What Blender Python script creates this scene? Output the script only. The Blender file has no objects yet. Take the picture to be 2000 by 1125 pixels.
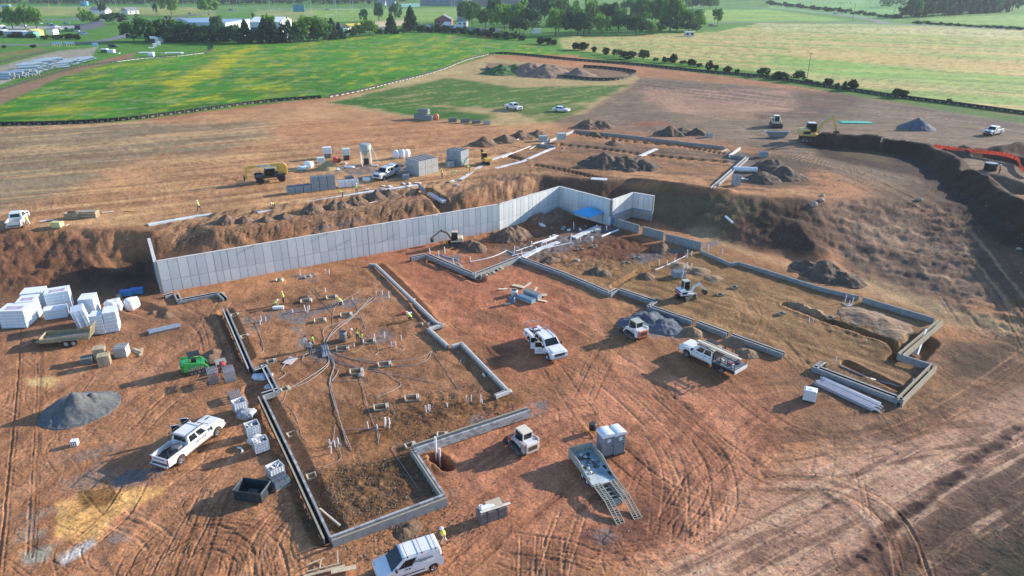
import bpy, bmesh, math, random
import numpy as np
from mathutils import Vector, Matrix
random.seed(7)
R = math.radians
SC = bpy.context.scene
COL = SC.collection
# ------------------------------------------------------------------ camera, light, exposure
CAM_H, PITCH, FPX = 38.0, R(24.0), 1360.0
cam_d = bpy.data.cameras.new("camera")
cam = bpy.data.objects.new("camera", cam_d); COL.objects.link(cam)
cam_d.sensor_width = 36.0; cam_d.lens = 36.0 * FPX / 2000.0
cam_d.clip_start = 0.5; cam_d.clip_end = 20000
cam.location = (0, 0, CAM_H); cam.rotation_euler = (math.pi/2 - PITCH, 0, 0)
SC.camera = cam
SUN_EL, SUN_AZ = R(17.5), R(26.0)          # azimuth measured from +X towards +Y
wd = bpy.data.worlds.new("World"); SC.world = wd; wd.use_nodes = True
nt = wd.node_tree
sky = nt.nodes.new('ShaderNodeTexSky'); sky.sky_type = 'NISHITA'; sky.sun_disc = False
sky.sun_elevation = SUN_EL; sky.sun_rotation = math.pi/2 - SUN_AZ
sky.altitude = 100; sky.air_density = 1.0; sky.dust_density = 0.4; sky.ozone_density = 4.0
nt.links.new(sky.outputs[0], nt.nodes['Background'].inputs[0])
nt.nodes['Background'].inputs[1].default_value = 0.15
sun_d = bpy.data.lights.new("sun", 'SUN'); sun_d.energy = 4.5; sun_d.angle = R(0.6); sun_d.color = (1.0, 0.90, 0.76)
sun = bpy.data.objects.new("sun", sun_d); COL.objects.link(sun)
sd = Vector((math.cos(SUN_EL)*math.cos(SUN_AZ), math.cos(SUN_EL)*math.sin(SUN_AZ), math.sin(SUN_EL)))
sun.rotation_euler = sd.to_track_quat('Z', 'Y').to_euler(); sun.location = (200, 100, 120)
SC.view_settings.view_transform = 'Standard'; SC.view_settings.look = 'None'
SC.view_settings.gamma = 1.0; SC.view_settings.use_curve_mapping = False
SC.view_settings.exposure = 0.98

# ------------------------------------------------------------------ pixel of the photograph -> point of the site
CP, SP = math.cos(PITCH), math.sin(PITCH)
def P(u, v, z=0.0):
    x = (u-1000)/FPX; y = -(v-562.5)/FPX
    dy = CP + y*SP; dz = -SP + y*CP
    t = (CAM_H - z)/-dz
    return Vector((x*t, dy*t, z))
UP = 4.2
# ------------------------------------------------------------------ numpy noise
def _h(ix, iy, s):
    n = (ix*374761393 + iy*668265263 + s*1274126177) & 0x7fffffff
    n = ((n ^ (n >> 13)) * 1274126177) & 0x7fffffff
    return ((n ^ (n >> 16)) & 0xffff)/65535.0
def vnoise(x, y, s=0):
    ix = np.floor(x).astype(np.int64); iy = np.floor(y).astype(np.int64)
    fx = x-ix; fy = y-iy
    fx = fx*fx*(3-2*fx); fy = fy*fy*(3-2*fy)
    a = _h(ix, iy, s); b = _h(ix+1, iy, s); c = _h(ix, iy+1, s); d = _h(ix+1, iy+1, s)
    return (a*(1-fx)+b*fx)*(1-fy) + (c*(1-fx)+d*fx)*fy
def fbm(x, y, s=0, o=4):
    r = 0; a = 0.5; t = 0
    for i in range(o):
        r = r + a*vnoise(x, y, s+i*17); t += a; a *= 0.5
        x = x*2.03+13.7; y = y*2.03-7.1
    return r/t
def rfbm(x, y, ang, sx, sy, s=0, o=3):   # stretched noise: long axis at angle ang
    c, q = math.cos(ang), math.sin(ang)
    return fbm((x*c+y*q)/sx, (-x*q+y*c)/sy, s, o)
def sst(a, b, x):
    t = np.clip((x-a)/(b-a), 0, 1); return t*t*(3-2*t)
def seg_dist(X, Y, pts, closed=False):
    d = np.full(X.shape, 1e9); S = np.zeros(X.shape); L = 0
    n = len(pts); rng = range(n if closed else n-1)
    for i in rng:
        ax, ay = pts[i][0], pts[i][1]; bx, by = pts[(i+1) % n][0], pts[(i+1) % n][1]
        vx, vy = bx-ax, by-ay; l2 = vx*vx+vy*vy+1e-9; l = math.sqrt(l2)
        t = np.clip(((X-ax)*vx+(Y-ay)*vy)/l2, 0, 1)
        dd = np.hypot(X-ax-t*vx, Y-ay-t*vy)
        m = dd < d; d = np.where(m, dd, d); S = np.where(m, L+t*l, S); L += l
    return d, S
def inside(X, Y, pts):
    c = np.zeros(X.shape, bool); n = len(pts)
    for i in range(n):
        ax, ay = pts[i][0], pts[i][1]; bx, by = pts[(i+1) % n][0], pts[(i+1) % n][1]
        if ay == by: continue
        m = ((ay > Y) != (by > Y)) & (X < (bx-ax)*(Y-ay)/(by-ay)+ax)
        c ^= m
    return c
# ------------------------------------------------------------------ ground shape
WALL = [P(319, 572), P(975, 450), P(1092, 412), P(1192, 441), P(1234, 425), P(1272, 432)]
def L2(l, z): return [P(u, v, z) for u, v in l]
W = WALL
nrm = Vector((-(W[1]-W[0]).y, (W[1]-W[0]).x, 0)).normalized()
TOE = (L2([(-700, 620), (-50, 592), (60, 575), (180, 562), (262, 548)], 0)
       + [W[0]+nrm*7+Vector((-4, 0, 0)), W[0]+nrm*6.5+Vector((5, 0, 0)), W[0]+nrm*2.4+(W[1]-W[0])*0.2, W[1]+nrm*1.6, W[2]+Vector((-0.5, 2.0, 0)),
          W[3]+Vector((0.8, 2.2, 0)), W[4]+Vector((0, 2.2, 0)), W[5]+Vector((1.6, 2.0, 0)), W[5]+Vector((2.5, -1, 0))]
       + L2([(1330, 452), (1440, 480), (1500, 496), (1570, 508), (1640, 526), (1720, 562), (1800, 602), (1880, 650), (1980, 690), (2150, 750), (2700, 880), (2700, 2500), (-700, 2500)], 0))
CREST = (L2([(-700, 480), (0, 452), (130, 442), (230, 447), (300, 452), (335, 440), (380, 436), (420, 452), (500, 438), (650, 415), (800, 394), (900, 377), (980, 355),
             (1060, 342), (1180, 352), (1235, 350), (1300, 360), (1400, 378), (1500, 384), (1590, 388), (1680, 384), (1780, 388), (1880, 400), (1980, 440), (2150, 500), (2700, 600)], UP)
         + [Vector((120, -30, 0)), Vector((-120, -30, 0))])
CREST[-2] = Vector((P(2700, 2500).x+40, -20, 0)); CREST[-1] = Vector((-90, -20, 0))
TOE = TOE[:-2] + [Vector((CREST[-2].x-20, -30, 0)), Vector((-70, -30, 0))]
BERMS = [  # (pixel line, half width, height)
    ([(1605, 296), (1700, 303), (1800, 318), (1850, 345), (1915, 395), (1990, 450), (2120, 540)], 3.6, 2.6),
    ([(1850, 300), (1925, 300), (2010, 318), (2100, 350)], 3.5, 1.2),
    ([(1960, 300), (2030, 292), (2120, 300)], 4.0, 2.0),
    ([(905, 385), (960, 366), (1020, 352)], 2.5, 1.0),
    ([(430, 440), (560, 424), (700, 404), (800, 392)], 1.6, 0.45),
    ([(1560, 440), (1600, 470), (1625, 498)], 3.0, 0.8),
    ([(1240, 352), (1330, 362), (1420, 374)], 2.0, 0.5),
]
DIGS = [  # trenches and pits (pixel line, half width, depth)
    ([(850, 893), (864, 902), (874, 912)], 0.6, 1.8),
    ([(1535, 597), (1600, 622), (1680, 650), (1740, 672), (1755, 690)], 0.55, 0.8),
    ([(1655, 712), (1765, 765)], 0.6, 0.5),
    ([(1765, 705), (1800, 668)], 1.6, 0.9),
    ([(1925, 352), (1960, 365)], 4.5, 1.6),
    ([(1045, 323), (1100, 332), (1170, 348)], 0.6, 0.7), ([(1095, 282), (1180, 291), (1250, 301), (1330, 309), (1440, 318)], 0.6, 0.7),
    ([(1130, 262), (1230, 276), (1330, 284), (1440, 305)], 0.6, 0.5), ([(992, 305), (1020, 312)], 0.8, 0.8),
    ([(830, 372), (850, 385), (868, 392)], 1.1, 0.8),
    ([(262, 600), (300, 612)], 1.3, 0.35), ([(1200, 560), (1250, 530), (1330, 500)], 0.5, 0.4),
    ([(840, 508), (935, 548)], 0.9, 0.35),
    ([(740, 520), (800, 580), (850, 640)], 0.7, 0.25), ([(500, 760), (560, 880), (640, 1045)], 1.2, 0.25), ([(440, 610), (480, 700)], 0.9, 0.25),
]
def base_h(X, Y):
    d1, _ = seg_dist(X, Y, TOE, True); d1 = np.where(inside(X, Y, TOE), 0, d1)
    d2, _ = seg_dist(X, Y, CREST, True); d2 = np.where(inside(X, Y, CREST), d2, 0)
    t = d1/(d1+d2+1e-6)
    return UP*(t*0.75+0.25*t*t*(3-2*t)), t
def hgt(X, Y, detail=True):
    X = np.atleast_1d(np.asarray(X, float)); Y = np.atleast_1d(np.asarray(Y, float))
    z, t = base_h(X, Y)
    rough = sst(0.02, 0.2, t)*(1-sst(0.85, 1.0, t))
    near = 1-sst(230, 330, Y)
    nB = fbm(X/6, Y/6, 5, 3)-0.5
    z = z + rough*(nB*0.6 + (fbm(X/1.6, Y/1.6, 15, 3)-0.5)*0.6)*(1-0.62*sst(8, 22, X)) + near*(fbm(X/14, Y/14, 9, 2)-0.5)*0.25
    for pl, hw, h in BERMS_W:
        if X.size < 50000 or True:
            xs = [q.x for q in pl]; yy = [q.y for q in pl]; k = (X > min(xs)-2*hw) & (X < max(xs)+2*hw) & (Y > min(yy)-2*hw) & (Y < max(yy)+2*hw)
            if not k.any(): continue
            x = X[k]; y = Y[k]; d, s = seg_dist(x, y, pl); d = d + (fbm(x/3, y/3, 3, 2)-0.5)*hw*0.5
            z[k] += h*(1-sst(0.0, hw, d))*(0.75+0.5*fbm(x/4, y/4, 31, 2)); continue
    for pl, hw, h in DIGS_W:
        xs = [q.x for q in pl]; yy = [q.y for q in pl]; k = (X > min(xs)-3*hw) & (X < max(xs)+3*hw) & (Y > min(yy)-3*hw) & (Y < max(yy)+3*hw)
        if not k.any(): continue
        d, s = seg_dist(X[k], Y[k], pl)
        z[k] += -h*(1-sst(hw*0.7, hw*1.15, d)) + 0.10*sst(hw*0.9, hw*1.3, d)*(1-sst(hw*1.3, hw*2.4, d))
    return z
BERMS_W = [(L2(a, UP if max(p[1] for p in a) < 430 else 2.5), b, c) for a, b, c in BERMS]
DIGS_W = [(L2(a, UP if max(p[1] for p in a) < 395 else 0), b, c) for a, b, c in DIGS]
LX = np.arange(-140, 180.1, 0.5); LY = np.arange(0, 340.1, 0.5)
_gx, _gy = np.meshgrid(LX, LY); hgt_full = hgt; LUT = hgt_full(_gx.ravel(), _gy.ravel()).reshape(_gx.shape)
def hgt(X, Y):
    X = np.asarray(X, float); Y = np.asarray(Y, float)
    fx = np.clip((X-LX[0])/0.5, 0, len(LX)-1.001); fy = np.clip((Y-LY[0])/0.5, 0, len(LY)-1.001); ix = fx.astype(int); iy = fy.astype(int); fx = fx-ix; fy = fy-iy
    z = (LUT[iy, ix]*(1-fx)+LUT[iy, ix+1]*fx)*(1-fy)+(LUT[iy+1, ix]*(1-fx)+LUT[iy+1, ix+1]*fx)*fy
    return np.where(Y > 335, UP, z)
def G(u, v):
    z = 2.0
    for i in range(9):
        p = P(u, v, z); z = 0.5*z+0.5*float(hgt(p.x, p.y))
    return P(u, v, z)
def GL(l):                                   # many at once
    u = np.array([q[0] for q in l], float); v = np.array([q[1] for q in l], float)
    z = np.full(u.shape, 2.0); x = (u-1000)/FPX; y = -(v-562.5)/FPX; dy = CP+y*SP; dz = -SP+y*CP
    for i in range(9):
        t = (CAM_H-z)/-dz; z = 0.5*z+0.5*hgt(x*t, dy*t)
    t = (CAM_H-z)/-dz
    return [Vector((a, b, c)) for a, b, c in zip(x*t, dy*t, z)]
# ------------------------------------------------------------------ materials
MATS = {}
def lin(c):
    return tuple(((q/255)/12.92 if q/255 <= 0.04045 else ((q/255+0.055)/1.055)**2.4) for q in c)
def mat(name, col, rough=0.6, metal=0.0, var=0.12, scale=3.0, bump=0.0, bscale=20.0, dirt=None, dirt_amt=0.35, alpha=None, coat=0.0, spec=0.5):
    if name in MATS: return MATS[name]
    m = bpy.data.materials.new(name); m.use_nodes = True; MATS[name] = m
    t = m.node_tree; N = t.nodes; K = t.links; b = N['Principled BSDF']
    b.inputs['Roughness'].default_value = rough; b.inputs['Metallic'].default_value = metal
    b.inputs['Specular IOR Level'].default_value = spec
    if coat: b.inputs['Coat Weight'].default_value = coat; b.inputs['Coat Roughness'].default_value = 0.08
    tc = N.new('ShaderNodeTexCoord'); nz = N.new('ShaderNodeTexNoise'); nz.inputs['Scale'].default_value = scale; nz.inputs['Detail'].default_value = 4
    K.new(tc.outputs['Object'], nz.inputs['Vector'])
    r = N.new('ShaderNodeValToRGB')
    r.color_ramp.elements[0].position = 0.3; r.color_ramp.elements[1].position = 0.7
    r.color_ramp.elements[0].color = tuple(c*(1-var) for c in col)+(1,); r.color_ramp.elements[1].color = tuple(min(1, c*(1+var)) for c in col)+(1,)
    K.new(nz.outputs['Fac'], r.inputs['Fac']); out = r.outputs['Color']
    if dirt:
        mx = N.new('ShaderNodeMix'); mx.data_type = 'RGBA'; n2 = N.new('ShaderNodeTexNoise'); n2.inputs['Scale'].default_value = scale*0.7; n2.inputs['Detail'].default_value = 6
        K.new(tc.outputs['Object'], n2.inputs['Vector']); mr = N.new('ShaderNodeMapRange')
        mr.inputs['From Min'].default_value = 0.45; mr.inputs['From Max'].default_value = 0.75; mr.inputs['To Max'].default_value = dirt_amt
        K.new(n2.outputs['Fac'], mr.inputs['Value']); K.new(mr.outputs['Result'], mx.inputs['Factor'])
        K.new(out, mx.inputs['A']); mx.inputs['B'].default_value = tuple(dirt)+(1,); out = mx.outputs['Result']
    K.new(out, b.inputs['Base Color'])
    if bump:
        bp = N.new('ShaderNodeBump'); bp.inputs['Distance'].default_value = bump; bp.inputs['Strength'].default_value = 0.8
        n3 = N.new('ShaderNodeTexNoise'); n3.inputs['Scale'].default_value = bscale; n3.inputs['Detail'].default_value = 4
        K.new(tc.outputs['Object'], n3.inputs['Vector']); K.new(n3.outputs['Fac'], bp.inputs['Height']); K.new(bp.outputs['Normal'], b.inputs['Normal'])
    if alpha is not None: b.inputs['Alpha'].default_value = alpha
    return m
def translucent(m, fac):                     # thin sheets and leaves let some sunlight through
    t = m.node_tree; b = t.nodes['Principled BSDF']; o = t.nodes['Material Output']; x = t.nodes.new('ShaderNodeMixShader'); r = t.nodes.new('ShaderNodeBsdfTranslucent')
    src = b.inputs['Base Color'].links[0].from_socket; t.links.new(src, r.inputs['Color']); x.inputs[0].default_value = fac
    t.links.new(b.outputs[0], x.inputs[1]); t.links.new(r.outputs[0], x.inputs[2]); t.links.new(x.outputs[0], o.inputs['Surface']); return m
# ------------------------------------------------------------------ mesh builder
class MB:
    def __init__(s): s.v = []; s.f = []; s.m = []
    def add(s, vs, fs, mi=0):
        o = len(s.v); s.v += [tuple(q) for q in vs]; s.f += [tuple(o+i for i in f) for f in fs]; s.m += [mi]*len(fs); return s
    def box(s, c, d, rz=0.0, mi=0, ry=0.0, rx=0.0, taper=1.0):
        hx, hy, hz = d[0]/2, d[1]/2, d[2]/2
        M = Matrix.Translation(c) @ Matrix.Rotation(rz, 4, 'Z') @ Matrix.Rotation(ry, 4, 'Y') @ Matrix.Rotation(rx, 4, 'X')
        vs = [M @ Vector((a*hx*(taper if e > 0 else 1), b*hy*(taper if e > 0 else 1), e*hz)) for e in (-1, 1) for a, b in ((-1, -1), (1, -1), (1, 1), (-1, 1))]
        return s.add(vs, [(0, 3, 2, 1), (4, 5, 6, 7), (0, 1, 5, 4), (1, 2, 6, 5), (2, 3, 7, 6), (3, 0, 4, 7)], mi)
    def bar(s, a, b, w, h, mi=0):            # rectangular bar from a to b
        a = Vector(a); b = Vector(b); d = b-a; L = d.length
        if L < 1e-6: return s
        q = d.to_track_quat('X', 'Z').to_matrix().to_4x4(); M = Matrix.Translation((a+b)/2) @ q
        vs = [M @ Vector((x*L/2, y*w/2, z*h/2)) for z in (-1, 1) for x, y in ((-1, -1), (1, -1), (1, 1), (-1, 1))]
        return s.add(vs, [(0, 3, 2, 1), (4, 5, 6, 7), (0, 1, 5, 4), (1, 2, 6, 5), (2, 3, 7, 6), (3, 0, 4, 7)], mi)
    def tube(s, pts, r, n=6, mi=0, cap=True):
        pts = [Vector(p) for p in pts]; o = len(s.v); rr = r if isinstance(r, (list, tuple)) else [r]*len(pts)
        for i, p in enumerate(pts):
            d = (pts[min(i+1, len(pts)-1)]-pts[max(i-1, 0)])
            if d.length < 1e-9: d = Vector((0, 0, 1))
            q = d.normalized().to_track_quat('Z', 'Y')
            for k in range(n):
                a = 2*math.pi*k/n; s.v.append(tuple(p + q @ Vector((rr[i]*math.cos(a), rr[i]*math.sin(a), 0))))
        for i in range(len(pts)-1):
            for k in range(n):
                s.f.append((o+i*n+k, o+i*n+(k+1) % n, o+(i+1)*n+(k+1) % n, o+(i+1)*n+k)); s.m.append(mi)
        if cap:
            s.f.append(tuple(o+k for k in reversed(range(n)))); s.m.append(mi)
            s.f.append(tuple(o+(len(pts)-1)*n+k for k in range(n))); s.m.append(mi)
        return s
    def prism(s, prof, y0, y1, mi=0, w=None, axis='y'):   # profile in xz extruded over y; w: per point half width instead
        n = len(prof)
        if w is None: A = [(x, y0, z) for x, z in prof]; B = [(x, y1, z) for x, z in prof]
        else: A = [(x, -w[i], z) for i, (x, z) in enumerate(prof)]; B = [(x, w[i], z) for i, (x, z) in enumerate(prof)]
        fs = [tuple(range(n)), tuple(reversed(range(n, 2*n)))]
        for i in range(n):
            j = (i+1) % n; fs.append((i, n+i, n+j, j))
        return s.add(A+B, fs, mi)
    def build(s, name, mats, parent=None, loc=None, rz=None, smooth=False, bevel=0.0):
        me = bpy.data.meshes.new(name); me.from_pydata(s.v, [], s.f); me.update()
        if not isinstance(mats, (list, tuple)): mats = [mats]
        for m in mats: me.materials.append(m)
        if len(mats) > 1: me.polygons.foreach_set('material_index', s.m)
        if smooth: me.polygons.foreach_set('use_smooth', [True]*len(me.polygons))
        return ob(name, me, parent, loc, rz, bevel)
def fix_normals(me):
    bm = bmesh.new(); bm.from_mesh(me); bmesh.ops.recalc_face_normals(bm, faces=bm.faces); bm.to_mesh(me); bm.free()
def ob(name, me, parent=None, loc=None, rz=None, bevel=0.0):
    o = bpy.data.objects.new(name, me); COL.objects.link(o)
    if parent: o.parent = parent
    if loc is not None: o.location = loc
    if rz is not None: o.rotation_euler = (0, 0, rz)
    if bevel:
        fix_normals(me); b = o.modifiers.new('bevel', 'BEVEL'); b.width = bevel; b.segments = 2; b.limit_method = 'ANGLE'; b.angle_limit = R(30)
        me.polygons.foreach_set('use_smooth', [True]*len(me.polygons)); b.harden_normals = True
    return o
def tag(o, label=None, cat=None, group=None, kind=None):
    if label: o['label'] = label
    if cat: o['category'] = cat
    if group: o['group'] = group
    if kind: o['kind'] = kind
    return o
def thing(name, label, cat, loc, rz=0.0, group=None):
    o = bpy.data.objects.new(name, None); COL.objects.link(o); o.location = loc; o.rotation_euler = (0, 0, rz); o.empty_display_size = 0.3
    return tag(o, label, cat, group)
def dup(root, loc, rz, label=None, group=None, scale=None):
    def cp(o, par):
        c = o.copy(); COL.objects.link(c); c.parent = par
        for k in KIDS.get(o.name, [x for x in o.children]): cp(k, c)
        return c
    r = cp(root, None); r.location = loc; r.rotation_euler = (0, 0, rz)
    if scale is not None: r.scale = (scale, scale, scale) if not isinstance(scale, (tuple, list)) else scale
    if label: r['label'] = label
    if group: r['group'] = group
    return r
KIDS = {}
def along(u1, v1, u2, v2):                 # two ground pixels -> midpoint, heading, length
    a, b = GL([(u1, v1), (u2, v2)]); d = b-a
    return (a+b)/2, math.atan2(d.y, d.x), math.hypot(d.x, d.y)
# ------------------------------------------------------------------ the ground sheet
def gv(v):
    y = -(v-562.5)/FPX; return (CP+y*SP)*CAM_H/(SP-y*CP)
us = np.arange(-240, 2242, 2.05); vs = np.arange(1230, -18, -1.95)
ys = np.concatenate([[-60, -20, 5, 16, 24], [gv(v) for v in vs], [gv(-22), gv(-27)]])
dep = np.maximum(ys*CP+CAM_H*SP, 33.0)
X = (us[None, :]-1000)/FPX*dep[:, None]; Y = np.repeat(ys[:, None], len(us), 1)
nr, nc = X.shape; X = X.ravel(); Y = Y.ravel()
Z = hgt_full(X, Y)
C = np.zeros((X.size, 3)); AL = 0.80
def cc(c): return np.array(lin(c))*AL
n30 = fbm(X/30, Y/30, 1, 4); n8 = fbm(X/8, Y/8, 2, 4); n2 = fbm(X/2, Y/2, 3, 3); nf = fbm(X/0.5, Y/0.5, 4, 2)
C[:] = cc((184, 132, 98))
C *= (0.78+0.44*n30)[:, None]
def pt(mask, c, a=1.0):
    m = (mask*a)[:, None]; C[:] = C*(1-m) + (cc(c) if isinstance(c, tuple) else c)*m
def region(pts, c, soft=2.0, warp=3.0, a=1.0, nz=None, sc=8.0):
    """colour a patch of ground; nz=(lo,hi) lets noise break it up"""
    w = GL(pts); xs = [p.x for p in w]; yy = [p.y for p in w]; mg = soft+warp+2
    k = np.nonzero((X > min(xs)-mg) & (X < max(xs)+mg) & (Y > min(yy)-mg) & (Y < max(yy)+mg))[0]
    if not len(k): return
    x = X[k]; y = Y[k]
    d, _ = seg_dist(x, y, w, True); d = np.where(inside(x, y, w), -d, d)
    d = d + (fbm(x/sc, y/sc, 41, 4)-0.5)*2*warp
    m = (1-sst(-soft, soft, d))*a
    if nz: m = m*sst(nz[0], nz[1], fbm(x/sc*1.7+5, y/sc*1.7, 77, 4))
    C[k] = C[k]*(1-m[:, None]) + cc(c)*m[:, None]
def streak(pts, c, ang_px, sx, sy, lo=0.5, hi=0.7, a=0.6, seed=0, soft=3.0):
    """stretched streaks of a colour inside a patch, running between the two pixels ang_px"""
    w = GL(pts); q0, q1 = GL(ang_px); ang = math.atan2(q1.y-q0.y, q1.x-q0.x)
    xs = [p.x for p in w]; yy = [p.y for p in w]
    k = np.nonzero((X > min(xs)) & (X < max(xs)) & (Y > min(yy)) & (Y < max(yy)))[0]
    if not len(k): return
    x = X[k]; y = Y[k]; d, _ = seg_dist(x, y, w, True); m = sst(0, soft, d)*inside(x, y, w)
    m = m*sst(lo, hi, rfbm(x, y, ang, sx, sy, seed, 4))*a
    C[k] = C[k]*(1-m[:, None]) + cc(c)*m[:, None]
def line(pts, w, c=None, a=0.6, dz=0.0, rag=0.3, world=False, brk=0.0, soft=0.4, tread=0.0):
    """a band along a line: colours it and presses it into the ground"""
    p = pts if world else GL(pts)
    xs = [q[0] for q in p]; yy = [q[1] for q in p]; mg = w*1.5+1
    k = np.nonzero((X > min(xs)-mg) & (X < max(xs)+mg) & (Y > min(yy)-mg) & (Y < max(yy)+mg))[0]
    if not len(k): return
    x = X[k]; y = Y[k]; d, s = seg_dist(x, y, p); k2 = d < mg
    k = k[k2]; x = x[k2]; y = y[k2]; d = d[k2]; s = s[k2]
    if not len(k): return
    d = d + (vnoise(x/0.7, y/0.7, 8)-0.5)*rag*w
    m = 1-sst(w/2*(1-soft), w/2*(1+soft), d)
    if brk: m = m*sst(brk-0.12, brk+0.12, fbm(x/3, y/3, 23, 2))
    mm = m*a
    if tread: mm = mm*(1-tread*0.5*(1+np.sin(s*2*math.pi/0.5)))
    if c is not None: mm = mm*0.9; C[k] = C[k]*(1-mm[:, None]) + cc(c)*mm[:, None]
    if dz:
        Z[k] += dz*m
        edge = (1-sst(w*0.5, w*1.0, d))*sst(w*0.25, w*0.55, d); Z[k] -= dz*0.6*edge
def curve(pts, n=8):
    o = []
    for i in range(len(pts)-1):
        p0 = pts[max(i-1, 0)]; p1 = pts[i]; p2 = pts[i+1]; p3 = pts[min(i+2, len(pts)-1)]
        for k in range(n):
            t = k/n; o.append(tuple(0.5*((2*p1[j])+(-p0[j]+p2[j])*t+(2*p0[j]-5*p1[j]+4*p2[j]-p3[j])*t*t+(-p0[j]+3*p1[j]-3*p2[j]+p3[j])*t**3) for j in (0, 1)))
    o.append(tuple(pts[-1][:2])); return o
def track(pts, gauge=1.8, w=0.4, c=(150, 105, 82), a=0.35, dz=-0.05, **kw):
    w = w*0.64; dz = dz*0.6
    """two wheel ruts along a path"""
    p = [(q.x, q.y) for q in GL(curve(pts))]
    for s in (-1, 1):
        o = []
        for i in range(len(p)):
            a0 = p[max(i-1, 0)]; b0 = p[min(i+1, len(p)-1)]; dx, dy = b0[0]-a0[0], b0[1]-a0[1]; l = math.hypot(dx, dy)+1e-9
            o.append((p[i][0]-dy/l*gauge/2*s, p[i][1]+dx/l*gauge/2*s))
        line(o, w, c, a, dz, world=True, **kw)
# --- soils of the site
FULL = [(-300, 1300), (-300, 235), (2300, 235), (2300, 1300)]
region([(-300, 460), (-300, 235), (300, 235), (640, 200), (1080, 225), (1100, 330), (960, 380), (400, 440), (100, 450)], (200, 152, 112), 4, 5)
region([(-300, 395), (-300, 240), (330, 240), (560, 235), (560, 268), (430, 300), (300, 312), (180, 335), (90, 380), (0, 405)], (154, 138, 112), 5, 9, 0.9, sc=14)
streak([(-300, 470), (-300, 235), (1000, 235), (1000, 400), (300, 450)], (220, 176, 130), [(100, 400), (800, 330)], 30, 1.8, 0.48, 0.66, 0.6, 5)
streak([(-300, 470), (-300, 235), (1000, 235), (1000, 400), (300, 450)], (150, 105, 80), [(100, 400), (800, 330)], 22, 1.3, 0.52, 0.66, 0.55, 6)
region([(560, 235), (950, 232), (1010, 260), (900, 290), (640, 280), (540, 262)], (188, 128, 94), 4, 5, 0.5)
region([(1030, 235), (1250, 150), (1500, 170), (2300, 260), (2300, 380), (1750, 390), (1500, 290), (1180, 250)], (132, 116, 100), 5, 6, 0.9)
region([(1245, 172), (1560, 178), (1560, 215), (1480, 235), (1330, 222), (1270, 205)], (180, 140, 118), 3, 3, 0.9)
region([(1560, 178), (1700, 185), (1620, 230), (1480, 235), (1470, 222), (1560, 215)], (118, 92, 80), 3, 3, 0.9)
region([(1230, 240), (1300, 236), (1320, 246), (1240, 248)], (170, 108, 82), 2, 2, 0.7)
streak([(1150, 150), (2300, 250), (2300, 400), (1150, 260)], (168, 140, 118), [(1500, 285), (1980, 300)], 14, 1.4, 0.5, 0.68, 0.6, 15)
streak([(1200, 150), (2300, 220), (2300, 300), (1200, 175)], (105, 92, 88), [(1300, 160), (1990, 240)], 16, 1.8, 0.46, 0.64, 0.7, 16)
# upper footing area
region([(980, 300), (1110, 262), (1460, 300), (1370, 362), (1180, 350), (1060, 345), (930, 370)], (168, 126, 94), 2, 2, 0.9)
region([(1110, 275), (1440, 300), (1430, 318), (1100, 290)], (138, 112, 94), 2, 2, 0.8)
region([(1180, 325), (1400, 345), (1600, 370), (1640, 385), (1500, 385), (1300, 362), (1190, 350)], (200, 150, 112), 2, 2, 0.8)
streak([(960, 280), (1640, 280), (1640, 395), (960, 395)], (110, 88, 76), [(1100, 330), (1400, 355)], 6, 1.2, 0.5, 0.66, 0.6, 17)
region([(1440, 300), (1560, 300), (1600, 360), (1480, 365)], (104, 90, 76), 2, 3, 0.8)
# the cut slopes
region([(270, 455), (400, 455), (980, 360), (1060, 345), (1100, 365), (980, 405), (400, 500), (300, 520)], (158, 122, 96), 2, 2, 0.8)
streak([(270, 430), (1060, 330), (1110, 370), (980, 410), (300, 520)], (112, 84, 70), [(600, 445), (606, 425)], 3, 0.5, 0.48, 0.62, 0.75, 18)
streak([(270, 430), (1060, 330), (1110, 370), (980, 410), (300, 520)], (196, 158, 122), [(600, 445), (606, 425)], 2.5, 0.5, 0.52, 0.66, 0.6, 19)
region([(1050, 345), (1190, 350), (1330, 368), (1600, 395), (1625, 470), (1610, 502), (1480, 490), (1290, 440), (1090, 400)], (122, 94, 76), 2, 2, 0.95)  # right bank: shade of its sunless side painted into the soil tone
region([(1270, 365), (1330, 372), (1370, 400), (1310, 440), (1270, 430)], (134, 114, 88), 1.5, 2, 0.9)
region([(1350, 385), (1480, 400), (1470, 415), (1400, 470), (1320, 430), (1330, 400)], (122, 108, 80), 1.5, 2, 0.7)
region([(1500, 405), (1590, 400), (1622, 440), (1605, 500), (1500, 490), (1440, 440)], (98, 74, 62), 2, 2, 0.9)  # deeper painted shade on the same unlit bank
region([(-300, 470), (120, 450), (285, 450), (290, 570), (60, 585), (-300, 610)], (138, 98, 76), 3, 3, 0.85)
region([(120, 470), (290, 480), (300, 580), (150, 560)], (98, 76, 68), 2, 3, 0.8)  # shadow beside the wall end, painted into the ground colour
region([(180, 455), (300, 440), (300, 480), (215, 520), (175, 500)], (176, 128, 94), 1.5, 2, 0.7)
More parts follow.
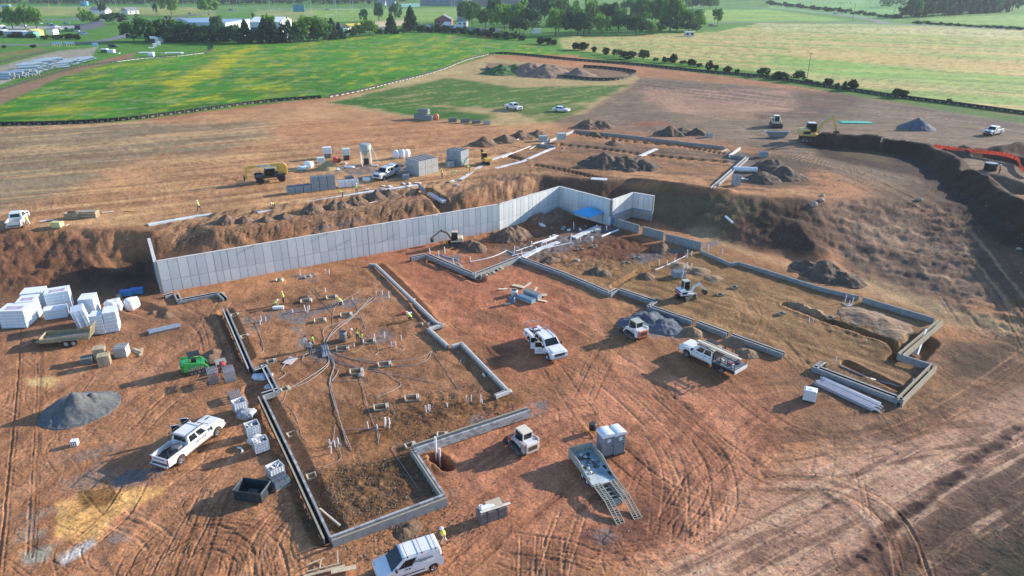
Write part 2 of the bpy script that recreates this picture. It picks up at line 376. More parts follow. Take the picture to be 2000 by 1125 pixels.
# right: graded ramp and haul roads
region([(1590, 395), (1700, 385), (1850, 425), (1960, 500), (2000, 600), (1800, 590), (1650, 520), (1620, 470)], (150, 120, 100), 3, 3, 0.95)
streak([(1590, 395), (1700, 385), (1850, 425), (1960, 500), (2000, 600), (1800, 590), (1650, 520), (1620, 470)], (98, 78, 70), [(1700, 520), (1640, 420)], 6, 1.5, 0.46, 0.62, 0.7, 20)
streak([(1590, 395), (1700, 385), (1850, 425), (1960, 500), (2000, 600), (1800, 590), (1650, 520), (1620, 470)], (196, 160, 128), [(1650, 500), (1900, 560)], 6, 1.0, 0.55, 0.7, 0.6, 21)
region([(1350, 455), (1480, 495), (1700, 545), (1950, 620), (2200, 700), (2200, 780), (1900, 640), (1660, 560), (1440, 490)], (202, 168, 128), 2, 3, 0.8)
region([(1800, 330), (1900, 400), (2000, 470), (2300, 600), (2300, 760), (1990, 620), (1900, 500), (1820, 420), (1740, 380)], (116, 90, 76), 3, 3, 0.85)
region([(1580, 285), (1830, 300), (1860, 330), (2000, 440), (2300, 580), (2300, 640), (2000, 500), (1880, 430), (1800, 350), (1600, 305)], (80, 64, 56), 2, 1.5, 1.0)  # dark berm soil, its colour also holding the shadow on the face
region([(1640, 290), (1740, 296), (1730, 318), (1650, 308)], (108, 92, 66), 1.5, 2, 0.8)
for i, q in enumerate([(0, 0), (22, 6), (-20, 10), (48, 14), (70, 4)]):
    track([(1490+q[0], 290+q[1]), (1620+q[0], 320+q[1]), (1720+q[0], 362+q[1]), (1830+q[0]*0.7, 420+q[1]), (1915+q[0]*0.5, 500+q[1]*2), (1985+q[0]*.4, 600+q[1]), (2040, 720)], 2.2, 0.5, (206, 166, 128) if i % 2 else (120, 92, 76), 0.5, -0.08)
# lower pad
region([(540, 480), (830, 480), (1050, 520), (1150, 620), (1100, 700), (1000, 760), (880, 640), (760, 520)], (196, 128, 98), 3, 4, 0.9)
region([(1050, 500), (1370, 480), (1500, 520), (1830, 620), (1760, 700), (1540, 690), (1200, 570)], (160, 124, 88), 2, 3, 0.9)
region([(1490, 590), (1800, 640), (1800, 760), (1560, 720), (1540, 680)], (158, 122, 88), 2, 3, 0.8)
region([(1090, 410), (1190, 440), (1330, 500), (1200, 520), (1030, 480), (920, 490), (990, 440)], (128, 82, 64), 2, 2, 0.8)
region([(440, 590), (740, 520), (860, 640), (990, 770), (1000, 800), (830, 870), (560, 830), (520, 730)], (176, 128, 96), 2, 2, 0.8)
region([(650, 820), (860, 780), (1000, 770), (1010, 790), (810, 870), (620, 880)], (150, 108, 74), 2, 3, 0.9)
region([(600, 920), (800, 890), (870, 950), (650, 1040)], (128, 96, 66), 1.5, 2, 0.9)
streak([(440, 590), (740, 520), (990, 770), (870, 965), (650, 1050), (520, 770)], (120, 84, 60), [(700, 900), (760, 960)], 1.4, 0.8, 0.52, 0.66, 0.5, 24, 1.0)
region([(1000, 440), (1180, 440), (1210, 470), (1060, 520), (900, 540)], (140, 108, 88), 2, 2, 0.5)
region([(-300, 560), (240, 560), (430, 600), (420, 660), (200, 660), (-300, 700)], (150, 112, 88), 3, 3, 0.7)
region([(1560, 740), (2000, 640), (2300, 700), (2300, 900), (1950, 830), (1600, 870), (1500, 830)], (140, 108, 84), 3, 4, 0.8)
region([(1850, 665), (1975, 670), (1990, 740), (1860, 735)], (96, 78, 64), 1.2, 1.5, 0.8)
# the pale haul road across the lower right corner, with dark muddy patches
region([(1180, 1300), (1330, 960), (1700, 870), (1960, 780), (2300, 700), (2300, 900), (1950, 930), (1700, 1130), (1600, 1300)], (196, 154, 130), 3, 3, 0.9)
region([(1600, 1300), (1700, 1080), (1820, 990), (1960, 900), (2300, 830), (2300, 1300)], (108, 86, 76), 2, 3, 0.95)
region([(1900, 1040), (2300, 980), (2300, 1300), (1850, 1300)], (80, 76, 62), 2, 3, 0.7)
streak([(1180, 1300), (1330, 940), (1700, 860), (2300, 700), (2300, 1300)], (122, 92, 80), [(1560, 1100), (1990, 860)], 7, 0.7, 0.52, 0.66, 0.65, 26)
streak([(1180, 1300), (1330, 940), (1700, 860), (2300, 700), (2300, 1300)], (216, 178, 148), [(1560, 1100), (1990, 860)], 9, 0.5, 0.55, 0.68, 0.6, 27)
streak([(1400, 720), (1900, 760), (2000, 900), (1700, 960), (1400, 960)], (112, 84, 68), [(1500, 860), (1900, 800)], 5, 0.8, 0.5, 0.64, 0.7, 28)
region([(1690, 1140), (1760, 1040), (1850, 985), (1960, 930), (2300, 880), (2300, 1300), (1690, 1300)], (96, 74, 64), 2, 3, 0.8, nz=(0.3, 0.55), sc=3)
region([(1590, 1300), (1640, 1110), (1700, 1060), (1740, 1060), (1720, 1300)], (104, 80, 72), 1, 2, 0.6, nz=(0.35, 0.6), sc=3)
region([(1930, 1060), (2300, 1000), (2300, 1300), (1880, 1300)], (66, 66, 54), 2, 2, 0.8)
# centre bottom: pinkish with dark churned patches
region([(880, 880), (1250, 700), (1560, 800), (1450, 950), (1300, 1080), (1100, 1125), (900, 1100)], (194, 132, 104), 4, 5, 0.8)
region([(1240, 940), (1320, 950), (1340, 1020), (1270, 1060), (1180, 1062), (1140, 1045), (1230, 1010)], (118, 82, 70), 1.2, 1.5, 0.8)
region([(1000, 1060), (1150, 1060), (1130, 1160), (1000, 1160)], (120, 84, 70), 1.2, 1.5, 0.6)
streak([(860, 850), (1600, 740), (1500, 1125), (860, 1125)], (140, 94, 74), [(1260, 1050), (1460, 820)], 6, 0.6, 0.52, 0.66, 0.5, 29)
streak([(1040, 560), (1300, 560), (1600, 800), (1300, 900), (1050, 760)], (142, 96, 74), [(1100, 600), (1340, 860)], 6, 0.7, 0.52, 0.66, 0.45, 30)
streak([(500, 470), (830, 480), (1100, 560), (1150, 650), (1000, 760)], (160, 100, 76), [(800, 560), (1100, 620)], 4, 0.6, 0.52, 0.66, 0.45, 33)
streak([(1050, 480), (1830, 600), (1800, 780), (1200, 600)], (112, 86, 62), [(1240, 560), (1700, 700)], 4, 0.8, 0.5, 0.64, 0.6, 34)
streak([(1050, 480), (1830, 600), (1800, 780), (1200, 600)], (194, 156, 112), [(1240, 560), (1700, 700)], 5, 0.7, 0.54, 0.66, 0.5, 35)
streak([(-300, 640), (480, 640), (560, 900), (640, 1200), (-300, 1250)], (150, 104, 80), [(0, 880), (420, 640)], 6, 0.8, 0.52, 0.66, 0.45, 36)
streak([(-300, 640), (480, 640), (560, 900), (640, 1200), (-300, 1250)], (206, 152, 120), [(0, 1000), (300, 720)], 6, 0.9, 0.54, 0.68, 0.45, 37)
# yellow sand smear, lime, concrete slurry and gravel patches
region([(112, 985), (150, 975), (170, 958), (330, 948), (322, 965), (240, 1010), (190, 1052), (118, 1040)], (228, 176, 116), 0.5, 1.0, 0.95, sc=3)
region([(160, 955), (215, 955), (225, 975), (195, 990), (165, 985)], (130, 96, 58), 0.4, 0.8, 0.8, sc=2)
region([(118, 1090), (180, 1055), (190, 1062), (125, 1102)], (214, 206, 200), 0.35, 0.5, 0.9, sc=2)
region([(40, 1078), (95, 1070), (90, 1095), (45, 1098)], (180, 178, 160), 0.4, 0.8, 0.8, sc=2)
region([(40, 740), (105, 733), (100, 752), (50, 752)], (214, 184, 130), 0.5, 0.9, 0.8, sc=2)
region([(195, 1040), (250, 1030), (260, 1060), (200, 1068)], (160, 150, 140), 0.5, 1.0, 0.6, sc=2)
region([(20, 1010), (110, 990), (115, 1050), (40, 1060)], (156, 146, 134), 0.8, 1.2, 0.5, nz=(0.4, 0.6), sc=2)
region([(130, 880), (240, 870), (300, 940), (180, 960), (120, 930)], (150, 138, 130), 1, 1.5, 0.5, nz=(0.45, 0.6), sc=3)
GREY = (128, 128, 130)
for q in ([(470, 620), (540, 608), (600, 600), (700, 582), (705, 595), (640, 606), (600, 618), (590, 640), (600, 670), (590, 680), (575, 650), (550, 625), (475, 632)],
          [(728, 580), (742, 572), (762, 574), (768, 586), (735, 590)], [(722, 655), (745, 645), (765, 648), (770, 662), (745, 676), (722, 668)],
          [(600, 675), (640, 680), (650, 705), (625, 705), (600, 690)], [(640, 860), (665, 855), (680, 870), (655, 880)],
          [(915, 822), (940, 810), (958, 816), (925, 840)], [(1028, 790), (1060, 788), (1070, 805), (1045, 812)],
          [(475, 640), (500, 635), (505, 650), (480, 655)], [(575, 538), (615, 535), (618, 548), (580, 548)],
          [(1160, 1040), (1190, 1035), (1205, 1050), (1175, 1062)], [(1195, 650), (1350, 640), (1345, 665), (1320, 662)],
          [(210, 935), (330, 900), (330, 925), (230, 950)], [(870, 955), (890, 950), (900, 985), (875, 990)],
          [(980, 490), (1050, 470), (1190, 440), (1215, 450), (1090, 495), (985, 520)], [(830, 500), (900, 500), (900, 530), (860, 520)],
          [(620, 445), (700, 425), (705, 432), (630, 452)], [(1230, 500), (1400, 470), (1400, 480), (1250, 515)],
          [(1410, 300), (1450, 296), (1480, 320), (1450, 345), (1430, 330)], [(770, 1065), (820, 1050), (830, 1065), (790, 1075)],
          [(740, 330), (820, 325), (825, 345), (745, 350)], [(640, 335), (720, 320), (760, 330), (700, 345)]):
    region(q, GREY, 0.5, 0.8, 0.75, nz=(0.25, 0.5), sc=1.6)
# darker patches in the pad
for q in ([(560, 590), (600, 575), (640, 590), (590, 610)], [(1370, 595), (1400, 590), (1405, 605), (1375, 608)], [(800, 780), (900, 800), (860, 830), (780, 820)],
          [(910, 605), (990, 600), (1020, 640), (930, 630)], [(900, 650), (1010, 680), (980, 740)], [(1000, 470), (1080, 450), (1060, 490)]):
    region(q, (112, 84, 66), 1, 1.2, 0.55, sc=3)
# wheel ruts and turning circles
RUT = (138, 94, 72); PALE = (212, 160, 124)
for q in ([(20, 415), (300, 372), (600, 340), (900, 310), (1060, 262)], [(20, 428), (330, 390), (640, 362)], [(500, 260), (700, 263), (900, 262), (1060, 250)], [(540, 275), (700, 280), (860, 268)],
          [(300, 330), (430, 318), (560, 322), (640, 300)], [(1020, 250), (1120, 215), (1220, 180), (1260, 165)], [(1060, 240), (1150, 210), (1240, 176)],
          [(1250, 155), (1290, 190), (1340, 222), (1500, 235)], [(1280, 170), (1300, 205), (1350, 228)], [(1330, 215), (1400, 185), (1440, 172), (1420, 165)],
          [(880, 560), (960, 545), (1060, 560), (1130, 600)], [(860, 640), (940, 600), (1050, 580), (1150, 590)], [(1080, 720), (1120, 780), (1180, 860), (1300, 960), (1420, 1000)],
          [(1100, 700), (1200, 760), (1300, 860), (1360, 960), (1370, 1060)], [(1260, 760), (1340, 830), (1400, 900), (1410, 990), (1340, 1060), (1230, 1080)],
          [(1280, 760), (1370, 840), (1450, 900), (1520, 940), (1640, 950), (1740, 1010), (1790, 1125)], [(1480, 945), (1600, 940), (1700, 980), (1760, 1050), (1780, 1140)],
          [(1300, 1040), (1340, 960), (1420, 880), (1520, 800)], [(1310, 1050), (1320, 960), (1310, 900), (1280, 850)], [(1330, 1040), (1400, 960), (1500, 880)], [(980, 860), (1060, 820), (1160, 800)],
          [(1160, 1062), (1260, 1050), (1330, 1000), (1360, 930), (1330, 860)], [(1240, 620), (1180, 700), (1140, 780)], [(1330, 760), (1240, 700), (1140, 640), (1060, 600)],
          [(140, 1020), (220, 980), (320, 940), (400, 930)], [(165, 1060), (230, 1000), (260, 950)], [(230, 1010), (290, 1040), (310, 1060)], [(250, 1125), (400, 1060), (470, 1080), (460, 1160)],
          [(300, 1125), (420, 1040), (520, 1070), (540, 1160)], [(330, 1125), (380, 1020), (420, 960)], [(360, 1140), (400, 1030), (430, 960)], [(270, 1125), (310, 1060), (400, 1010), (480, 1020)],
          [(340, 960), (420, 900), (480, 840)], [(250, 860), (330, 780), (400, 740)], [(270, 830), (350, 760), (380, 700)], [(20, 620), (60, 640), (30, 1100)], [(180, 790), (260, 760), (350, 740)],
          [(470, 1125), (490, 1060), (540, 1010), (580, 980)], [(530, 1120), (520, 1060), (560, 1000)], [(0, 900), (100, 860), (200, 850)], [(340, 600), (400, 640), (420, 700)], [(330, 690), (400, 640), (440, 590)],
          [(1050, 500), (1150, 520), (1300, 560)], [(1440, 560), (1470, 610), (1450, 660)], [(1450, 590), (1500, 640), (1560, 700), (1600, 740)], [(1420, 630), (1520, 650), (1570, 690), (1590, 730)],
          [(1380, 620), (1500, 640), (1650, 690), (1760, 730)], [(1400, 740), (1560, 850), (1720, 860), (1900, 780), (2050, 700)], [(1500, 900), (1640, 880), (1850, 800), (2050, 660)],
          [(1080, 1125), (1100, 1060), (1120, 1000)], [(1040, 1130), (1040, 1050)], [(1070, 1130), (1075, 1050)], [(1000, 1060), (1100, 1075), (1160, 1095)], [(1000, 1090), (1080, 1095), (1150, 1110)],
          [(880, 1125), (1000, 1020), (1080, 960)], [(900, 1090), (960, 1050)], [(1840, 560), (1900, 640), (1960, 660), (2050, 650)]):
    dark = random.random() < 0.6
    track(q, random.choice((1.7, 1.8, 2.0)), random.uniform(0.3, 0.5), RUT if dark else PALE, 0.45, -0.055, brk=random.choice((0, 0, 0.35)), tread=random.choice((0, 0.5)))
    for r_ in range(2):
        ox, oy = random.uniform(-26, 26), random.uniform(-11, 11); track([(a+ox+random.uniform(-5, 5), b+oy+random.uniform(-3, 3)) for a, b in q], random.choice((1.7, 0.45, 1.9)), 0.32, random.choice((RUT, PALE)), 0.32, -0.04, brk=0.42, tread=0.6)
rs = random.Random(5)
for i in range(330):                                   # short scrapes and turning marks all over the pad
    u = rs.uniform(-50, 2050); v = rs.uniform(590, 1150)
    a = rs.uniform(0, math.pi); l = rs.uniform(25, 90); cu = rs.uniform(-0.5, 0.5)
    q = [(u, v), (u+l*math.cos(a), v+l*0.5*math.sin(a)), (u+2*l*math.cos(a+cu), v+l*math.sin(a+cu))]
    track(q, rs.choice((1.7, 0.5, 1.6)), rs.uniform(0.2, 0.45), rs.choice((RUT, PALE, RUT)), 0.26, -0.04, brk=0.42, tread=0.7)
for i in range(120):                                   # bucket and cleat scars down the cut bank behind the wall
    u = rs.uniform(340, 1080); v = 498-(u-330)*0.155+rs.uniform(-16, 0); l = rs.uniform(6, 20)
    line([(u, v), (u+rs.uniform(2, 9), v-l)], rs.uniform(0.2, 0.45), rs.choice(((150, 112, 88), (120, 88, 70))), 0.35, -rs.uniform(0.02, 0.10))
for q in ((1880, 905), (1905, 893), (1925, 880), (1945, 870), (1870, 925), (1850, 940), (1830, 960), (1965, 850), (1985, 838), (1800, 985), (1775, 1000), (1740, 1030), (1715, 1055), (1690, 1080), (1660, 1105)):
    region([(q[0]-14, q[1]+4), (q[0]-3, q[1]-8), (q[0]+16, q[1]-6), (q[0]+8, q[1]+8)], (74, 56, 54), 0.35, 0.7, 0.95, sc=1.6)
    line([(q[0]-20, q[1]+10), (q[0]+20, q[1]-12)], 0.9, (90, 68, 62), 0.5, -0.05, brk=0.45)
# broad damp and dusty sweeps left by circling machines
for q, w_, c_ in (([(1160, 1060), (1270, 1050), (1350, 1000), (1390, 920), (1370, 840), (1300, 780)], 2.6, (140, 94, 74)), ([(1230, 1110), (1370, 1060), (1450, 960), (1440, 860), (1350, 770), (1220, 700)], 2.0, (214, 154, 122)), ([(1500, 930), (1620, 945), (1720, 1000), (1780, 1100)], 1.2, (120, 88, 70)), ([(1480, 960), (1600, 965), (1690, 1030), (1730, 1130)], 0.9, (110, 80, 66)), ([(860, 600), (960, 560), (1080, 570), (1180, 640), (1230, 740)], 2.4, (208, 146, 114)), ([(380, 960), (250, 1010), (180, 1110)], 2.0, (204, 148, 116)), ([(560, 1010), (480, 1060), (440, 1140)], 1.6, (150, 102, 78)), ([(1040, 720), (1120, 800), (1230, 890), (1330, 1040)], 1.8, (150, 100, 78)), ([(1420, 560), (1480, 620), (1560, 700), (1660, 760), (1800, 800)], 1.6, (196, 152, 112)), ([(1540, 860), (1700, 850), (1850, 800), (2050, 690)], 2.2, (112, 86, 70)), ([(1850, 560), (1930, 640), (2050, 700)], 2.0, (108, 84, 74))):
    line(curve(q), w_, c_, 0.5, -0.04, brk=0.4, soft=0.8)
# clods: fine vertical roughness of the pad
pad = (1-sst(150, 210, Y))
Z += pad*((fbm(X/0.9, Y/0.9, 61, 3)-0.5)*0.13+(fbm(X/3, Y/3, 66, 2)-0.5)*0.12)
t = base_h(X, Y)[1]; slope_m = sst(0.03, 0.2, t)*(1-sst(0.9, 1.0, t))
Z += slope_m*(fbm(X/1.2, Y/1.2, 62, 3)-0.5)*0.45
ch = np.zeros_like(X)
for q in ([(600, 920), (800, 890), (870, 950), (650, 1040)], [(830, 760), (990, 770), (1000, 800), (700, 860)], [(1510, 590), (1790, 650), (1780, 700), (1600, 650)],
          [(950, 470), (1200, 450), (1330, 500), (1200, 530), (1050, 520)], [(850, 470), (960, 450), (960, 490), (860, 500)]):
    w = GL(q); d, _ = seg_dist(X, Y, w, True); d = np.where(inside(X, Y, w), -d, d); ch = np.maximum(ch, 1-sst(-1.5, 1.0, d))
Z += ch*(fbm(X/0.6, Y/0.6, 63, 2)-0.45)*0.30
C *= (1-0.25*(ch*(nf > 0.55)))[:, None]
# --- fields beyond the site
GR = (84, 128, 52)
region([(-300, 260), (-300, 246), (0, 246), (240, 238), (420, 215), (640, 190), (760, 170), (960, 107), (1130, 108), (1500, 152), (1800, 200), (2300, 262), (2300, -20), (-300, -20)], (92, 138, 56), 1.0, 0.2, 1.0)
FLD = [(-100, 246), (240, 238), (420, 215), (640, 190), (760, 170), (960, 107), (1130, 108), (1000, 78), (900, 64), (780, 64), (480, 88), (420, 90), (400, 104), (240, 122), (100, 150), (-100, 200)]
region(FLD, (84, 146, 44), 1.0, 0.2, 1.0)
streak(FLD, (190, 178, 40), [(200, 170), (440, 120)], 22, 6, 0.50, 0.72, 0.5, 50, 1.5)
streak(FLD, (200, 184, 30), [(200, 160), (480, 100)], 9, 3, 0.58, 0.72, 0.5, 51, 1.5)
region([(300, 165), (400, 130), (455, 98), (500, 92), (470, 120), (420, 150), (340, 175)], (205, 190, 30), 3, 6, 0.75, sc=8)
region([(0, 225), (60, 215), (230, 205), (200, 215), (60, 228)], (180, 170, 60), 3, 5, 0.7, sc=8)
streak(FLD, (56, 112, 40), [(100, 200), (500, 180)], 14, 3, 0.5, 0.7, 0.6, 52, 1.5)
streak(FLD, (150, 150, 110), [(100, 200), (500, 180)], 10, 2, 0.60, 0.70, 0.6, 53, 1.5)
RF = [(1100, 95), (1090, 72), (1180, 70), (1400, 62), (1480, 46), (1600, 48), (1800, 50), (2300, 72), (2300, 262), (1800, 190), (1500, 142)]
region(RF, (186, 182, 120), 2, 1, 1.0)
streak(RF, (214, 184, 130), [(1300, 120), (2000, 165)], 60, 6, 0.38, 0.60, 0.9, 54)
streak(RF, (140, 172, 92), [(1300, 120), (2000, 150)], 70, 8, 0.50, 0.66, 0.75, 55)
region([(1500, 105), (1750, 125), (2300, 180), (2300, 210), (1700, 155), (1500, 125)], (134, 178, 90), 4, 5, 0.6, sc=20)
region([(1540, 90), (1700, 100), (2300, 150), (2300, 175), (1800, 135), (1560, 112)], (212, 180, 126), 4, 5, 0.7, sc=20)
region([(1480, 45), (1800, 48), (2300, 72), (2300, 95), (1800, 66), (1480, 60)], (206, 196, 146), 4, 4, 0.8, sc=20)
streak(RF, (120, 130, 80), [(1300, 120), (2000, 160)], 80, 1.5, 0.58, 0.66, 0.5, 56)
# verge inside the long silt fence, straw-coloured seeded lot
region([(640, 200), (960, 112), (1250, 148), (1230, 168), (1150, 215), (1080, 240), (960, 245), (820, 232), (700, 215)], (186, 160, 116), 1.5, 2, 1.0)
for q, a in (([(650, 200), (760, 175), (880, 152), (960, 162), (1000, 172), (1110, 168), (1230, 165), (1150, 200), (1000, 215), (900, 208)], 0.9),
             ([(650, 200), (720, 190), (860, 208), (960, 225), (940, 240), (800, 226)], 0.95), ([(1000, 215), (1100, 200), (1150, 205), (1100, 232), (1050, 236)], 0.8)):
    region(q, (72, 122, 48), 2.0, 2.6, a, sc=5)
streak([(640, 200), (960, 112), (1250, 148), (1080, 240)], (190, 166, 120), [(900, 200), (1200, 160)], 10, 2, 0.54, 0.68, 0.45, 57)
region([(760, 165), (960, 110), (975, 128), (860, 150), (770, 170)], (196, 170, 126), 1.5, 2, 0.8, sc=5)
region([(950, 122), (1240, 140), (1200, 156), (950, 138)], (140, 112, 92), 1, 1, 0.9)
region([(1130, 112), (1500, 160), (1990, 240), (2300, 290), (2300, 270), (1990, 226), (1500, 152), (1130, 108)], (84, 128, 54), 0.7, 0.8, 0.9)
# left yard and roads' verges
region([(-300, 205), (0, 178), (90, 150), (200, 118), (270, 100), (255, 112), (120, 150), (0, 205), (-100, 235)], (158, 124, 100), 1.0, 1.0, 0.95)
region([(-300, 150), (0, 128), (110, 100), (190, 92), (180, 110), (100, 128), (0, 165), (-300, 190)], (170, 160, 146), 1.0, 1.0, 0.95)
region([(-300, 112), (0, 104), (90, 92), (80, 100), (0, 112), (-300, 125)], (150, 120, 90), 1, 1, 0.7)
region([(600, 18), (920, 15), (920, 42), (560, 42), (600, 30)], (150, 176, 92), 4, 2, 0.9)
region([(500, 18), (620, 18), (600, 45), (500, 45)], (178, 174, 118), 4, 3, 0.8)
region([(0, 12), (420, 16), (420, 32), (0, 30)], (178, 172, 110), 4, 4, 0.8)
region([(1330, 20), (1500, 18), (1660, 40), (1480, 42), (1330, 42)], (160, 184, 98), 4, 2, 0.9)
region([(1500, -5), (1760, 2), (1760, 40), (1640, 30), (1500, 16)], (128, 176, 104), 4, 2, 0.9)
region([(1800, 36), (2300, 15), (2300, 60), (1850, 46)], (148, 180, 100), 4, 2, 0.9)
streak([(-300, 40), (-300, -20), (2300, -20), (2300, 60)], (110, 150, 80), [(0, 10), (2000, 12)], 60, 12, 0.45, 0.65, 0.5, 60)
# fine tone
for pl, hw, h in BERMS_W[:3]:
    d, _ = seg_dist(X, Y, pl); m_ = (1-sst(hw*0.9, hw*1.35, d+(n2-0.5)*2))[:, None]; C[:] = C*(1-m_)+cc((82, 64, 54))*m_*(0.7+0.6*n8)[:, None]  # berm soil darkened further, face shadow painted in
C *= (0.82+0.36*n8)[:, None]; C *= (0.82+0.36*n2)[:, None]; C *= (0.88+0.24*nf)[:, None]
C *= np.array([0.975, 0.99, 0.96])[None, :]
L_ = C.mean(1)[:, None]; fz = sst(250, 330, Y)[:, None]; C = np.clip(L_+(C-L_)*(1.08+0.06*fz), 0.004, 1); C = L_*(C/L_)**1.0; mL = 0.20; C = np.where(fz < 0.5, C*(np.clip(L_/mL, 0.3, 2.2)**0.18), C)*0.95
C = np.clip(C, 0.01, 0.9)
me = bpy.data.meshes.new('ground')
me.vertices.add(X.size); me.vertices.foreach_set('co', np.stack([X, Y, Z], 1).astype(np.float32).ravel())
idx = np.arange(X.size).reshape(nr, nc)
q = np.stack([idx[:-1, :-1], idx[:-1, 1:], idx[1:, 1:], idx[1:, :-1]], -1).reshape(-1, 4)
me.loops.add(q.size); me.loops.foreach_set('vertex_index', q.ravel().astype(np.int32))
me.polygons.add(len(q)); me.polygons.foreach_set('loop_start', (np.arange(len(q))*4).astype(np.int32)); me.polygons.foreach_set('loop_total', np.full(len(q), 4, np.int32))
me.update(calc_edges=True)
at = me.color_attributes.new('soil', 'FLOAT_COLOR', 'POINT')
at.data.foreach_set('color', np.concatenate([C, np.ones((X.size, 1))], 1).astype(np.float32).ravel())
me.polygons.foreach_set('use_smooth', np.ones(len(q), bool))
gm = bpy.data.materials.new('soil_and_grass'); gm.use_nodes = True; t_ = gm.node_tree; N = t_.nodes; K = t_.links; b = N['Principled BSDF']
b.inputs['Roughness'].default_value = 0.95; b.inputs['Specular IOR Level'].default_value = 0.15
va = N.new('ShaderNodeVertexColor'); va.layer_name = 'soil'; geo = N.new('ShaderNodeNewGeometry')
def nz(scale, det, k=0):
    n = N.new('ShaderNodeTexNoise'); n.inputs['Scale'].default_value = scale; n.inputs['Detail'].default_value = det; n.inputs['Roughness'].default_value = 0.65
    K.new(geo.outputs['Position'], n.inputs['Vector']); return n
n1 = nz(4.5, 8); n2_ = nz(0.35, 4)
mr = N.new('ShaderNodeMapRange'); mr.inputs['From Min'].default_value = 0.3; mr.inputs['From Max'].default_value = 0.7; mr.inputs['To Min'].default_value = 0.60; mr.inputs['To Max'].default_value = 1.40
K.new(n1.outputs['Fac'], mr.inputs['Value'])
mr2 = N.new('ShaderNodeMapRange'); mr2.inputs['From Min'].default_value = 0.3; mr2.inputs['From Max'].default_value = 0.7; mr2.inputs['To Min'].default_value = 0.88; mr2.inputs['To Max'].default_value = 1.12
K.new(n2_.outputs['Fac'], mr2.inputs['Value'])
mu = N.new('ShaderNodeMath'); mu.operation = 'MULTIPLY'; K.new(mr.outputs[0], mu.inputs[0]); K.new(mr2.outputs[0], mu.inputs[1])
vm = N.new('ShaderNodeVectorMath'); vm.operation = 'SCALE'; K.new(va.outputs['Color'], vm.inputs[0]); K.new(mu.outputs[0], vm.inputs['Scale'])
K.new(vm.outputs[0], b.inputs['Base Color'])
bp = N.new('ShaderNodeBump'); bp.inputs['Distance'].default_value = 0.14; bp.inputs['Strength'].default_value = 0.75
n3 = nz(2.6, 8); K.new(n3.outputs['Fac'], bp.inputs['Height']); K.new(bp.outputs['Normal'], b.inputs['Normal'])
me.materials.append(gm)
ground = ob('ground', me); ground['kind'] = 'structure'
# ------------------------------------------------------------------ materials used on site
CONC = mat('concrete', (0.62, 0.65, 0.65), 0.85, var=0.15, scale=0.9, bump=0.01, bscale=6, dirt=(0.34, 0.32, 0.29), dirt_amt=0.55)
CONC2 = mat('concrete_light', (0.62, 0.60, 0.56), 0.85, var=0.10, scale=0.8, dirt=(0.42, 0.36, 0.30), dirt_amt=0.3)
BLOCK = mat('grey_block', (0.27, 0.285, 0.29), 0.95, var=0.18, scale=1.7, bump=0.01, bscale=25, dirt=(0.26, 0.18, 0.13), dirt_amt=0.35)
BLOCKL = mat('pale_block', (0.42, 0.43, 0.42), 0.95, var=0.15, scale=1.7, bump=0.01, bscale=25)
MORT = mat('mortar', (0.24, 0.24, 0.23), 0.95)
TAN = mat('form_board_tan', (0.33, 0.29, 0.21), 0.9, var=0.15, scale=2)
WOOD = mat('raw_lumber', (0.58, 0.46, 0.30), 0.8, var=0.2, scale=4)
WOODW = mat('bleached_lumber', (0.70, 0.63, 0.50), 0.8, var=0.15, scale=4)
WOODD = mat('weathered_wood', (0.30, 0.24, 0.17), 0.9, var=0.25, scale=4)
WHITE = mat('white_paint', (0.80, 0.80, 0.80), 0.25, var=0.03, scale=1.3, dirt=(0.50, 0.36, 0.27), dirt_amt=0.28, coat=0.6)
WPLAS = mat('white_plastic', (0.78, 0.78, 0.78), 0.45, var=0.04)
PVC = mat('white_pvc', (0.82, 0.80, 0.80), 0.4, var=0.04)
PVCP = mat('pinkish_pvc', (0.62, 0.55, 0.56), 0.4, var=0.12, scale=0.8)
GPVC = mat('grey_conduit', (0.33, 0.34, 0.36), 0.5, var=0.1)
BLACK = mat('black_plastic', (0.02, 0.02, 0.022), 0.5, var=0.2)
RUBBER = mat('rubber', (0.028, 0.026, 0.025), 0.9, var=0.3, dirt=(0.20, 0.13, 0.09), dirt_amt=0.55, scale=3)
TRACKM = mat('rubber_track', (0.045, 0.042, 0.040), 0.9, var=0.3, dirt=(0.26, 0.17, 0.11), dirt_amt=0.6, scale=4)
GLASS = mat('tinted_glass', (0.010, 0.016, 0.020), 0.08, var=0.2, spec=0.45)
STEEL = mat('galvanised_steel', (0.50, 0.52, 0.55), 0.4, metal=0.6, var=0.12)
GREYM = mat('grey_metal', (0.22, 0.23, 0.24), 0.5, metal=0.4, var=0.15)
DARKM = mat('dark_metal', (0.05, 0.05, 0.055), 0.5, metal=0.3, var=0.2, dirt=(0.22, 0.15, 0.10), dirt_amt=0.35)
YEL = mat('machine_yellow', (0.72, 0.44, 0.06), 0.45, var=0.08, dirt=(0.45, 0.30, 0.16), dirt_amt=0.4, coat=0.2)
YELP = mat('faded_machine_yellow', (0.68, 0.46, 0.12), 0.5, var=0.1, dirt=(0.40, 0.30, 0.18), dirt_amt=0.4)
TANM = mat('machine_tan', (0.62, 0.52, 0.38), 0.5, var=0.08, dirt=(0.42, 0.30, 0.2), dirt_amt=0.35)
GRN = mat('machine_green', (0.03, 0.36, 0.08), 0.4, var=0.1, dirt=(0.20, 0.22, 0.08), dirt_amt=0.3, coat=0.3)
RED = mat('red_paint', (0.50, 0.05, 0.04), 0.5, var=0.12, dirt=(0.4, 0.2, 0.12), dirt_amt=0.3)
ORG = mat('orange_paint', (0.72, 0.19, 0.09), 0.5, var=0.12, dirt=(0.6, 0.35, 0.2), dirt_amt=0.3)
BLUE = mat('blue_coating', (0.04, 0.22, 0.45), 0.6, var=0.25)
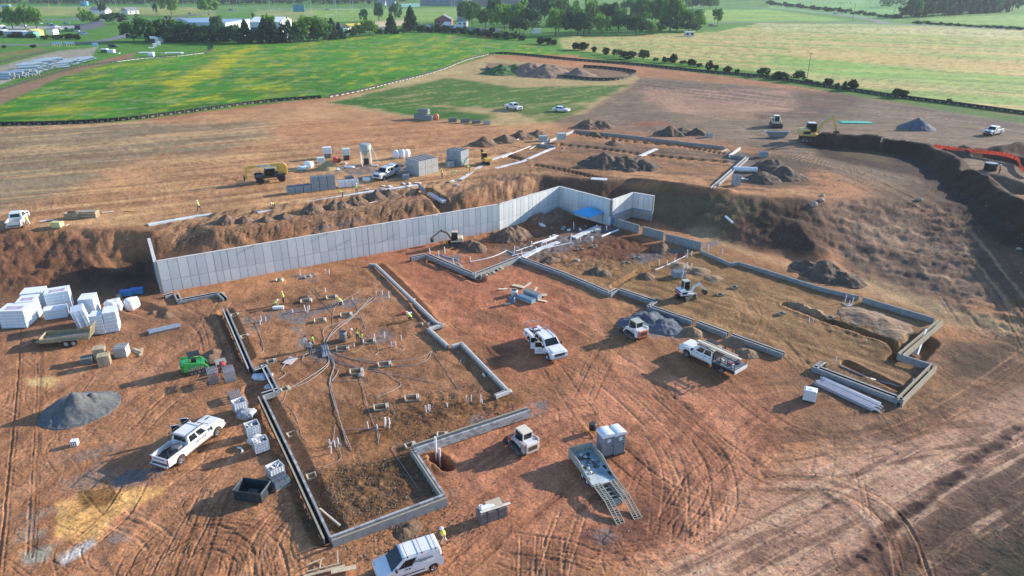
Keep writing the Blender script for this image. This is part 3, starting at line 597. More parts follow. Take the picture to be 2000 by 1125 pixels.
TENTB = mat('blue_canopy', (0.05, 0.38, 0.75), 0.6, var=0.05)
CHROME = mat('chrome', (0.7, 0.7, 0.72), 0.2, metal=0.9, var=0.05)
INK = mat('lettering_dark', (0.06, 0.07, 0.10), 0.6, var=0.0)
CARD = mat('cardboard', (0.60, 0.47, 0.32), 0.8, var=0.06)
_blk = MB().box((0, 0, 0), (0.385, 0.19, 0.19)); 
CONCS = [CONC, mat('concrete_bluish', (0.58, 0.62, 0.63), 0.85, var=0.14, scale=0.7, dirt=(0.38, 0.36, 0.33), dirt_amt=0.6), mat('concrete_pale', (0.68, 0.70, 0.69), 0.85, var=0.12, scale=0.8, dirt=(0.36, 0.34, 0.3), dirt_amt=0.4)]
# ------------------------------------------------------------------ poured basement wall with form-panel faces
def wall_run(parent, a, b, z0, z1, side, split=0.42, th=0.28, mp=None, seed=0, face_mats=None):
    """core + separate form-panel faces on one side (side=+1: left of a->b)"""
    rs = random.Random(seed); d = (b-a); L = d.length; ang = math.atan2(d.y, d.x); n = Vector((-d.y, d.x, 0)).normalized()*side
    m = (a+b)/2
    MB().box((0, 0, (z0+z1)/2), (L+th*0.9, th, z1-z0)).build('core', mat('joint_grey', (0.24, 0.25, 0.25), 0.9), parent, m-n*th/2, ang)
    cap = MB().box((0, 0, z1+0.02), (L+th*0.95, th+0.07, 0.045)).build('top_edge', CONC2, parent, m-n*th/2, ang)
    x = 0.03
    while x < L-0.25:
        w = min(rs.choice((0.9, 1.0, 1.2, 1.2)), L-x-0.02)
        for (p, q) in ((z0+0.01, z0+(z1-z0)*split-0.02), (z0+(z1-z0)*split+0.02, z1-0.03)):
            me = mesh_box(w-0.055, 0.05, q-p, rs.choice(CONCS))
            o = ob('form_panel', me, parent, a+d.normalized()*(x+w/2)+n*(0.010+rs.uniform(0, 0.012))+Vector((0, 0, (p+q)/2)), ang)
        x += w
_mbx = {}
def mesh_box(x, y, z, m=None, taper=1.0):
    k = (round(x, 2), round(y, 2), round(z, 2), (m or CONC).name)
    if k not in _mbx:
        me = bpy.data.meshes.new('piece'); b = MB().box((0, 0, 0), k[:3], taper=taper); me.from_pydata(b.v, [], b.f); me.materials.append(m or CONC); me.update(); _mbx[k] = me
    return _mbx[k]
WH = 4.45
wl = thing('basement_wall', 'long tall poured concrete basement wall with form panel joints, cut into the bank', 'wall', (0, 0, 0))
for i in range(3): wall_run(wl, WALL[i], WALL[i+1], -0.3, WH, -1, seed=i)
for i in (3, 4): wall_run(wl, WALL[i], WALL[i+1], 1.75, WH, -1, split=0.02, seed=i)
for i in (3, 4):
    a, b = WALL[i], WALL[i+1]; d = b-a; n = Vector((d.y, -d.x, 0)).normalized(); ang = math.atan2(d.y, d.x)
    MB().box((0, 0, 0.7), (d.length, 0.3, 1.8)).build('block_base', BLOCK, wl, (a+b)/2-n*0.16, ang)
    MB().box((0, 0, 1.68), (d.length+0.1, 0.34, 0.14)).build('waterproofing_band', BLUE, wl, (a+b)/2-n*0.14, ang)
MB().box((0, 0, 0.55), (0.34, 0.34, 1.1)).build('waterproofing_strip', BLUE, wl, WALL[3]+Vector((0.25, 0.1, 0.4)), 0)
# the return at the near left end
ra = P(293, 466, WH); ra.z = 0; rb = WALL[0].copy()
wall_run(wl, rb, ra, -0.3, WH, -1, seed=9, th=0.32)
dd = (ra-rb).normalized()
MB().box((0, 0, 2.0), (2.6, 0.05, 1.6)).build('waterproofing_sheet', BLUE, wl, rb+dd*1.5+Vector((-0.42, -0.1, 0.3)), math.atan2(dd.y, dd.x))
for u, v in ((500, 479), (644, 455), (748, 439), (852, 422)):
    p = P(u, v, WH); MB().box((0, 0, 0.06), (0.5, 0.2, 0.12)).build('brace_clip', WOODW, wl, (p.x, p.y, WH), 0.5)
# ------------------------------------------------------------------ block foundation walls
NB = [0]
def block_face(parent, a, b, z0, courses, th, mm, individual, off):
    d = b-a; L = d.length; ang = math.atan2(d.y, d.x); n = Vector((-d.y, d.x, 0)).normalized(); dn = d.normalized()
    c = a+n*off
    if individual:
        core = MB().box((L/2, 0, courses*0.1), (L, th-0.03, courses*0.2-0.02)).build('mortar_core', MORT, parent, (c.x, c.y, z0), ang)
        for r in range(courses):
            x = -0.2 if r % 2 else 0.0
            while x < L-0.02:
                x0 = max(x, 0); x1 = min(x+0.4, L)
                if x1-x0 > 0.08:
                    o = ob('block', mesh_box(round((x1-x0)/0.05)*0.05-0.014, th, 0.186, mm if random.random() < 0.7 else BLOCKL if mm is BLOCK else BLOCK), parent, c+dn*((x0+x1)/2)+Vector((0, 0, z0+r*0.2+0.1)), ang)
                x += 0.4
        NB[0] += 1
    else:
        m = MB()
        for r in range(courses):
            x = -0.2 if r % 2 else 0.0
            while x < L-0.02:
                x0 = max(x, 0); x1 = min(x+0.4, L)
                if x1-x0 > 0.05: m.box(((x0+x1)/2, 0, r*0.2+0.1), (x1-x0-0.014, th, 0.186))
                x += 0.4
        o = m.build('block_courses', mm, parent, (c.x, c.y, z0), ang); o['kind'] = 'stuff'
        MB().box((L/2, 0, courses*0.1), (L, th-0.03, courses*0.2-0.02)).build('mortar_core', MORT, parent, (c.x, c.y, z0), ang)
def foundation(name, label, pts, level=0.0, courses=3, double=True, mm=None, near=False, gap=0.30, inner=None, side=1, top=None, sunk=0.0):
    H = courses*0.2-sunk
    w = [P(u, v, level+H) for u, v in pts]
    for q in w: q.z = 0
    t = thing(name, label, 'foundation', (0, 0, 0), 0)
    z0 = level-sunk
    for a, b in zip(w[:-1], w[1:]):
        block_face(t, a, b, z0, courses, 0.19, mm or BLOCK, near, 0)
        if double:
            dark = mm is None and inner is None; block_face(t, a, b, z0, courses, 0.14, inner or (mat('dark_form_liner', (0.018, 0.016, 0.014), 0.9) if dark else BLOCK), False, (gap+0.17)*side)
            d = b-a; n = Vector((-d.y, d.x, 0)).normalized(); c = (a+b)/2+n*(gap*0.5+0.09)*side
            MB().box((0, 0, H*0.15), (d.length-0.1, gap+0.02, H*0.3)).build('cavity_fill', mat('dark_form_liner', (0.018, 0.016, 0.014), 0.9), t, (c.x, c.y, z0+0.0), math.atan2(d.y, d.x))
            if top or dark:
                c2 = (a+b)/2+n*(gap+0.17)*side
                MB().box((0, 0, 0), (d.length, 0.15, 0.04)).build('cap', top or BLOCKL, t, (c2.x, c2.y, z0+courses*0.2+0.022), math.atan2(d.y, d.x))
    return t
foundation('block_foundation', 'zigzag block foundation wall with dark cavity left of the conduit floor', [(443, 602), (494, 718)], courses=3, side=-1)
foundation('block_foundation', 'short stepped block foundation corner beside the white plastic sheet', [(494, 720), (519, 711), (545, 762), (514, 772)], courses=3, side=-1)
foundation('block_foundation', 'long double block foundation wall running down to the nearest corner', [(514, 772), (578, 905), (645, 1048)], courses=3, side=-1, near=True, top=TAN)
foundation('block_foundation', 'pale front block foundation wall facing the white van', [(645, 1048), (868, 965)], courses=4, near=True, mm=BLOCKL, inner=BLOCK, side=-1, top=TAN)
foundation('block_foundation', 'tan short block foundation wall beside the deep pipe pit', [(868, 965), (808, 876)], courses=3, mm=BLOCKL, inner=BLOCK, gap=0.10, top=TAN, near=True)
foundation('block_foundation', 'pale block foundation wall behind the tall white pipe', [(808, 876), (1036, 800)], courses=4, near=True, mm=BLOCKL, inner=BLOCK, side=1, top=TAN)
foundation('block_foundation', 'straight low block foundation wall right of the conduit floor', [(722, 514), (735, 516), (853, 628), (866, 633), (838, 640), (876, 674)], courses=2, mm=CONC2, gap=0.08, side=-1)
foundation('block_foundation', 'low block foundation wall with a jog beside the shaded ground', [(882, 674), (902, 668), (994, 762), (968, 772)], courses=2, mm=CONC2, gap=0.08, side=-1)
foundation('block_foundation', 'small zigzag footing wall at the foot of the tall wall end', [(322, 578), (340, 573), (347, 588), (425, 573), (436, 583)], courses=2, side=1)
foundation('block_foundation', 'notched block foundation wall around the white drain pipes', [(803, 503), (833, 497), (926, 537), (1014, 503), (1100, 534), (1192, 573)], courses=3, side=1, gap=0.24)
foundation('block_foundation', 'block foundation wall behind the white excavator and grey gravel pile', [(1192, 573), (1208, 565), (1277, 588), (1264, 597), (1352, 627)], courses=3, side=1, gap=0.24)
foundation('block_foundation', 'middle piece of foundation wall behind the flatbed truck', [(1361, 629), (1420, 651)], courses=3, side=1, gap=0.24)
foundation('block_foundation', 'end piece of foundation wall right of the flatbed truck', [(1428, 654), (1530, 691)], courses=3, side=1, gap=0.24)
foundation('block_foundation', 'thin bluish foundation wall along the far side of the right building', [(1368, 488), (1428, 514), (1442, 511), (1500, 528), (1605, 561), (1679, 578)], courses=3, double=False)
foundation('block_foundation', 'thin bluish foundation wall ending at the far right corner', [(1686, 580), (1826, 621)], courses=4, double=False)
foundation('block_foundation', 'double tan topped foundation wall at the far right corner', [(1833, 624), (1755, 690)], courses=4, mm=TAN, inner=TAN, gap=0.3, side=1, top=TAN)
foundation('block_foundation', 'short bluish foundation wall between two tan topped walls', [(1757, 691), (1823, 712)], courses=4, double=False)
foundation('block_foundation', 'double tan topped foundation wall nearest the right edge', [(1829, 714), (1763, 781)], courses=4, mm=TAN, inner=TAN, gap=0.3, side=-1, top=TAN)
foundation('block_foundation', 'dark cavity foundation wall behind the bundle of long pipes', [(1763, 782), (1588, 716), (1604, 705)], courses=3, side=-1, gap=0.3)
for i, (a, b, lab) in enumerate([((1192, 423), (1249, 440), 'grey block wall panel nearest the tall concrete corner'), ((1256, 442), (1297, 453), 'middle grey block wall panel between two gaps'), ((1301, 456), (1371, 473), 'longest grey block wall panel below the dark bank')]):
    foundation('block_wall', lab, [a, b], courses=7, double=False); COL.objects[-1]
foundation('block_foundation', 'bright upper foundation wall left of the upper footings', [(1056, 280), (1120, 254)], UP, 3, False, mm=BLOCKL)
foundation('block_foundation', 'long blue grey foundation wall across the upper terrace', [(1122, 253), (1220, 263), (1320, 275), (1416, 286)], UP, 3, False)
foundation('block_foundation', 'short white concrete stub wall on the upper terrace', [(1446, 287), (1424, 302)], UP, 3, False, mm=CONC2)
foundation('block_foundation', 'short low wall joining the diagonal wall on the upper terrace', [(1426, 302), (1457, 306)], UP, 3, False)
foundation('block_foundation', 'diagonal double foundation wall on the upper terrace', [(1457, 306), (1388, 366)], UP, 3, True, gap=0.3, mm=BLOCKL)
foundation('block_foundation', 'short grey wall piece left of the upper terrace trench', [(1054, 281), (1083, 284)], UP, 3, False)
foundation('block_wall', 'short block pier standing in the trench above the bank', [(818, 358), (830, 368)], UP, 5, False)
def footing(label, pts, w, level, h=0.12):
    p = [P(u, v, level+h) for u, v in pts]; m = MB()
    for a, b in zip(p[:-1], p[1:]):
        a = a.copy(); b = b.copy(); za = float(hgt(a.x, a.y)); zb = float(hgt(b.x, b.y)); zz = max(za, zb, level)
        m.box(((a.x+b.x)/2, (a.y+b.y)/2, level+h/2-0.2+random.uniform(0, .01)), ((b-a).length+0.1, w+random.uniform(0, .01), h+0.4), rz=math.atan2(b.y-a.y, b.x-a.x))
    tag(m.build('concrete_footing', CONC), label, 'footing')
footing('long pale concrete footing strip along the top of the bank', [(290, 438), (380, 422), (478, 409)], 0.9, UP)
footing('pale footing strip with rebar workers, in front of the block pallets', [(502, 413), (620, 391), (700, 377), (815, 361)], 0.9, UP)
footing('wet concrete footing in the notch above the bank', [(838, 376), (868, 391)], 0.9, UP-0.45)
footing('stepped footing strip beside the yellow mini excavator', [(1000, 298), (960, 312), (925, 333), (900, 350)], 0.8, UP-0.05)
footing('narrow footing strip across the left of the upper terrace', [(1081, 288), (1020, 315), (968, 328)], 0.8, UP-0.02)
footing('pale broken footing piece in the middle of the upper terrace', [(1250, 304), (1282, 290)], 0.8, UP)
footing('wet footing slab at the edge of the bank by the blue block', [(1155, 348), (1185, 350)], 1.4, UP-0.1)
footing('pale footing strip below the blue canopy', [(1121, 463), (1170, 441)], 0.9, 0.1)
footing('pale footing strip between drain pipes in the floor', [(1015, 504), (1050, 487), (1090, 472)], 0.8, 0.1)
# ------------------------------------------------------------------ piles of soil and stone
SOIL = mat('spoil_soil', (0.17, 0.102, 0.062), 0.95, var=0.35, scale=1.3, bump=0.12, bscale=3.5)
SOILD = mat('dark_spoil_soil', (0.105, 0.072, 0.048), 0.95, var=0.35, scale=1.3, bump=0.12, bscale=3.5)
SOILT = mat('tan_spoil_soil', (0.24, 0.155, 0.088), 0.95, var=0.3, scale=1.3, bump=0.12, bscale=3.5)
STONE = mat('crushed_stone', (0.11, 0.115, 0.115), 0.9, var=0.3, scale=2.5, bump=0.05, bscale=9, dirt=(0.20, 0.19, 0.17), dirt_amt=0.5)
STONEB = mat('blue_grey_stone', (0.085, 0.10, 0.125), 0.9, var=0.3, scale=1.5, bump=0.05, bscale=9, dirt=(0.17, 0.19, 0.21), dirt_amt=0.5)
SAND = mat('masonry_sand', (0.40, 0.27, 0.12), 0.95, var=0.2, scale=1.5, bump=0.04, bscale=6)
def pile(name, label, pts, h, m, rough=0.35, peaks=None, seed=1, cat='dirt pile', sharp=1.0, res=46):
    res = int(res*1.5)
    """heap standing on the ground along a pixel line pts=[(u,v,radius m)], ridged and clumpy"""
    kk = 1.0 if pts[0][1] < 150 else 0.72
    pts = [(u, v, r*kk) for u, v, r in pts]; sharp *= 1.15
    w = [(G(u, v), r) for u, v, r in pts]
    x0 = min(p.x-r for p, r in w)-0.5; x1 = max(p.x+r for p, r in w)+0.5; y0 = min(p.y-r for p, r in w)-0.5; y1 = max(p.y+r for p, r in w)+0.5
    nx = res; ny = max(12, int(res*(y1-y0)/(x1-x0))) if (x1-x0) > (y1-y0) else res
    if (y1-y0) >= (x1-x0): nx = max(12, int(res*(x1-x0)/(y1-y0)))
    gx, gy = np.meshgrid(np.linspace(x0, x1, nx), np.linspace(y0, y1, ny)); f = np.zeros(gx.shape)
    for i, (p, r) in enumerate(w):
        d = np.hypot(gx-p.x, gy-p.y)/r + (fbm(gx/1.6, gy/1.6, seed+i, 3)-0.5)*rough*1.3
        f = np.maximum(f, np.clip(1-d, 0, 1)**sharp*r/max(q[1] for q in w)*(0.85+0.3*vnoise(gx/3, gy/3, seed)))
    g = hgt(gx, gy); k = h*f/max(f.max(), 1e-6)
    z = g + np.where(k > 0, k, -0.35) + (k > 0.03)*((fbm(gx/0.7, gy/0.7, seed+5, 3)-0.5)*0.5+(fbm(gx/0.28, gy/0.28, seed+9, 2)-0.5)*0.35)*rough*min(h, 1.5)
    c = w[0][0]; V = [(a-c.x, b-c.y, q-c.z) for a, b, q in zip(gx.ravel(), gy.ravel(), z.ravel())]
    F = [(j*nx+i, j*nx+i+1, (j+1)*nx+i+1, (j+1)*nx+i) for j in range(ny-1) for i in range(nx-1)
         if max(k[j, i], k[j, i+1], k[j+1, i], k[j+1, i+1]) > 0]
    used = sorted({q for f_ in F for q in f_}); mp = {q: i for i, q in enumerate(used)}
    b = MB(); b.add([V[q] for q in used], [tuple(mp[q] for q in f_) for f_ in F])
    return tag(b.build(name, m, None, c, smooth=True), label, cat)
pile('gravel_pile', 'large dark grey gravel pile on the left in front of the pallet stacks', [(152, 800, 4.7), (185, 790, 3.4), (122, 811, 3.0)], 2.0, STONE, 0.16, seed=3, cat='gravel pile', sharp=1.15, res=70)
pile('gravel_pile', 'blue grey gravel pile behind the white and orange track loader', [(1243, 636, 3.4), (1268, 629, 4.0), (1296, 637, 3.4)], 1.2, STONEB, 0.35, seed=5, cat='gravel pile', sharp=0.9, res=60)
pile('gravel_pile', 'far blue grey gravel cone on the upper terrace', [(1790, 250, 6.0)], 2.6, STONEB, 0.15, seed=6, cat='gravel pile')
pile('sand_pile', 'small brown sand pile beside the mortar mixer', [(641, 329, 3.4)], 1.5, SAND, 0.15, seed=7, cat='sand pile')
DP = [([(1180, 320, 7), (1225, 322, 7.5), (1255, 326, 5)], 2.3, SOILD, 'broad dark dirt mound in the middle of the upper terrace'),
      ([(1150, 248, 5), (1175, 248, 4.5)], 2.0, SOIL, 'red brown dirt pile behind the bright corner of the upper footings'),
      ([(1310, 262, 5.5), (1330, 260, 5), (1360, 262, 4)], 2.0, SOILD, 'grey brown dirt pile beyond the long blue grey footing'),
      ([(1050, 265, 4), (1020, 268, 4.5), (985, 276, 4.5), (945, 282, 4.5)], 1.9, SOIL, 'long red brown spoil ridge above the yellow mini excavator'),
      ([(1200, 281, 3)], 0.8, SOIL, 'small reddish dirt heap inside the upper footings'), ([(1162, 264, 2.6)], 0.8, SOIL, 'low dirt heap beside the upper foundation wall'),
      ([(1505, 330, 6), (1530, 345, 5.5), (1490, 350, 5)], 2.0, SOILD, 'dark lumpy spoil heap right of the diagonal upper wall'),
      ([(610, 500, 0.1), (445, 433, 2.4)], 1.2, SOIL, 'dirt cone on the bank near the kneeling rebar worker'), ([(478, 432, 2.2)], 0.9, SOIL, 'second dirt cone from the left on the bank'),
      ([(612, 412, 2.8)], 1.4, SOIL, 'pointed dirt cone on the bank behind the tall wall'), ([(655, 404, 2.6), (668, 404, 2.2)], 1.1, SOIL, 'twin dirt heap on the bank right of the pointed cone'),
      ([(700, 396, 2.6), (690, 398, 2.2)], 1.2, SOIL, 'rounded dirt heap on the bank in front of two workers'), ([(735, 388, 3.2), (760, 384, 3)], 1.5, SOIL, 'widest dirt heap on the bank, under the silver pickup'),
      ([(555, 424, 2.2)], 0.8, SOIL, 'low dirt heap on the bank right of the crouching worker'), ([(520, 430, 1.9)], 0.7, SOIL, 'lowest dirt heap on the bank'),
      ([(995, 462, 4.2), (1010, 458, 3.4)], 1.7, SOIL, 'dark clumpy dirt pile against the sunlit part of the tall wall'), ([(920, 480, 2.8), (935, 487, 2.2)], 1.1, SOIL, 'loose dirt heap beside the tan mini excavator'),
      ([(1055, 430, 4.2), (1090, 424, 4.2)], 1.5, SOIL, 'dark dirt pile in the shaded wall corner'),
      ([(1292, 486, 2.4)], 1.2, SOIL, 'dirt cone in front of the longest grey block wall panel'), ([(1075, 508, 2.0)], 0.6, SOIL, 'small clumpy heap by the notched foundation wall'),
      ([(1165, 532, 2.0), (1180, 534, 1.6)], 0.8, SOIL, 'small dirt heap in the middle of the right building floor'), ([(1262, 541, 1.8)], 0.7, SOIL, 'small dirt heap left of the blue utility box'),
      ([(1330, 520, 2.2), (1365, 530, 2.6), (1395, 545, 2.0)], 0.5, SOILT, 'long tan spoil ridge beside the pipe trench'),
      ([(1575, 524, 3.4), (1610, 534, 4.6), (1650, 548, 3.8)], 1.6, SOILD, 'dark olive dirt pile outside the far right foundation wall'),
      ([(1690, 620, 4.4), (1730, 632, 4.2), (1745, 650, 3.0)], 0.55, SOILT, 'broad tan dirt mound inside the right building'),
      ([(1560, 604, 2.2), (1590, 612, 2.2)], 0.6, SOILT, 'low tan spoil ridge along the trench'),
      ([(1352, 650, 2.0)], 0.8, SOILT, 'small tan dirt heap beside the flatbed truck cab'), ([(1440, 668, 2.4), (1460, 690, 2.0)], 0.6, SOILT, 'tan dirt heap behind the flatbed truck bed'),
      ([(1070, 146, 11), (1035, 142, 10), (1130, 148, 7)], 4.2, mat('pinkish_spoil', (0.23, 0.15, 0.10), 0.95, var=0.2, scale=0.4, bump=0.1, bscale=1), 'large bare dirt stockpile inside the oval silt fence'),
      ([(980, 143, 8.5), (1005, 141, 9)], 3.4, mat('grassed_spoil', (0.05, 0.12, 0.03), 0.95, var=0.3, scale=0.5, bump=0.15, bscale=2), 'grass covered shoulder of the stockpile inside the oval fence'),
      ([(1882, 295, 3.6)], 0.9, SOILD, 'small dark mound behind the orange barrier fence'), ([(325, 617, 1.2), (300, 612, 1.0)], 0.45, SOIL, 'reddish dirt lump beside the pit near the white wrapped packs'),
      ([(410, 700, 1.6), (418, 690, 1.4)], 0.5, SOIL, 'orange dirt heap beside the green track loader'), ([(600, 582, 1.5)], 0.35, SOIL, 'low dark dirt heap by two workers in yellow'),
      ([(800, 1030, 1.4), (790, 1040, 1.2)], 0.35, SOIL, 'clumpy dirt heap behind the white van'), ([(650, 578, 0.8)], 0.2, SOIL, 'tiny dirt heap by a plank form box')]
for i, (p, h, m, lab) in enumerate(DP):
    p = [q for q in p if q[2] > 0.2]; pile('dirt_pile', lab, p, h, m, 0.42 if p[0][1] > 160 else 0.2, seed=20+i*3, res=44)
# loose stones and clods, uncountable
rs = random.Random(11); m = MB(); m2 = MB(); cand = []
areas = [([(590, 920), (800, 890), (870, 955), (650, 1040)], 2600, 0.04, 0.11), ([(690, 790), (980, 740), (1010, 800), (800, 870)], 900, 0.05, 0.12), ([(-50, 590), (2050, 590), (2050, 1140), (-50, 1140)], 2600, 0.03, 0.10),
         ([(440, 600), (740, 520), (1000, 790), (560, 830)], 700, 0.04, 0.1), ([(880, 470), (1150, 440), (1250, 540), (1000, 500)], 500, 0.06, 0.16), ([(300, 440), (1000, 360), (1060, 380), (320, 490)], 1300, 0.07, 0.2),
         ([(1300, 380), (1620, 400), (1600, 500), (1290, 440)], 300, 0.06, 0.16), ([(460, 620), (560, 760), (640, 1060), (600, 1060), (480, 800), (430, 680)], 700, 0.05, 0.14), ([(640, 1060), (900, 980), (960, 1040), (660, 1110)], 600, 0.04, 0.12),
         ([(1500, 330), (1700, 300), (2000, 430), (1990, 600), (1640, 400)], 400, 0.08, 0.2)]
for poly, n, r0, r1 in areas:
    xs = [q[0] for q in poly]; ysx = [q[1] for q in poly]; k = 0; pa = np.array(poly, float)
    U = np.array([rs.uniform(min(xs), max(xs)) for _ in range(n*2)]); V_ = np.array([rs.uniform(min(ysx), max(ysx)) for _ in range(n*2)])
    ii = np.nonzero(inside(U, V_, poly))[0][:n]
    cand += [(U[i], V_[i], rs.uniform(r0, r1)) for i in ii]
gp = GL([(a, b) for a, b, _ in cand])
for p, (a, b, r) in zip(gp, cand):
    c = (p.x, p.y, p.z+r*0.2); q = [(rs.uniform(0.6, 1.1)*r) for _ in range(6)]
    vs_ = [(c[0]+q[0], c[1], c[2]), (c[0], c[1]+q[1], c[2]), (c[0]-q[2], c[1], c[2]), (c[0], c[1]-q[3], c[2]), (c[0]+q[4]*0.2, c[1], c[2]+q[4]*0.8)]
    (m if rs.random() < 0.93 else m2).add(vs_, [(0, 1, 4), (1, 2, 4), (2, 3, 4), (3, 0, 4)])
tag(m.build('loose_clods', mat('clod_soil', (0.20, 0.125, 0.075), 0.95, var=0.35, scale=1.5)), kind='stuff'); tag(m2.build('loose_stones', mat('pale_stone', (0.34, 0.28, 0.23), 0.9, var=0.3, scale=2)), kind='stuff')
for (u, v, r) in ((1589, 401, 0.8), (1604, 392, 0.6), (1606, 383, 0.5), (1796, 391, 0.6), (1640, 353, 0.3), (1990, 487, 0.4), (1127, 510, 0.5), (705, 734, 0.45)):
    b = bmesh.new(); bmesh.ops.create_icosphere(b, subdivisions=2, radius=r)
    for q in b.verts: q.co *= 0.75+0.5*rs.random()*0.5; q.co.z *= 0.6
    me_ = bpy.data.meshes.new('boulder'); b.to_mesh(me_); b.free(); me_.materials.append(MATS['pale_stone'])
    p = G(u, v); o = ob('boulder', me_, None, (p.x, p.y, p.z+r*0.2)); tag(o, 'pale angular boulder lying on the bare ground', 'boulder', 'pale boulders scattered on the bare ground')
# ------------------------------------------------------------------ vehicles
def lathe_y(b, prof, c, n=20, mi=0):
    """spin (radius, y) profile about the y axis through c"""
    o = len(b.v)
    for r, y in prof:
        for k in range(n):
            a = 2*math.pi*k/n; b.v.append((c[0]+r*math.cos(a), c[1]+y, c[2]+r*math.sin(a)))
    for i in range(len(prof)-1):
        for k in range(n):
            b.f.append((o+i*n+k, o+i*n+(k+1) % n, o+(i+1)*n+(k+1) % n, o+(i+1)*n+k)); b.m.append(mi)
    return b
def wheel(par, x, y, r, w, rim=None, steel=False):
    s = 1 if y > 0 else -1
    t = lathe_y(MB(), [(r*0.62, w/2*s), (r*0.92, w/2*s), (r, w/2*0.7*s), (r, -w/2*0.7*s), (r*0.92, -w/2*s), (r*0.5, -w/2*s)], (0, 0, 0)).build('wheel', RUBBER, par, (x, y, r), smooth=True)
    b = lathe_y(MB(), [(0.001, w*0.42*s), (r*0.18, w*0.44*s), (r*0.2, w*0.36*s), (r*0.5, w*0.30*s), (r*0.60, w*0.47*s), (r*0.64, w*0.49*s), (r*0.64, 0.1*s)], (0, 0, 0))
    b.build('rim', rim or CHROME, t, (0, 0, 0), smooth=False)
    h = MB()
    for k in range(6):
        a = k*math.pi/3; h.box((r*0.38*math.cos(a), w*0.36*s, r*0.38*math.sin(a)), (r*0.16, 0.03, r*0.16), ry=-a)
    h.build('rim_holes', BLACK, t, (0, 0, 0))
    return t
def arch(xc, r, zb, n=9):                   # wheel opening seen from below, travelling towards -x
    return [(xc+r*math.cos(a), zb+max(0, r*math.sin(a))) for a in [math.pi*k/(n-1) for k in range(n)]]
def frustum_pts(x0, x1, z0, w0, x2, x3, z1, w1):   # base rear/front, top rear/front
    return [(x0, -w0, z0), (x1, -w0, z0), (x1, w0, z0), (x0, w0, z0), (x2, -w1, z1), (x3, -w1, z1), (x3, w1, z1), (x2, w1, z1)]
def lerp(a, b, t): return tuple(p+(q-p)*t for p, q in zip(a, b))
def pane(par, name, A, B, C_, D, u0, u1, v0, v1, off, m=None):   # quad A(bottom left) B(bottom right) C D, sub rectangle, pushed out along its normal
    def at(u, v): return Vector(lerp(lerp(A, B, u), lerp(D, C_, u), v))
    q = [at(u0, v0), at(u1, v0), at(u1, v1), at(u0, v1)]; n = (q[1]-q[0]).cross(q[3]-q[0]).normalized()
    b = MB().add([p+n*off for p in q]+[p-n*0.02 for p in q], [(0, 1, 2, 3), (7, 6, 5, 4), (0, 4, 5, 1), (1, 5, 6, 2), (2, 6, 7, 3), (3, 7, 4, 0)])
    return b.build(name, m or GLASS, par)
def text_mesh(s, size):
    c = bpy.data.curves.new('lettering', 'FONT'); c.body = s; c.size = size; c.align_x = 'CENTER'; c.align_y = 'CENTER'; c.extrude = 0.004; c.resolution_u = 2
    o = bpy.data.objects.new('lettering', c); COL.objects.link(o); bpy.context.view_layer.update()
    me = bpy.data.meshes.new_from_object(o.evaluated_get(bpy.context.evaluated_depsgraph_get())); bpy.data.objects.remove(o); bpy.data.curves.remove(c); return me
def text(par, s, size, loc, rot, m=None, name='lettering'):
    me = text_mesh(s, size); me.materials.clear(); me.materials.append(m or INK); o = ob(name, me, par, loc); o.rotation_euler = rot; return o
def park(u1, v1, u2, v2, side, half):
    """rear and front wheel contact pixels on one side (side=+1 left, -1 right of travel) -> centre, heading, wheelbase"""
    a, b = GL([(u1, v1), (u2, v2)]); d = b-a; rz = math.atan2(d.y, d.x); n = Vector((-math.sin(rz), math.cos(rz), 0))
    c = (a+b)/2-n*half*side; c.z = (a.z+b.z)/2; return c, rz, math.hypot(d.x, d.y)
MUD = mat('dried_mud', (0.42, 0.29, 0.20), 0.95, var=0.3, scale=5)
LAMPR = mat('tail_lamp', (0.45, 0.02, 0.02), 0.3); LAMPW = mat('head_lamp', (0.7, 0.72, 0.75), 0.15); SEATM = mat('cab_interior', (0.06, 0.055, 0.05), 0.9)
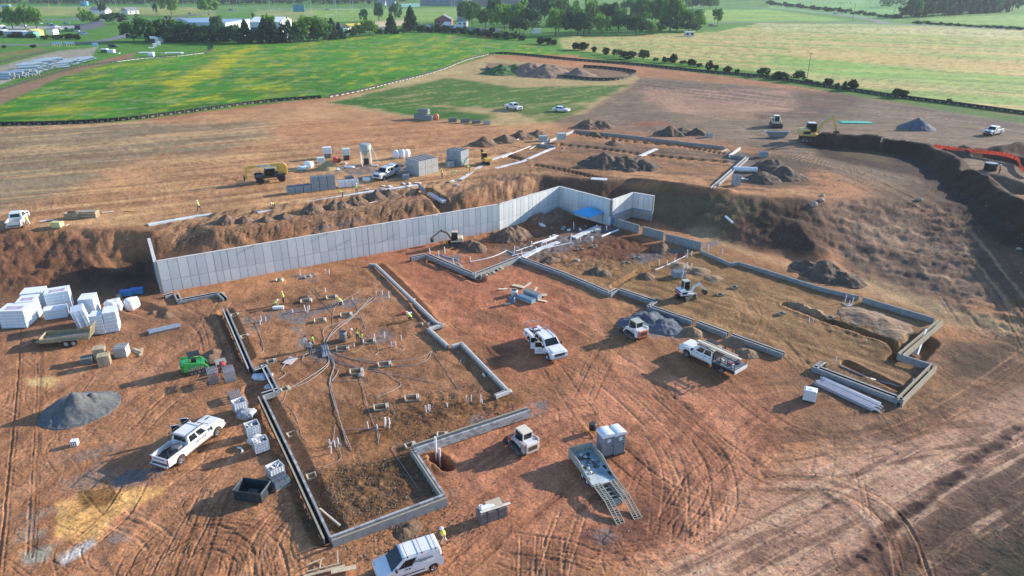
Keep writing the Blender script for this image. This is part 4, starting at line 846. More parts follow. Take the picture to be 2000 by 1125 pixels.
def pickup(label, loc, rz, body=WHITE, bed='bed', wb=4.0, W=2.0, group=None, zsc=1.0, trim=None, cabH=2.0, name='pickup_truck', open_doors=0, bedm=None, rim=None, lights=False, dual=False, cat='pickup truck', scale=1.0):
    t = thing(name, label, cat, loc, rz, group); hw = W/2; xf = wb/2; xr = -wb/2; r = 0.42 if wb > 3.7 else 0.39; nose = xf+0.98; trim = trim or body
    cabr = xf-3.25 if wb > 3.8 else xf-2.9        # rear of the cab
    bb = MB().prism([(cabr, 0.48)]+[(xf-0.62, 0.48)]+list(reversed(arch(xf, 0.53, 0.42)))+[(nose-0.1, 0.5), (nose, 0.62), (nose, 1.08), (nose-0.12, 1.22), (xf-0.62, 1.32), (cabr, 1.32)], -hw, hw)
    bb.build('cab_body', body, t, bevel=0.05)
    MB().box(((nose+xf-0.62)/2-0.05, 0, 1.27), (1.5, W*0.78, 0.13), taper=0.93).build('hood', body, t, bevel=0.04)
    x0, x1, x2, x3 = cabr+0.02, xf-0.55, cabr+0.16, xf-1.30; w0, w1 = hw-0.03, hw-0.20
    q = frustum_pts(x0, x1, 1.30, w0, x2, x3, cabH, w1)
    MB().add(q, [(0, 3, 2, 1), (4, 5, 6, 7), (0, 1, 5, 4), (1, 2, 6, 5), (2, 3, 7, 6), (3, 0, 4, 7)]).build('cab_roof', body, t, bevel=0.06)
    pane(t, 'windshield', q[1], q[2], q[6], q[5], 0.07, 0.93, 0.08, 0.88, 0.015)
    pane(t, 'rear_window', q[3], q[0], q[4], q[7], 0.15, 0.85, 0.15, 0.8, 0.015)
    for (a, b, c, d, s) in ((q[0], q[1], q[5], q[4], -1), (q[2], q[3], q[7], q[6], 1)):
        if s < 0: rg = ((0.08, 0.42), (0.47, 0.80))
        else: rg = ((0.20, 0.53), (0.58, 0.92))
        for (u0, u1) in rg: pane(t, 'side_window', a, b, c, d, u0, u1, 0.08, 0.84, 0.012)
    MB().box((nose+0.01, 0, 0.95), (0.05, W*0.62, 0.32)).build('grille', BLACK if lights is False else DARKM, t)
    MB().box((nose+0.06, 0, 0.60), (0.22, W*0.98, 0.24)).build('front_bumper', CHROME if trim is body else trim, t, bevel=0.04)
    for s in (-1, 1):
        MB().box((nose-0.03, s*hw*0.82, 0.98), (0.10, 0.30, 0.26)).build('headlight', LAMPW, t)
        MB().box((xf-0.72, s*(hw+0.14), 1.36), (0.12, 0.22, 0.28)).build('mirror', BLACK, t, bevel=0.02)
        MB().box((cabr+1.6, s*(hw+0.03), 0.42), (2.6, 0.16, 0.06)).build('running_board', BLACK, t)
        for x in (cabr+0.25, cabr+1.25): MB().box((x, s*(hw+0.012), 1.13), (0.2, 0.03, 0.05)).build('door_handle', CHROME, t)
        for x in (cabr+1.02, xf-0.72): MB().box((x, s*(hw+0.002), 0.9), (0.02, 0.01, 0.8)).build('door_seam', DARKM, t)
    for x in (xf, xr):
        for s in (-1, 1): wheel(t, x, s*(hw-0.15), r, 0.28, rim)
    for s in (-1, 1): MB().box((cabr+1.55, s*(hw+0.004), 0.56), (2.2, 0.012, 0.14)).build('mud_splash', MUD, t)
    MB().box((0, 0, 0.5), (wb+1.2, W*0.5, 0.2)).build('chassis', DARKM, t)
    be = xr-1.25 if bed != 'flat' else xr-1.5; bm_ = bedm or body
    if bed in ('bed', 'cap', 'utility'):
        for s in (-1, 1):
            y0, y1 = (s*hw, s*(hw-0.10)) if bed != 'utility' else (s*hw, s*(hw-0.42))
            MB().prism([(be, 0.58), (xr-0.53, 0.55)]+list(reversed(arch(xr, 0.52, 0.44)))+[(cabr-0.04, 0.5), (cabr-0.04, 1.32), (be, 1.32)], min(y0, y1), max(y0, y1)).build('bed_side', bm_, t, bevel=0.03)
            MB().box((be-0.02, s*(hw-0.08), 1.05), (0.05, 0.13, 0.36)).build('tail_light', LAMPR, t)
        MB().box(((be+cabr)/2, 0, 0.78), (cabr-be, W-0.2, 0.08)).build('bed_floor', DARKM, t)
        MB().box((cabr-0.08, 0, 1.05), (0.08, W-0.2, 0.5)).build('bed_front', bm_, t)
        MB().box((be+0.04, 0, 1.02), (0.08, W-0.26, 0.56)).build('tailgate', bm_, t, bevel=0.02)
        MB().box((be-0.12, 0, 0.58), (0.22, W*0.96, 0.2)).build('rear_bumper', CHROME if bed != 'utility' else bm_, t, bevel=0.03)
    if bed == 'cap':
        q = frustum_pts(be+0.03, cabr-0.06, 1.33, hw-0.03, be+0.2, cabr-0.1, cabH+0.03, hw-0.2)
        MB().add(q, [(0, 3, 2, 1), (4, 5, 6, 7), (0, 1, 5, 4), (1, 2, 6, 5), (2, 3, 7, 6), (3, 0, 4, 7)]).build('truck_cap', body, t, bevel=0.06)
        pane(t, 'cap_window', q[0], q[1], q[5], q[4], 0.12, 0.88, 0.2, 0.8, 0.012); pane(t, 'cap_window', q[2], q[3], q[7], q[6], 0.12, 0.88, 0.2, 0.8, 0.012)
        pane(t, 'cap_window', q[3], q[0], q[4], q[7], 0.12, 0.88, 0.15, 0.8, 0.012)
    for i in range(open_doors and 2):
        s = 1 if open_doors > 0 else -1
        hx = xf-0.72-i*1.02
        d = MB().box((-0.5, 0, 0.9), (1.0, 0.08, 0.78)).build('open_door', body, t, (hx, s*(hw+0.02), 0), bevel=0.02); d.rotation_euler = (0, 0, -s*R(62 if i == 0 else 52))
        f = MB(); f.bar((0, 0, 1.3), (-0.35, 0, 1.93), 0.05, 0.05); f.bar((-0.35, 0, 1.93), (-0.98, 0, 1.93), 0.05, 0.05); f.bar((-0.98, 0, 1.93), (-1.0, 0, 1.3), 0.05, 0.05)
        f.build('window_frame', body, d); MB().prism([(-0.06, 1.3), (-0.38, 1.9), (-0.95, 1.9), (-0.96, 1.3)], -0.01, 0.01).build('door_glass', GLASS, d)
        MB().prism([(cabr+0.05, 0.55), (xf-0.75, 0.55), (xf-0.75, 1.28), (cabr+0.05, 1.28)], s*(hw+0.004)-0.002, s*(hw+0.004)+0.002).build('door_opening', SEATM, t) if i == 0 else None
    return t
SO = math.pi/2
# 1 --- white work pickup, left, doors open on the far side
loc, rz, L_ = park(355, 906.5, 426, 851, -1, 0.95); print('wb1', L_)
t = pickup('white work pickup with both left doors open and a ladder rack over its empty bed', loc, rz, wb=4.3, open_doors=1, name='pickup_truck')
for s in (-1, 1):
    MB().tube([(-3.2, s*0.9, 1.32), (-3.2, s*0.9, 2.02)], 0.03, 5).build('rack_post', DARKM, t); MB().tube([(-1.25, s*0.9, 1.32), (-1.25, s*0.9, 2.12)], 0.03, 5).build('rack_post', DARKM, t)
    MB().tube([(-3.2, s*0.9, 2.02), (-1.25, s*0.9, 2.12), (1.0, s*0.86, 2.14), (1.5, s*0.8, 1.7)], 0.03, 5).build('rack_rail', DARKM, t)
MB().bar((-1.3, -0.9, 2.12), (-1.3, 0.9, 2.12), 0.05, 0.05).bar((0.9, -0.86, 2.14), (0.9, 0.86, 2.14), 0.05, 0.05).build('rack_crossbar', DARKM, t)
MB().box((-1.7, -0.3, 1.2), (0.6, 0.8, 0.5)).build('generator', GREYM, t, bevel=0.04); MB().box((-2.2, -0.62, 1.05), (1.6, 0.35, 0.45)).build('toolbox', BLACK, t, bevel=0.02)
MB().box((2.55, 0.35, 1.36), (0.5, 0.12, 0.02)).build('hood_vent', DARKM, t)
text(t, 'MAYLAND', 0.30, (0.3, -1.018, 1.02), (SO, 0, 0)); text(t, 'MAYLAND', 0.24, (-3.45+0.02, 0, 1.12), (SO, 0, -SO)); text(t, 'GENERAL CONTRACTORS', 0.12, (-2.3, -1.012, 1.18), (SO, 0, 0))
# 2 --- small white van
van = thing('van', 'small white panel van with roof rails and lettering, nearest the camera', 'van', (0, 0, 0))
a = P(801.5, 1086, 1.78); b_ = P(854, 1069, 1.78); rzv = math.atan2(a.y-b_.y, a.x-b_.x); rw = G(847, 1114)
nv = Vector((-math.sin(rzv), math.cos(rzv), 0)); fv = Vector((math.cos(rzv), math.sin(rzv), 0)); van.location = rw-nv*0.82+fv*1.5; van.rotation_euler = (0, 0, rzv)
hw = 0.92; xf, xr = 1.5, -1.5
MB().prism([(xr-0.62, 0.35), (xr-0.46, 0.32)]+list(reversed(arch(xr, 0.44, 0.30)))+list(reversed(arch(xf, 0.44, 0.30)))+[(xf+0.80, 0.32), (xf+0.92, 0.55), (xf+0.86, 0.85), (xf+0.55, 1.05), (xf-0.05, 1.14), (xr-0.72, 1.14), (xr-0.74, 0.5)], -hw, hw).build('lower_body', WHITE, van, bevel=0.09)
q = frustum_pts(xr-0.72, xf-0.02, 1.08, hw-0.01, xr-0.60, xf-0.98, 1.86, hw-0.13)
MB().add(q, [(0, 3, 2, 1), (4, 5, 6, 7), (0, 1, 5, 4), (1, 2, 6, 5), (2, 3, 7, 6), (3, 0, 4, 7)]).build('upper_body', WHITE, van, bevel=0.12)
pane(van, 'windshield', q[1], q[2], q[6], q[5], 0.05, 0.95, 0.04, 0.90, 0.03)
pane(van, 'side_window', q[0], q[1], q[5], q[4], 0.62, 0.90, 0.12, 0.78, 0.015); pane(van, 'side_window', q[2], q[3], q[7], q[6], 0.10, 0.38, 0.12, 0.78, 0.015)
pane(van, 'rear_window', q[3], q[0], q[4], q[7], 0.12, 0.88, 0.2, 0.8, 0.015)
for s in (-1, 1):
    for x in (xf, xr): wheel(van, x, s*(hw-0.11), 0.33, 0.21)
    MB().box((xf+0.72, s*0.66, 0.86), (0.36, 0.36, 0.16)).build('headlight', LAMPW, van, bevel=0.04)
    MB().box((xf-0.35, s*(hw+0.1), 1.22), (0.14, 0.2, 0.2)).build('mirror', BLACK, van, bevel=0.03)
    MB().box((0.1, s*(hw+0.01), 0.55), (1.9, 0.03, 0.06)).build('rubbing_strip', BLACK, van)
    for x in (0.42, 0.22): MB().box((x, s*(hw+0.015), 1.0), (0.12, 0.04, 0.08)).build('door_handle', BLACK, van)
    MB().box((0.55, s*(hw-0.01), 1.0), (0.015, 0.03, 1.2)).build('door_seam', GREYM, van); MB().box((xr-0.70, s*(hw-0.08), 1.05), (0.08, 0.12, 0.5)).build('tail_light', LAMPR, van)
    MB().tube([(xr-0.55, s*0.74, 1.90), (0.3, s*0.74, 1.93), (xf-0.9, s*0.74, 1.86)], 0.018, 5).build('roof_rail', BLACK, van)
for x in (-1.75, -0.75, 0.28):
    MB().bar((x, -0.82, 1.95), (x, 0.82, 1.95), 0.03, 0.03).box((x, -0.8, 1.92), (0.08, 0.06, 0.12)).box((x, 0.8, 1.92), (0.08, 0.06, 0.12)).build('roof_bar', DARKM, van)
MB().box((xr-0.76, 0, 0.5), (0.1, 1.7, 0.26)).build('rear_bumper', BLACK, van, bevel=0.03); MB().box((xf+0.9, 0, 0.42), (0.1, 1.5, 0.2)).build('grille', BLACK, van, bevel=0.03)
MB().box((xf-0.05, 0, 1.1), (0.2, 1.5, 0.05)).build('wiper_cowl', BLACK, van)
for s, rr in ((1, (SO-0.16, 0, math.pi)), (-1, (SO-0.16, 0, 0))):
    text(van, 'Cross Body Shop Service', 0.13, (-0.75, s*0.865, 1.47), rr); text(van, '571 857 5222', 0.10, (-0.75, s*0.892, 1.27), rr)
    MB().box((-0.75, s*0.888, 1.37), (1.5, 0.02, 0.05)).build('stripe', INK, van).rotation_euler = (0, 0, 0)
# 3 --- white service truck, centre
loc, rz, L_ = park(1029, 667, 1074, 708, -1, 0.95); print('wb3', L_)
t = pickup('white crew cab service truck with open right doors, parked facing the camera', loc, rz, wb=4.3, bed='utility', open_doors=-1, name='service_truck', lights=True)
for s in (-1, 1): MB().tube([(-3.35, s*0.85, 1.35), (-3.35, s*0.85, 2.05), (-1.2, s*0.85, 2.1), (1.0, s*0.86, 2.12)], 0.035, 5).build('rack_rail', STEEL, t); MB().tube([(-1.25, s*0.85, 1.35), (-1.25, s*0.85, 2.08)], 0.03, 5).build('rack_post', STEEL, t)
for x in (-3.35, -1.25): MB().bar((x, -0.85, 2.06), (x, 0.85, 2.06), 0.06, 0.05).build('rack_crossbar', STEEL, t)
rs = random.Random(3)
for k in range(12): MB().box((rs.uniform(-3.2, -1.4), rs.uniform(-0.4, 0.4), rs.uniform(0.95, 1.25)), (rs.uniform(.2, .5), rs.uniform(.15, .35), rs.uniform(.15, .35)), rz=rs.uniform(0, 3)).build('tool', rs.choice((WPLAS, DARKM, GREYM, RED, WPLAS)), t)
for x in (-3.1, -2.6, -1.6): MB().box((x, -1.005, 1.0), (0.38, 0.02, 0.45)).build('compartment_door', WHITE, t, bevel=0.01)
MB().box((-2.75, -1.01, 1.05), (0.3, 0.03, 0.35)).build('open_compartment', mat('navy_tool_tray', (0.05, 0.12, 0.3), 0.6), t)
d = [o for o in COL.objects if o.parent == t and o.name.startswith('open_door')][0]
for q_, sz, z in (('SERVICE', 0.15, 1.02), ('PLUMBING', 0.17, 0.78)): text(d, q_, sz, (-0.5, -0.048, z), (SO, 0, 0), BLUE)
# 4 --- flatbed truck
loc, rz, L_ = park(1408, 729, 1338.7, 697, 1, 0.95); print('wb4', L_)
t = pickup('white crew cab truck with black flatbed and long pale boards on its rack', loc, rz, wb=4.4, bed='flat', name='flatbed_truck', rim=GREYM)
cabr = 2.2-3.25; be = -2.2-1.7
MB().box(((be+cabr)/2-0.05, 0, 1.0), (cabr-be-0.1, 2.25, 0.12)).build('flatbed_deck', mat('deck_grey', (0.13, 0.15, 0.18), 0.6), t, bevel=0.01)
for s in (-1, 1):
    MB().box((cabr-0.62, s*0.92, 0.70), (0.95, 0.42, 0.5)).build('side_box', BLACK, t, bevel=0.02); MB().box((be+0.55, s*0.92, 0.78), (0.9, 0.42, 0.36)).build('side_box', BLACK, t, bevel=0.02)
    for k in range(4):
        x = be+0.1+k*(cabr-be-0.3)/3; MB().bar((x, s*1.05, 1.05), (x, s*1.05, 2.1), 0.06, 0.06).build('rack_post', BLACK, t)
    MB().bar((be+0.05, s*1.05, 2.1), (2.2-1.2, s*0.98, 2.18), 0.07, 0.07).bar((be+0.1, s*1.05, 1.6), (cabr-0.1, s*1.05, 1.6), 0.04, 0.04).build('rack_rail', BLACK, t)
for x in (be+0.1, cabr-0.2, 0.9): MB().bar((x, -1.05, 2.12), (x, 1.05, 2.12), 0.06, 0.06).build('rack_crossbar', BLACK, t)
MB().box((cabr-0.1, 0, 1.5), (0.06, 2.0, 0.9)).build('headboard', BLACK, t)
MB().box((be-0.05, 0, 0.85), (0.1, 2.2, 0.35)).build('tail_plate', WHITE, t)
for k, (y, w_, z, x0, x1, m) in enumerate(((0.35, 0.30, 2.22, be-0.1, 1.3, WOODW), (0.02, 0.28, 2.24, be+0.5, 1.0, TAN), (0.66, 0.22, 2.2, be+0.2, 1.3, TAN))):
    o = MB().bar((x0, y, z), (x1, y, z+0.04), w_, 0.06).build('long_board', m, None, loc, rz)
    tag(o, ('widest pale board carried on the flatbed truck rack', 'middle tan board carried on the flatbed truck rack', 'narrow tan board nearest the left rail of the truck rack')[k], 'board', 'boards on the flatbed truck rack')
MB().box((0.1, -0.55, 2.2), (1.3, 0.5, 0.18)).build('roof_basket', BLACK, t)
for k, (x, y, z, d_, m, n_, l_) in enumerate(((cabr-0.8, 0.5, 1.25, (0.7, 0.5, 0.35), WOODW, 'canvas_bundle', 'cream canvas bundle on the flatbed behind the cab'), (be+0.5, 0.6, 1.2, (0.3, 0.3, 0.3), WPLAS, 'bucket', 'white bucket on the rear corner of the flatbed'), (be+1.0, 0.2, 1.15, (0.6, 0.4, 0.25), RED, 'tool_bag', 'dull red tool bag on the flatbed'), (be+0.7, -0.5, 1.2, (0.7, 0.5, 0.3), mat('navy_tarp', (0.04, 0.06, 0.14), 0.7), 'folded_tarp', 'dark blue folded tarp on the flatbed'))):
    p_ = Matrix.Rotation(rz, 4, 'Z') @ Vector((x, y, z)) + loc
    if n_ == 'bucket': o = MB().tube([(0, 0, -0.18), (0, 0, 0.18)], [0.14, 0.17], 12).build(n_, m, None, p_, rz)
    else:
        b = bmesh.new(); bmesh.ops.create_icosphere(b, subdivisions=3, radius=0.5)
        for v_ in b.verts: f_ = 0.8+0.35*math.sin(v_.co.x*9+k)*math.sin(v_.co.y*8+1)*math.cos(v_.co.z*7); v_.co = Vector((math.copysign(abs(v_.co.x*2)**0.6/2, v_.co.x)*d_[0]*f_, math.copysign(abs(v_.co.y*2)**0.6/2, v_.co.y)*d_[1]*f_, v_.co.z*d_[2]*f_))
        me_ = bpy.data.meshes.new(n_); b.to_mesh(me_); b.free(); me_.materials.append(m); o = ob(n_, me_, None, p_, rz)
    tag(o, l_, n_.replace('_', ' '))
for x in (-0.2, 0.9): MB().box((x, 1.012, 1.12), (0.22, 0.02, 0.06)).build('door_handle', BLACK, t)
# other trucks on the upper terrace
loc, rz, L_ = park(989.5, 213.5, 1008, 217.5, -1, 0.9); print('wb5', L_); pickup('white pickup parked on the green grass facing right', loc, rz, wb=3.6, rim=GREYM)
loc, rz, L_ = park(775, 342.5, 750, 352.5, 1, 0.95); print('wb7', L_); pickup('silver pickup with a bed cap beside the block pallets', loc, rz, body=mat('silver_paint', (0.48, 0.50, 0.53), 0.3, metal=0.3, var=0.03, coat=0.5), wb=4.0, bed='cap')
p = G(38, 438); pickup('white pickup seen from behind at the far left edge', p, R(112), wb=3.7, W=1.95)
loc, rz, L_ = park(1951, 263, 1941, 267, 1, 0.9); pickup('white pickup with dark hood alone on the far right of the upper terrace', G(1938, 263), math.atan2(-0.55, -0.85), wb=3.7, trim=BLACK)  # black bumper stands for the shadow over this truck's front
# sedans
def sedan(label, loc, rz, body, wb=2.8, group=None, name='car', cat='car', suv=False):
    t = thing(name, label, cat, loc, rz, group); hw = 0.9; xf, xr = wb/2, -wb/2; H = 1.72 if suv else 1.45; bl = 1.0 if suv else 0.92
    MB().prism([(xr-0.95, 0.35), (xr-0.42, 0.3)]+list(reversed(arch(xr, 0.40, 0.28)))+list(reversed(arch(xf, 0.40, 0.28)))+[(xf+0.8, 0.3), (xf+0.92, 0.5), (xf+0.8, 0.78), (xf-0.4, bl), (xr-0.5, bl), (xr-1.0, bl-0.06), (xr-1.02, 0.55)], -hw, hw).build('body', body, t, bevel=0.08)
    q = frustum_pts(xr-(0.9 if suv else 0.55), xf-0.35, bl-0.03, hw-0.05, xr+(-0.6 if suv else 0.15), xf-1.15, H, hw-0.22)
    MB().add(q, [(0, 3, 2, 1), (4, 5, 6, 7), (0, 1, 5, 4), (1, 2, 6, 5), (2, 3, 7, 6), (3, 0, 4, 7)]).build('roof', body, t, bevel=0.08)
    pane(t, 'windshield', q[1], q[2], q[6], q[5], 0.06, 0.94, 0.06, 0.9, 0.02); pane(t, 'rear_window', q[3], q[0], q[4], q[7], 0.08, 0.92, 0.1, 0.9, 0.02)
    for (a, b, c, d, s) in ((q[0], q[1], q[5], q[4], -1), (q[2], q[3], q[7], q[6], 1)):
        for u0, u1 in ((0.12, 0.47), (0.52, 0.86)): pane(t, 'side_window', a, b, c, d, u0, u1, 0.1, 0.82, 0.02)
    for x in (xf, xr):
        for s in (-1, 1): wheel(t, x, s*(hw-0.1), 0.33, 0.21)
    for s in (-1, 1):
        MB().box((xf+0.78, s*0.66, 0.66), (0.2, 0.34, 0.12)).build('headlight', LAMPW, t); MB().box((xr-1.0, s*0.66, 0.75), (0.08, 0.36, 0.14)).build('tail_light', LAMPR, t)
    return t
loc, rz, L_ = park(1085, 218, 1104, 219.5, -1, 0.82); print('wb6', L_); sedan('white sedan parked on the green grass facing right', loc, rz, WHITE)
# ------------------------------------------------------------------ machines
def track_unit(par, x0, x1, y, w, r, z=None, m=None, light=None):
    prof = []; n = 8; z = r if z is None else z
    for k in range(n+1): a = -math.pi/2+math.pi*k/n; prof.append((x1+r*math.cos(a), z+r*math.sin(a)))
    for k in range(n+1): a = math.pi/2+math.pi*k/n; prof.append((x0+r*math.cos(a), z+r*math.sin(a)))
    t = MB().prism(prof, y-w/2, y+w/2).build('track', m or TRACKM, par)
    g = MB(); L = x1-x0; k = 0
    x = x0
    while x < x1: g.box((x, y, z+r+0.01), (0.07, w*1.02, 0.04)); g.box((x, y, z-r), (0.07, w*1.02, 0.04)); x += 0.17
    g.build('track_cleats', light or TRACKM, t, (0, 0, 0))
    s = 1 if y > 0 else -1
    for k in range(4): lathe_y(MB(), [(0.001, 0.02*s), (r*0.42, 0.02*s), (r*0.42, -0.04*s)], (x0+L*(k+0.5)/4, y+s*w/2, z-r*0.25), 10).build('track_roller', GREYM, t, (0, 0, 0))
    return t
def cab_box(par, x0, x1, y0, y1, z0, z1, frame, roof, name='cab', slope=0.0):
    c = MB()
    for x, y in ((x0, y0), (x1, y0), (x1, y1), (x0, y1)): c.bar((x, y, z0), (x-(slope if x == x1 else 0), y, z1), 0.09, 0.09)
    for z in (z0,): c.box(((x0+x1)/2, (y0+y1)/2, z), (x1-x0, y1-y0, 0.08))
    for y in (y0, y1): c.bar((x0, y, (z0+z1)/2+0.05), (x0+0.02, y, (z0+z1)/2+0.05), 0.05, 0.05)
    o = c.build(name, frame, par)
    MB().box(((x0+x1-slope)/2, (y0+y1)/2, z1+0.04), (x1-x0+0.1-slope, y1-y0+0.12, 0.12), taper=0.94).build('cab_roof', roof, o, (0, 0, 0), bevel=0.03)
    g = 0.03
    for nm, A, B, C_, D in (('cab_window', (x0, y0, z0), (x1, y0, z0), (x1-slope, y0, z1), (x0, y0, z1)), ('cab_window', (x1, y1, z0), (x0, y1, z0), (x0, y1, z1), (x1-slope, y1, z1)),
                            ('cab_window', (x1, y0, z0), (x1, y1, z0), (x1-slope, y1, z1), (x1-slope, y0, z1)), ('cab_window', (x0, y1, z0), (x0, y0, z0), (x0, y0, z1), (x0, y1, z1))):
        w_ = pane(o, nm, A, B, C_, D, 0.06, 0.94, 0.08, 0.95, 0.0)
    MB().box(((x0+x1)/2-0.1, (y0+y1)/2, z0+0.35), (0.45, 0.45, 0.6)).build('seat', BLACK, o)
    return o
def excavator(label, loc, rz, body, S=1.0, trk=0.0, swing=0.0, boom=(35, -65, -60), arm=None, roof=None, stripe=None, lens=(2.7, 1.5), cabm=None, trackl=None, name='excavator'):
    """x forward; boom angles in degrees: boom, stick relative to horizon, bucket"""
    t = thing(name, label, 'excavator', loc, rz); arm = arm or body; roof = roof or body
    u = bpy.data.objects.new('undercarriage', None); 
    uc = MB().box((0, 0, 0.42*S), (1.3*S, 1.1*S, 0.3*S)).build('undercarriage', DARKM, t, (0, 0, 0)); uc.rotation_euler = (0, 0, trk)
    bpy.data.objects.remove(u)
    for s in (-1, 1): track_unit(uc, -0.85*S, 0.85*S, s*0.72*S, 0.36*S, 0.27*S, light=trackl)
    MB().box((1.35*S, 0, 0.32*S), (0.08*S, 1.7*S, 0.4*S)).build('dozer_blade', arm if S < 1.3 else DARKM, uc) if S < 1.3 else None
    h = MB().prism([(-1.15*S, 0.72*S), (0.75*S, 0.66*S), (0.75*S, 0.86*S), (-0.2*S, 1.0*S), (-0.25*S, 1.35*S), (-1.05*S, 1.32*S), (-1.2*S, 1.1*S)], -0.8*S, 0.8*S).build('house', body, t, bevel=0.05)
    MB().tube([(0, 0, 0.55*S), (0, 0, 0.68*S)], 0.42*S, 14).build('slew_ring', DARKM, t)
    MB().box((-1.02*S, 0, 0.98*S), (0.34*S, 1.5*S, 0.55*S)).build('counterweight', stripe or body, t, bevel=0.05)
    MB().box((-0.55*S, -0.81*S, 1.05*S), (0.7*S, 0.02*S, 0.3*S)).build('engine_grille', BLACK, t)
    cab_box(t, -0.3*S, 0.62*S, 0.02*S, 0.76*S, 0.95*S, 1.9*S if S > 1.3 else 2.25*S, cabm or BLACK, roof, slope=0.12*S)
    a1, a2, a3 = map(R, boom); p0 = Vector((0.62*S, -0.25*S, 0.95*S)); L1 = lens[0]*S; L2_ = lens[1]*S
    pm = p0+Vector((math.cos(a1+0.32), 0, math.sin(a1+0.32)))*L1*0.55; p1 = p0+Vector((math.cos(a1), 0, math.sin(a1)))*L1
    p2 = p1+Vector((math.cos(a2), 0, math.sin(a2)))*L2_
    MB().bar(p0, pm, 0.2*S, 0.26*S).bar(pm, p1, 0.18*S, 0.22*S).build('boom', arm, t)
    MB().bar(p1-(p2-p1)*0.18, p2, 0.16*S, 0.18*S).build('stick', arm, t)
    MB().tube([p0+Vector((0.15*S, 0, -0.1*S)), pm+Vector((0, 0, -0.1*S))], 0.05*S, 6).tube([pm+Vector((0, 0, 0.2*S)), p1-(p2-p1)*0.15], 0.05*S, 6).build('hydraulic_cylinder', STEEL, t)
    c, s_ = math.cos(a3), math.sin(a3)
    prof = [(0, 0), (0.1, 0.18), (0.42, 0.2), (0.62, 0.02), (0.62, -0.18), (0.5, -0.32), (0.15, -0.30)]
    pr = [((x*c-z*s_)*S+p2.x, (x*s_+z*c)*S+p2.z) for x, z in prof]
    MB().prism([(x, z) for x, z in pr], p2.y-0.3*S, p2.y+0.3*S).build('bucket', DARKM, t)
    return t
excavator('tan mini excavator digging at the foot of the tall concrete wall', G(890, 478), R(184), TANM, 1.0, 0.2, 0, (38, -38, -100), arm=mat('machine_brown', (0.22, 0.15, 0.10), 0.6, var=0.2), roof=TANM, lens=(2.1, 1.9))
t = excavator('white mini excavator with red and black rear, inside the right building', G(1338, 582), R(16), WHITE, 1.0, 0.45, 0, (42, -48, -80), arm=WHITE, roof=mat('grey_green_roof', (0.40, 0.45, 0.40), 0.5), stripe=mat('maroon', (0.22, 0.03, 0.06), 0.5), lens=(1.5, 1.3), cabm=mat('pale_green_frame', (0.38, 0.45, 0.33), 0.5), trackl=mat('muddy_pads', (0.35, 0.29, 0.2), 0.9))
excavator('yellow mini excavator seen from behind next to the grey block stack', G(950, 320), R(118), YEL, 1.0, -0.6, 0, (60, 10, -60), roof=YELP, lens=(1.6, 0.7), trackl=TANM)
excavator('large yellow excavator with raised boom on the upper terrace', G(1580, 276), R(-8), YELP, 2.1, -0.25, 0, (52, -66, -75), roof=mat('pale_roof', (0.6, 0.65, 0.65), 0.5), arm=YELP, lens=(2.15, 1.45))
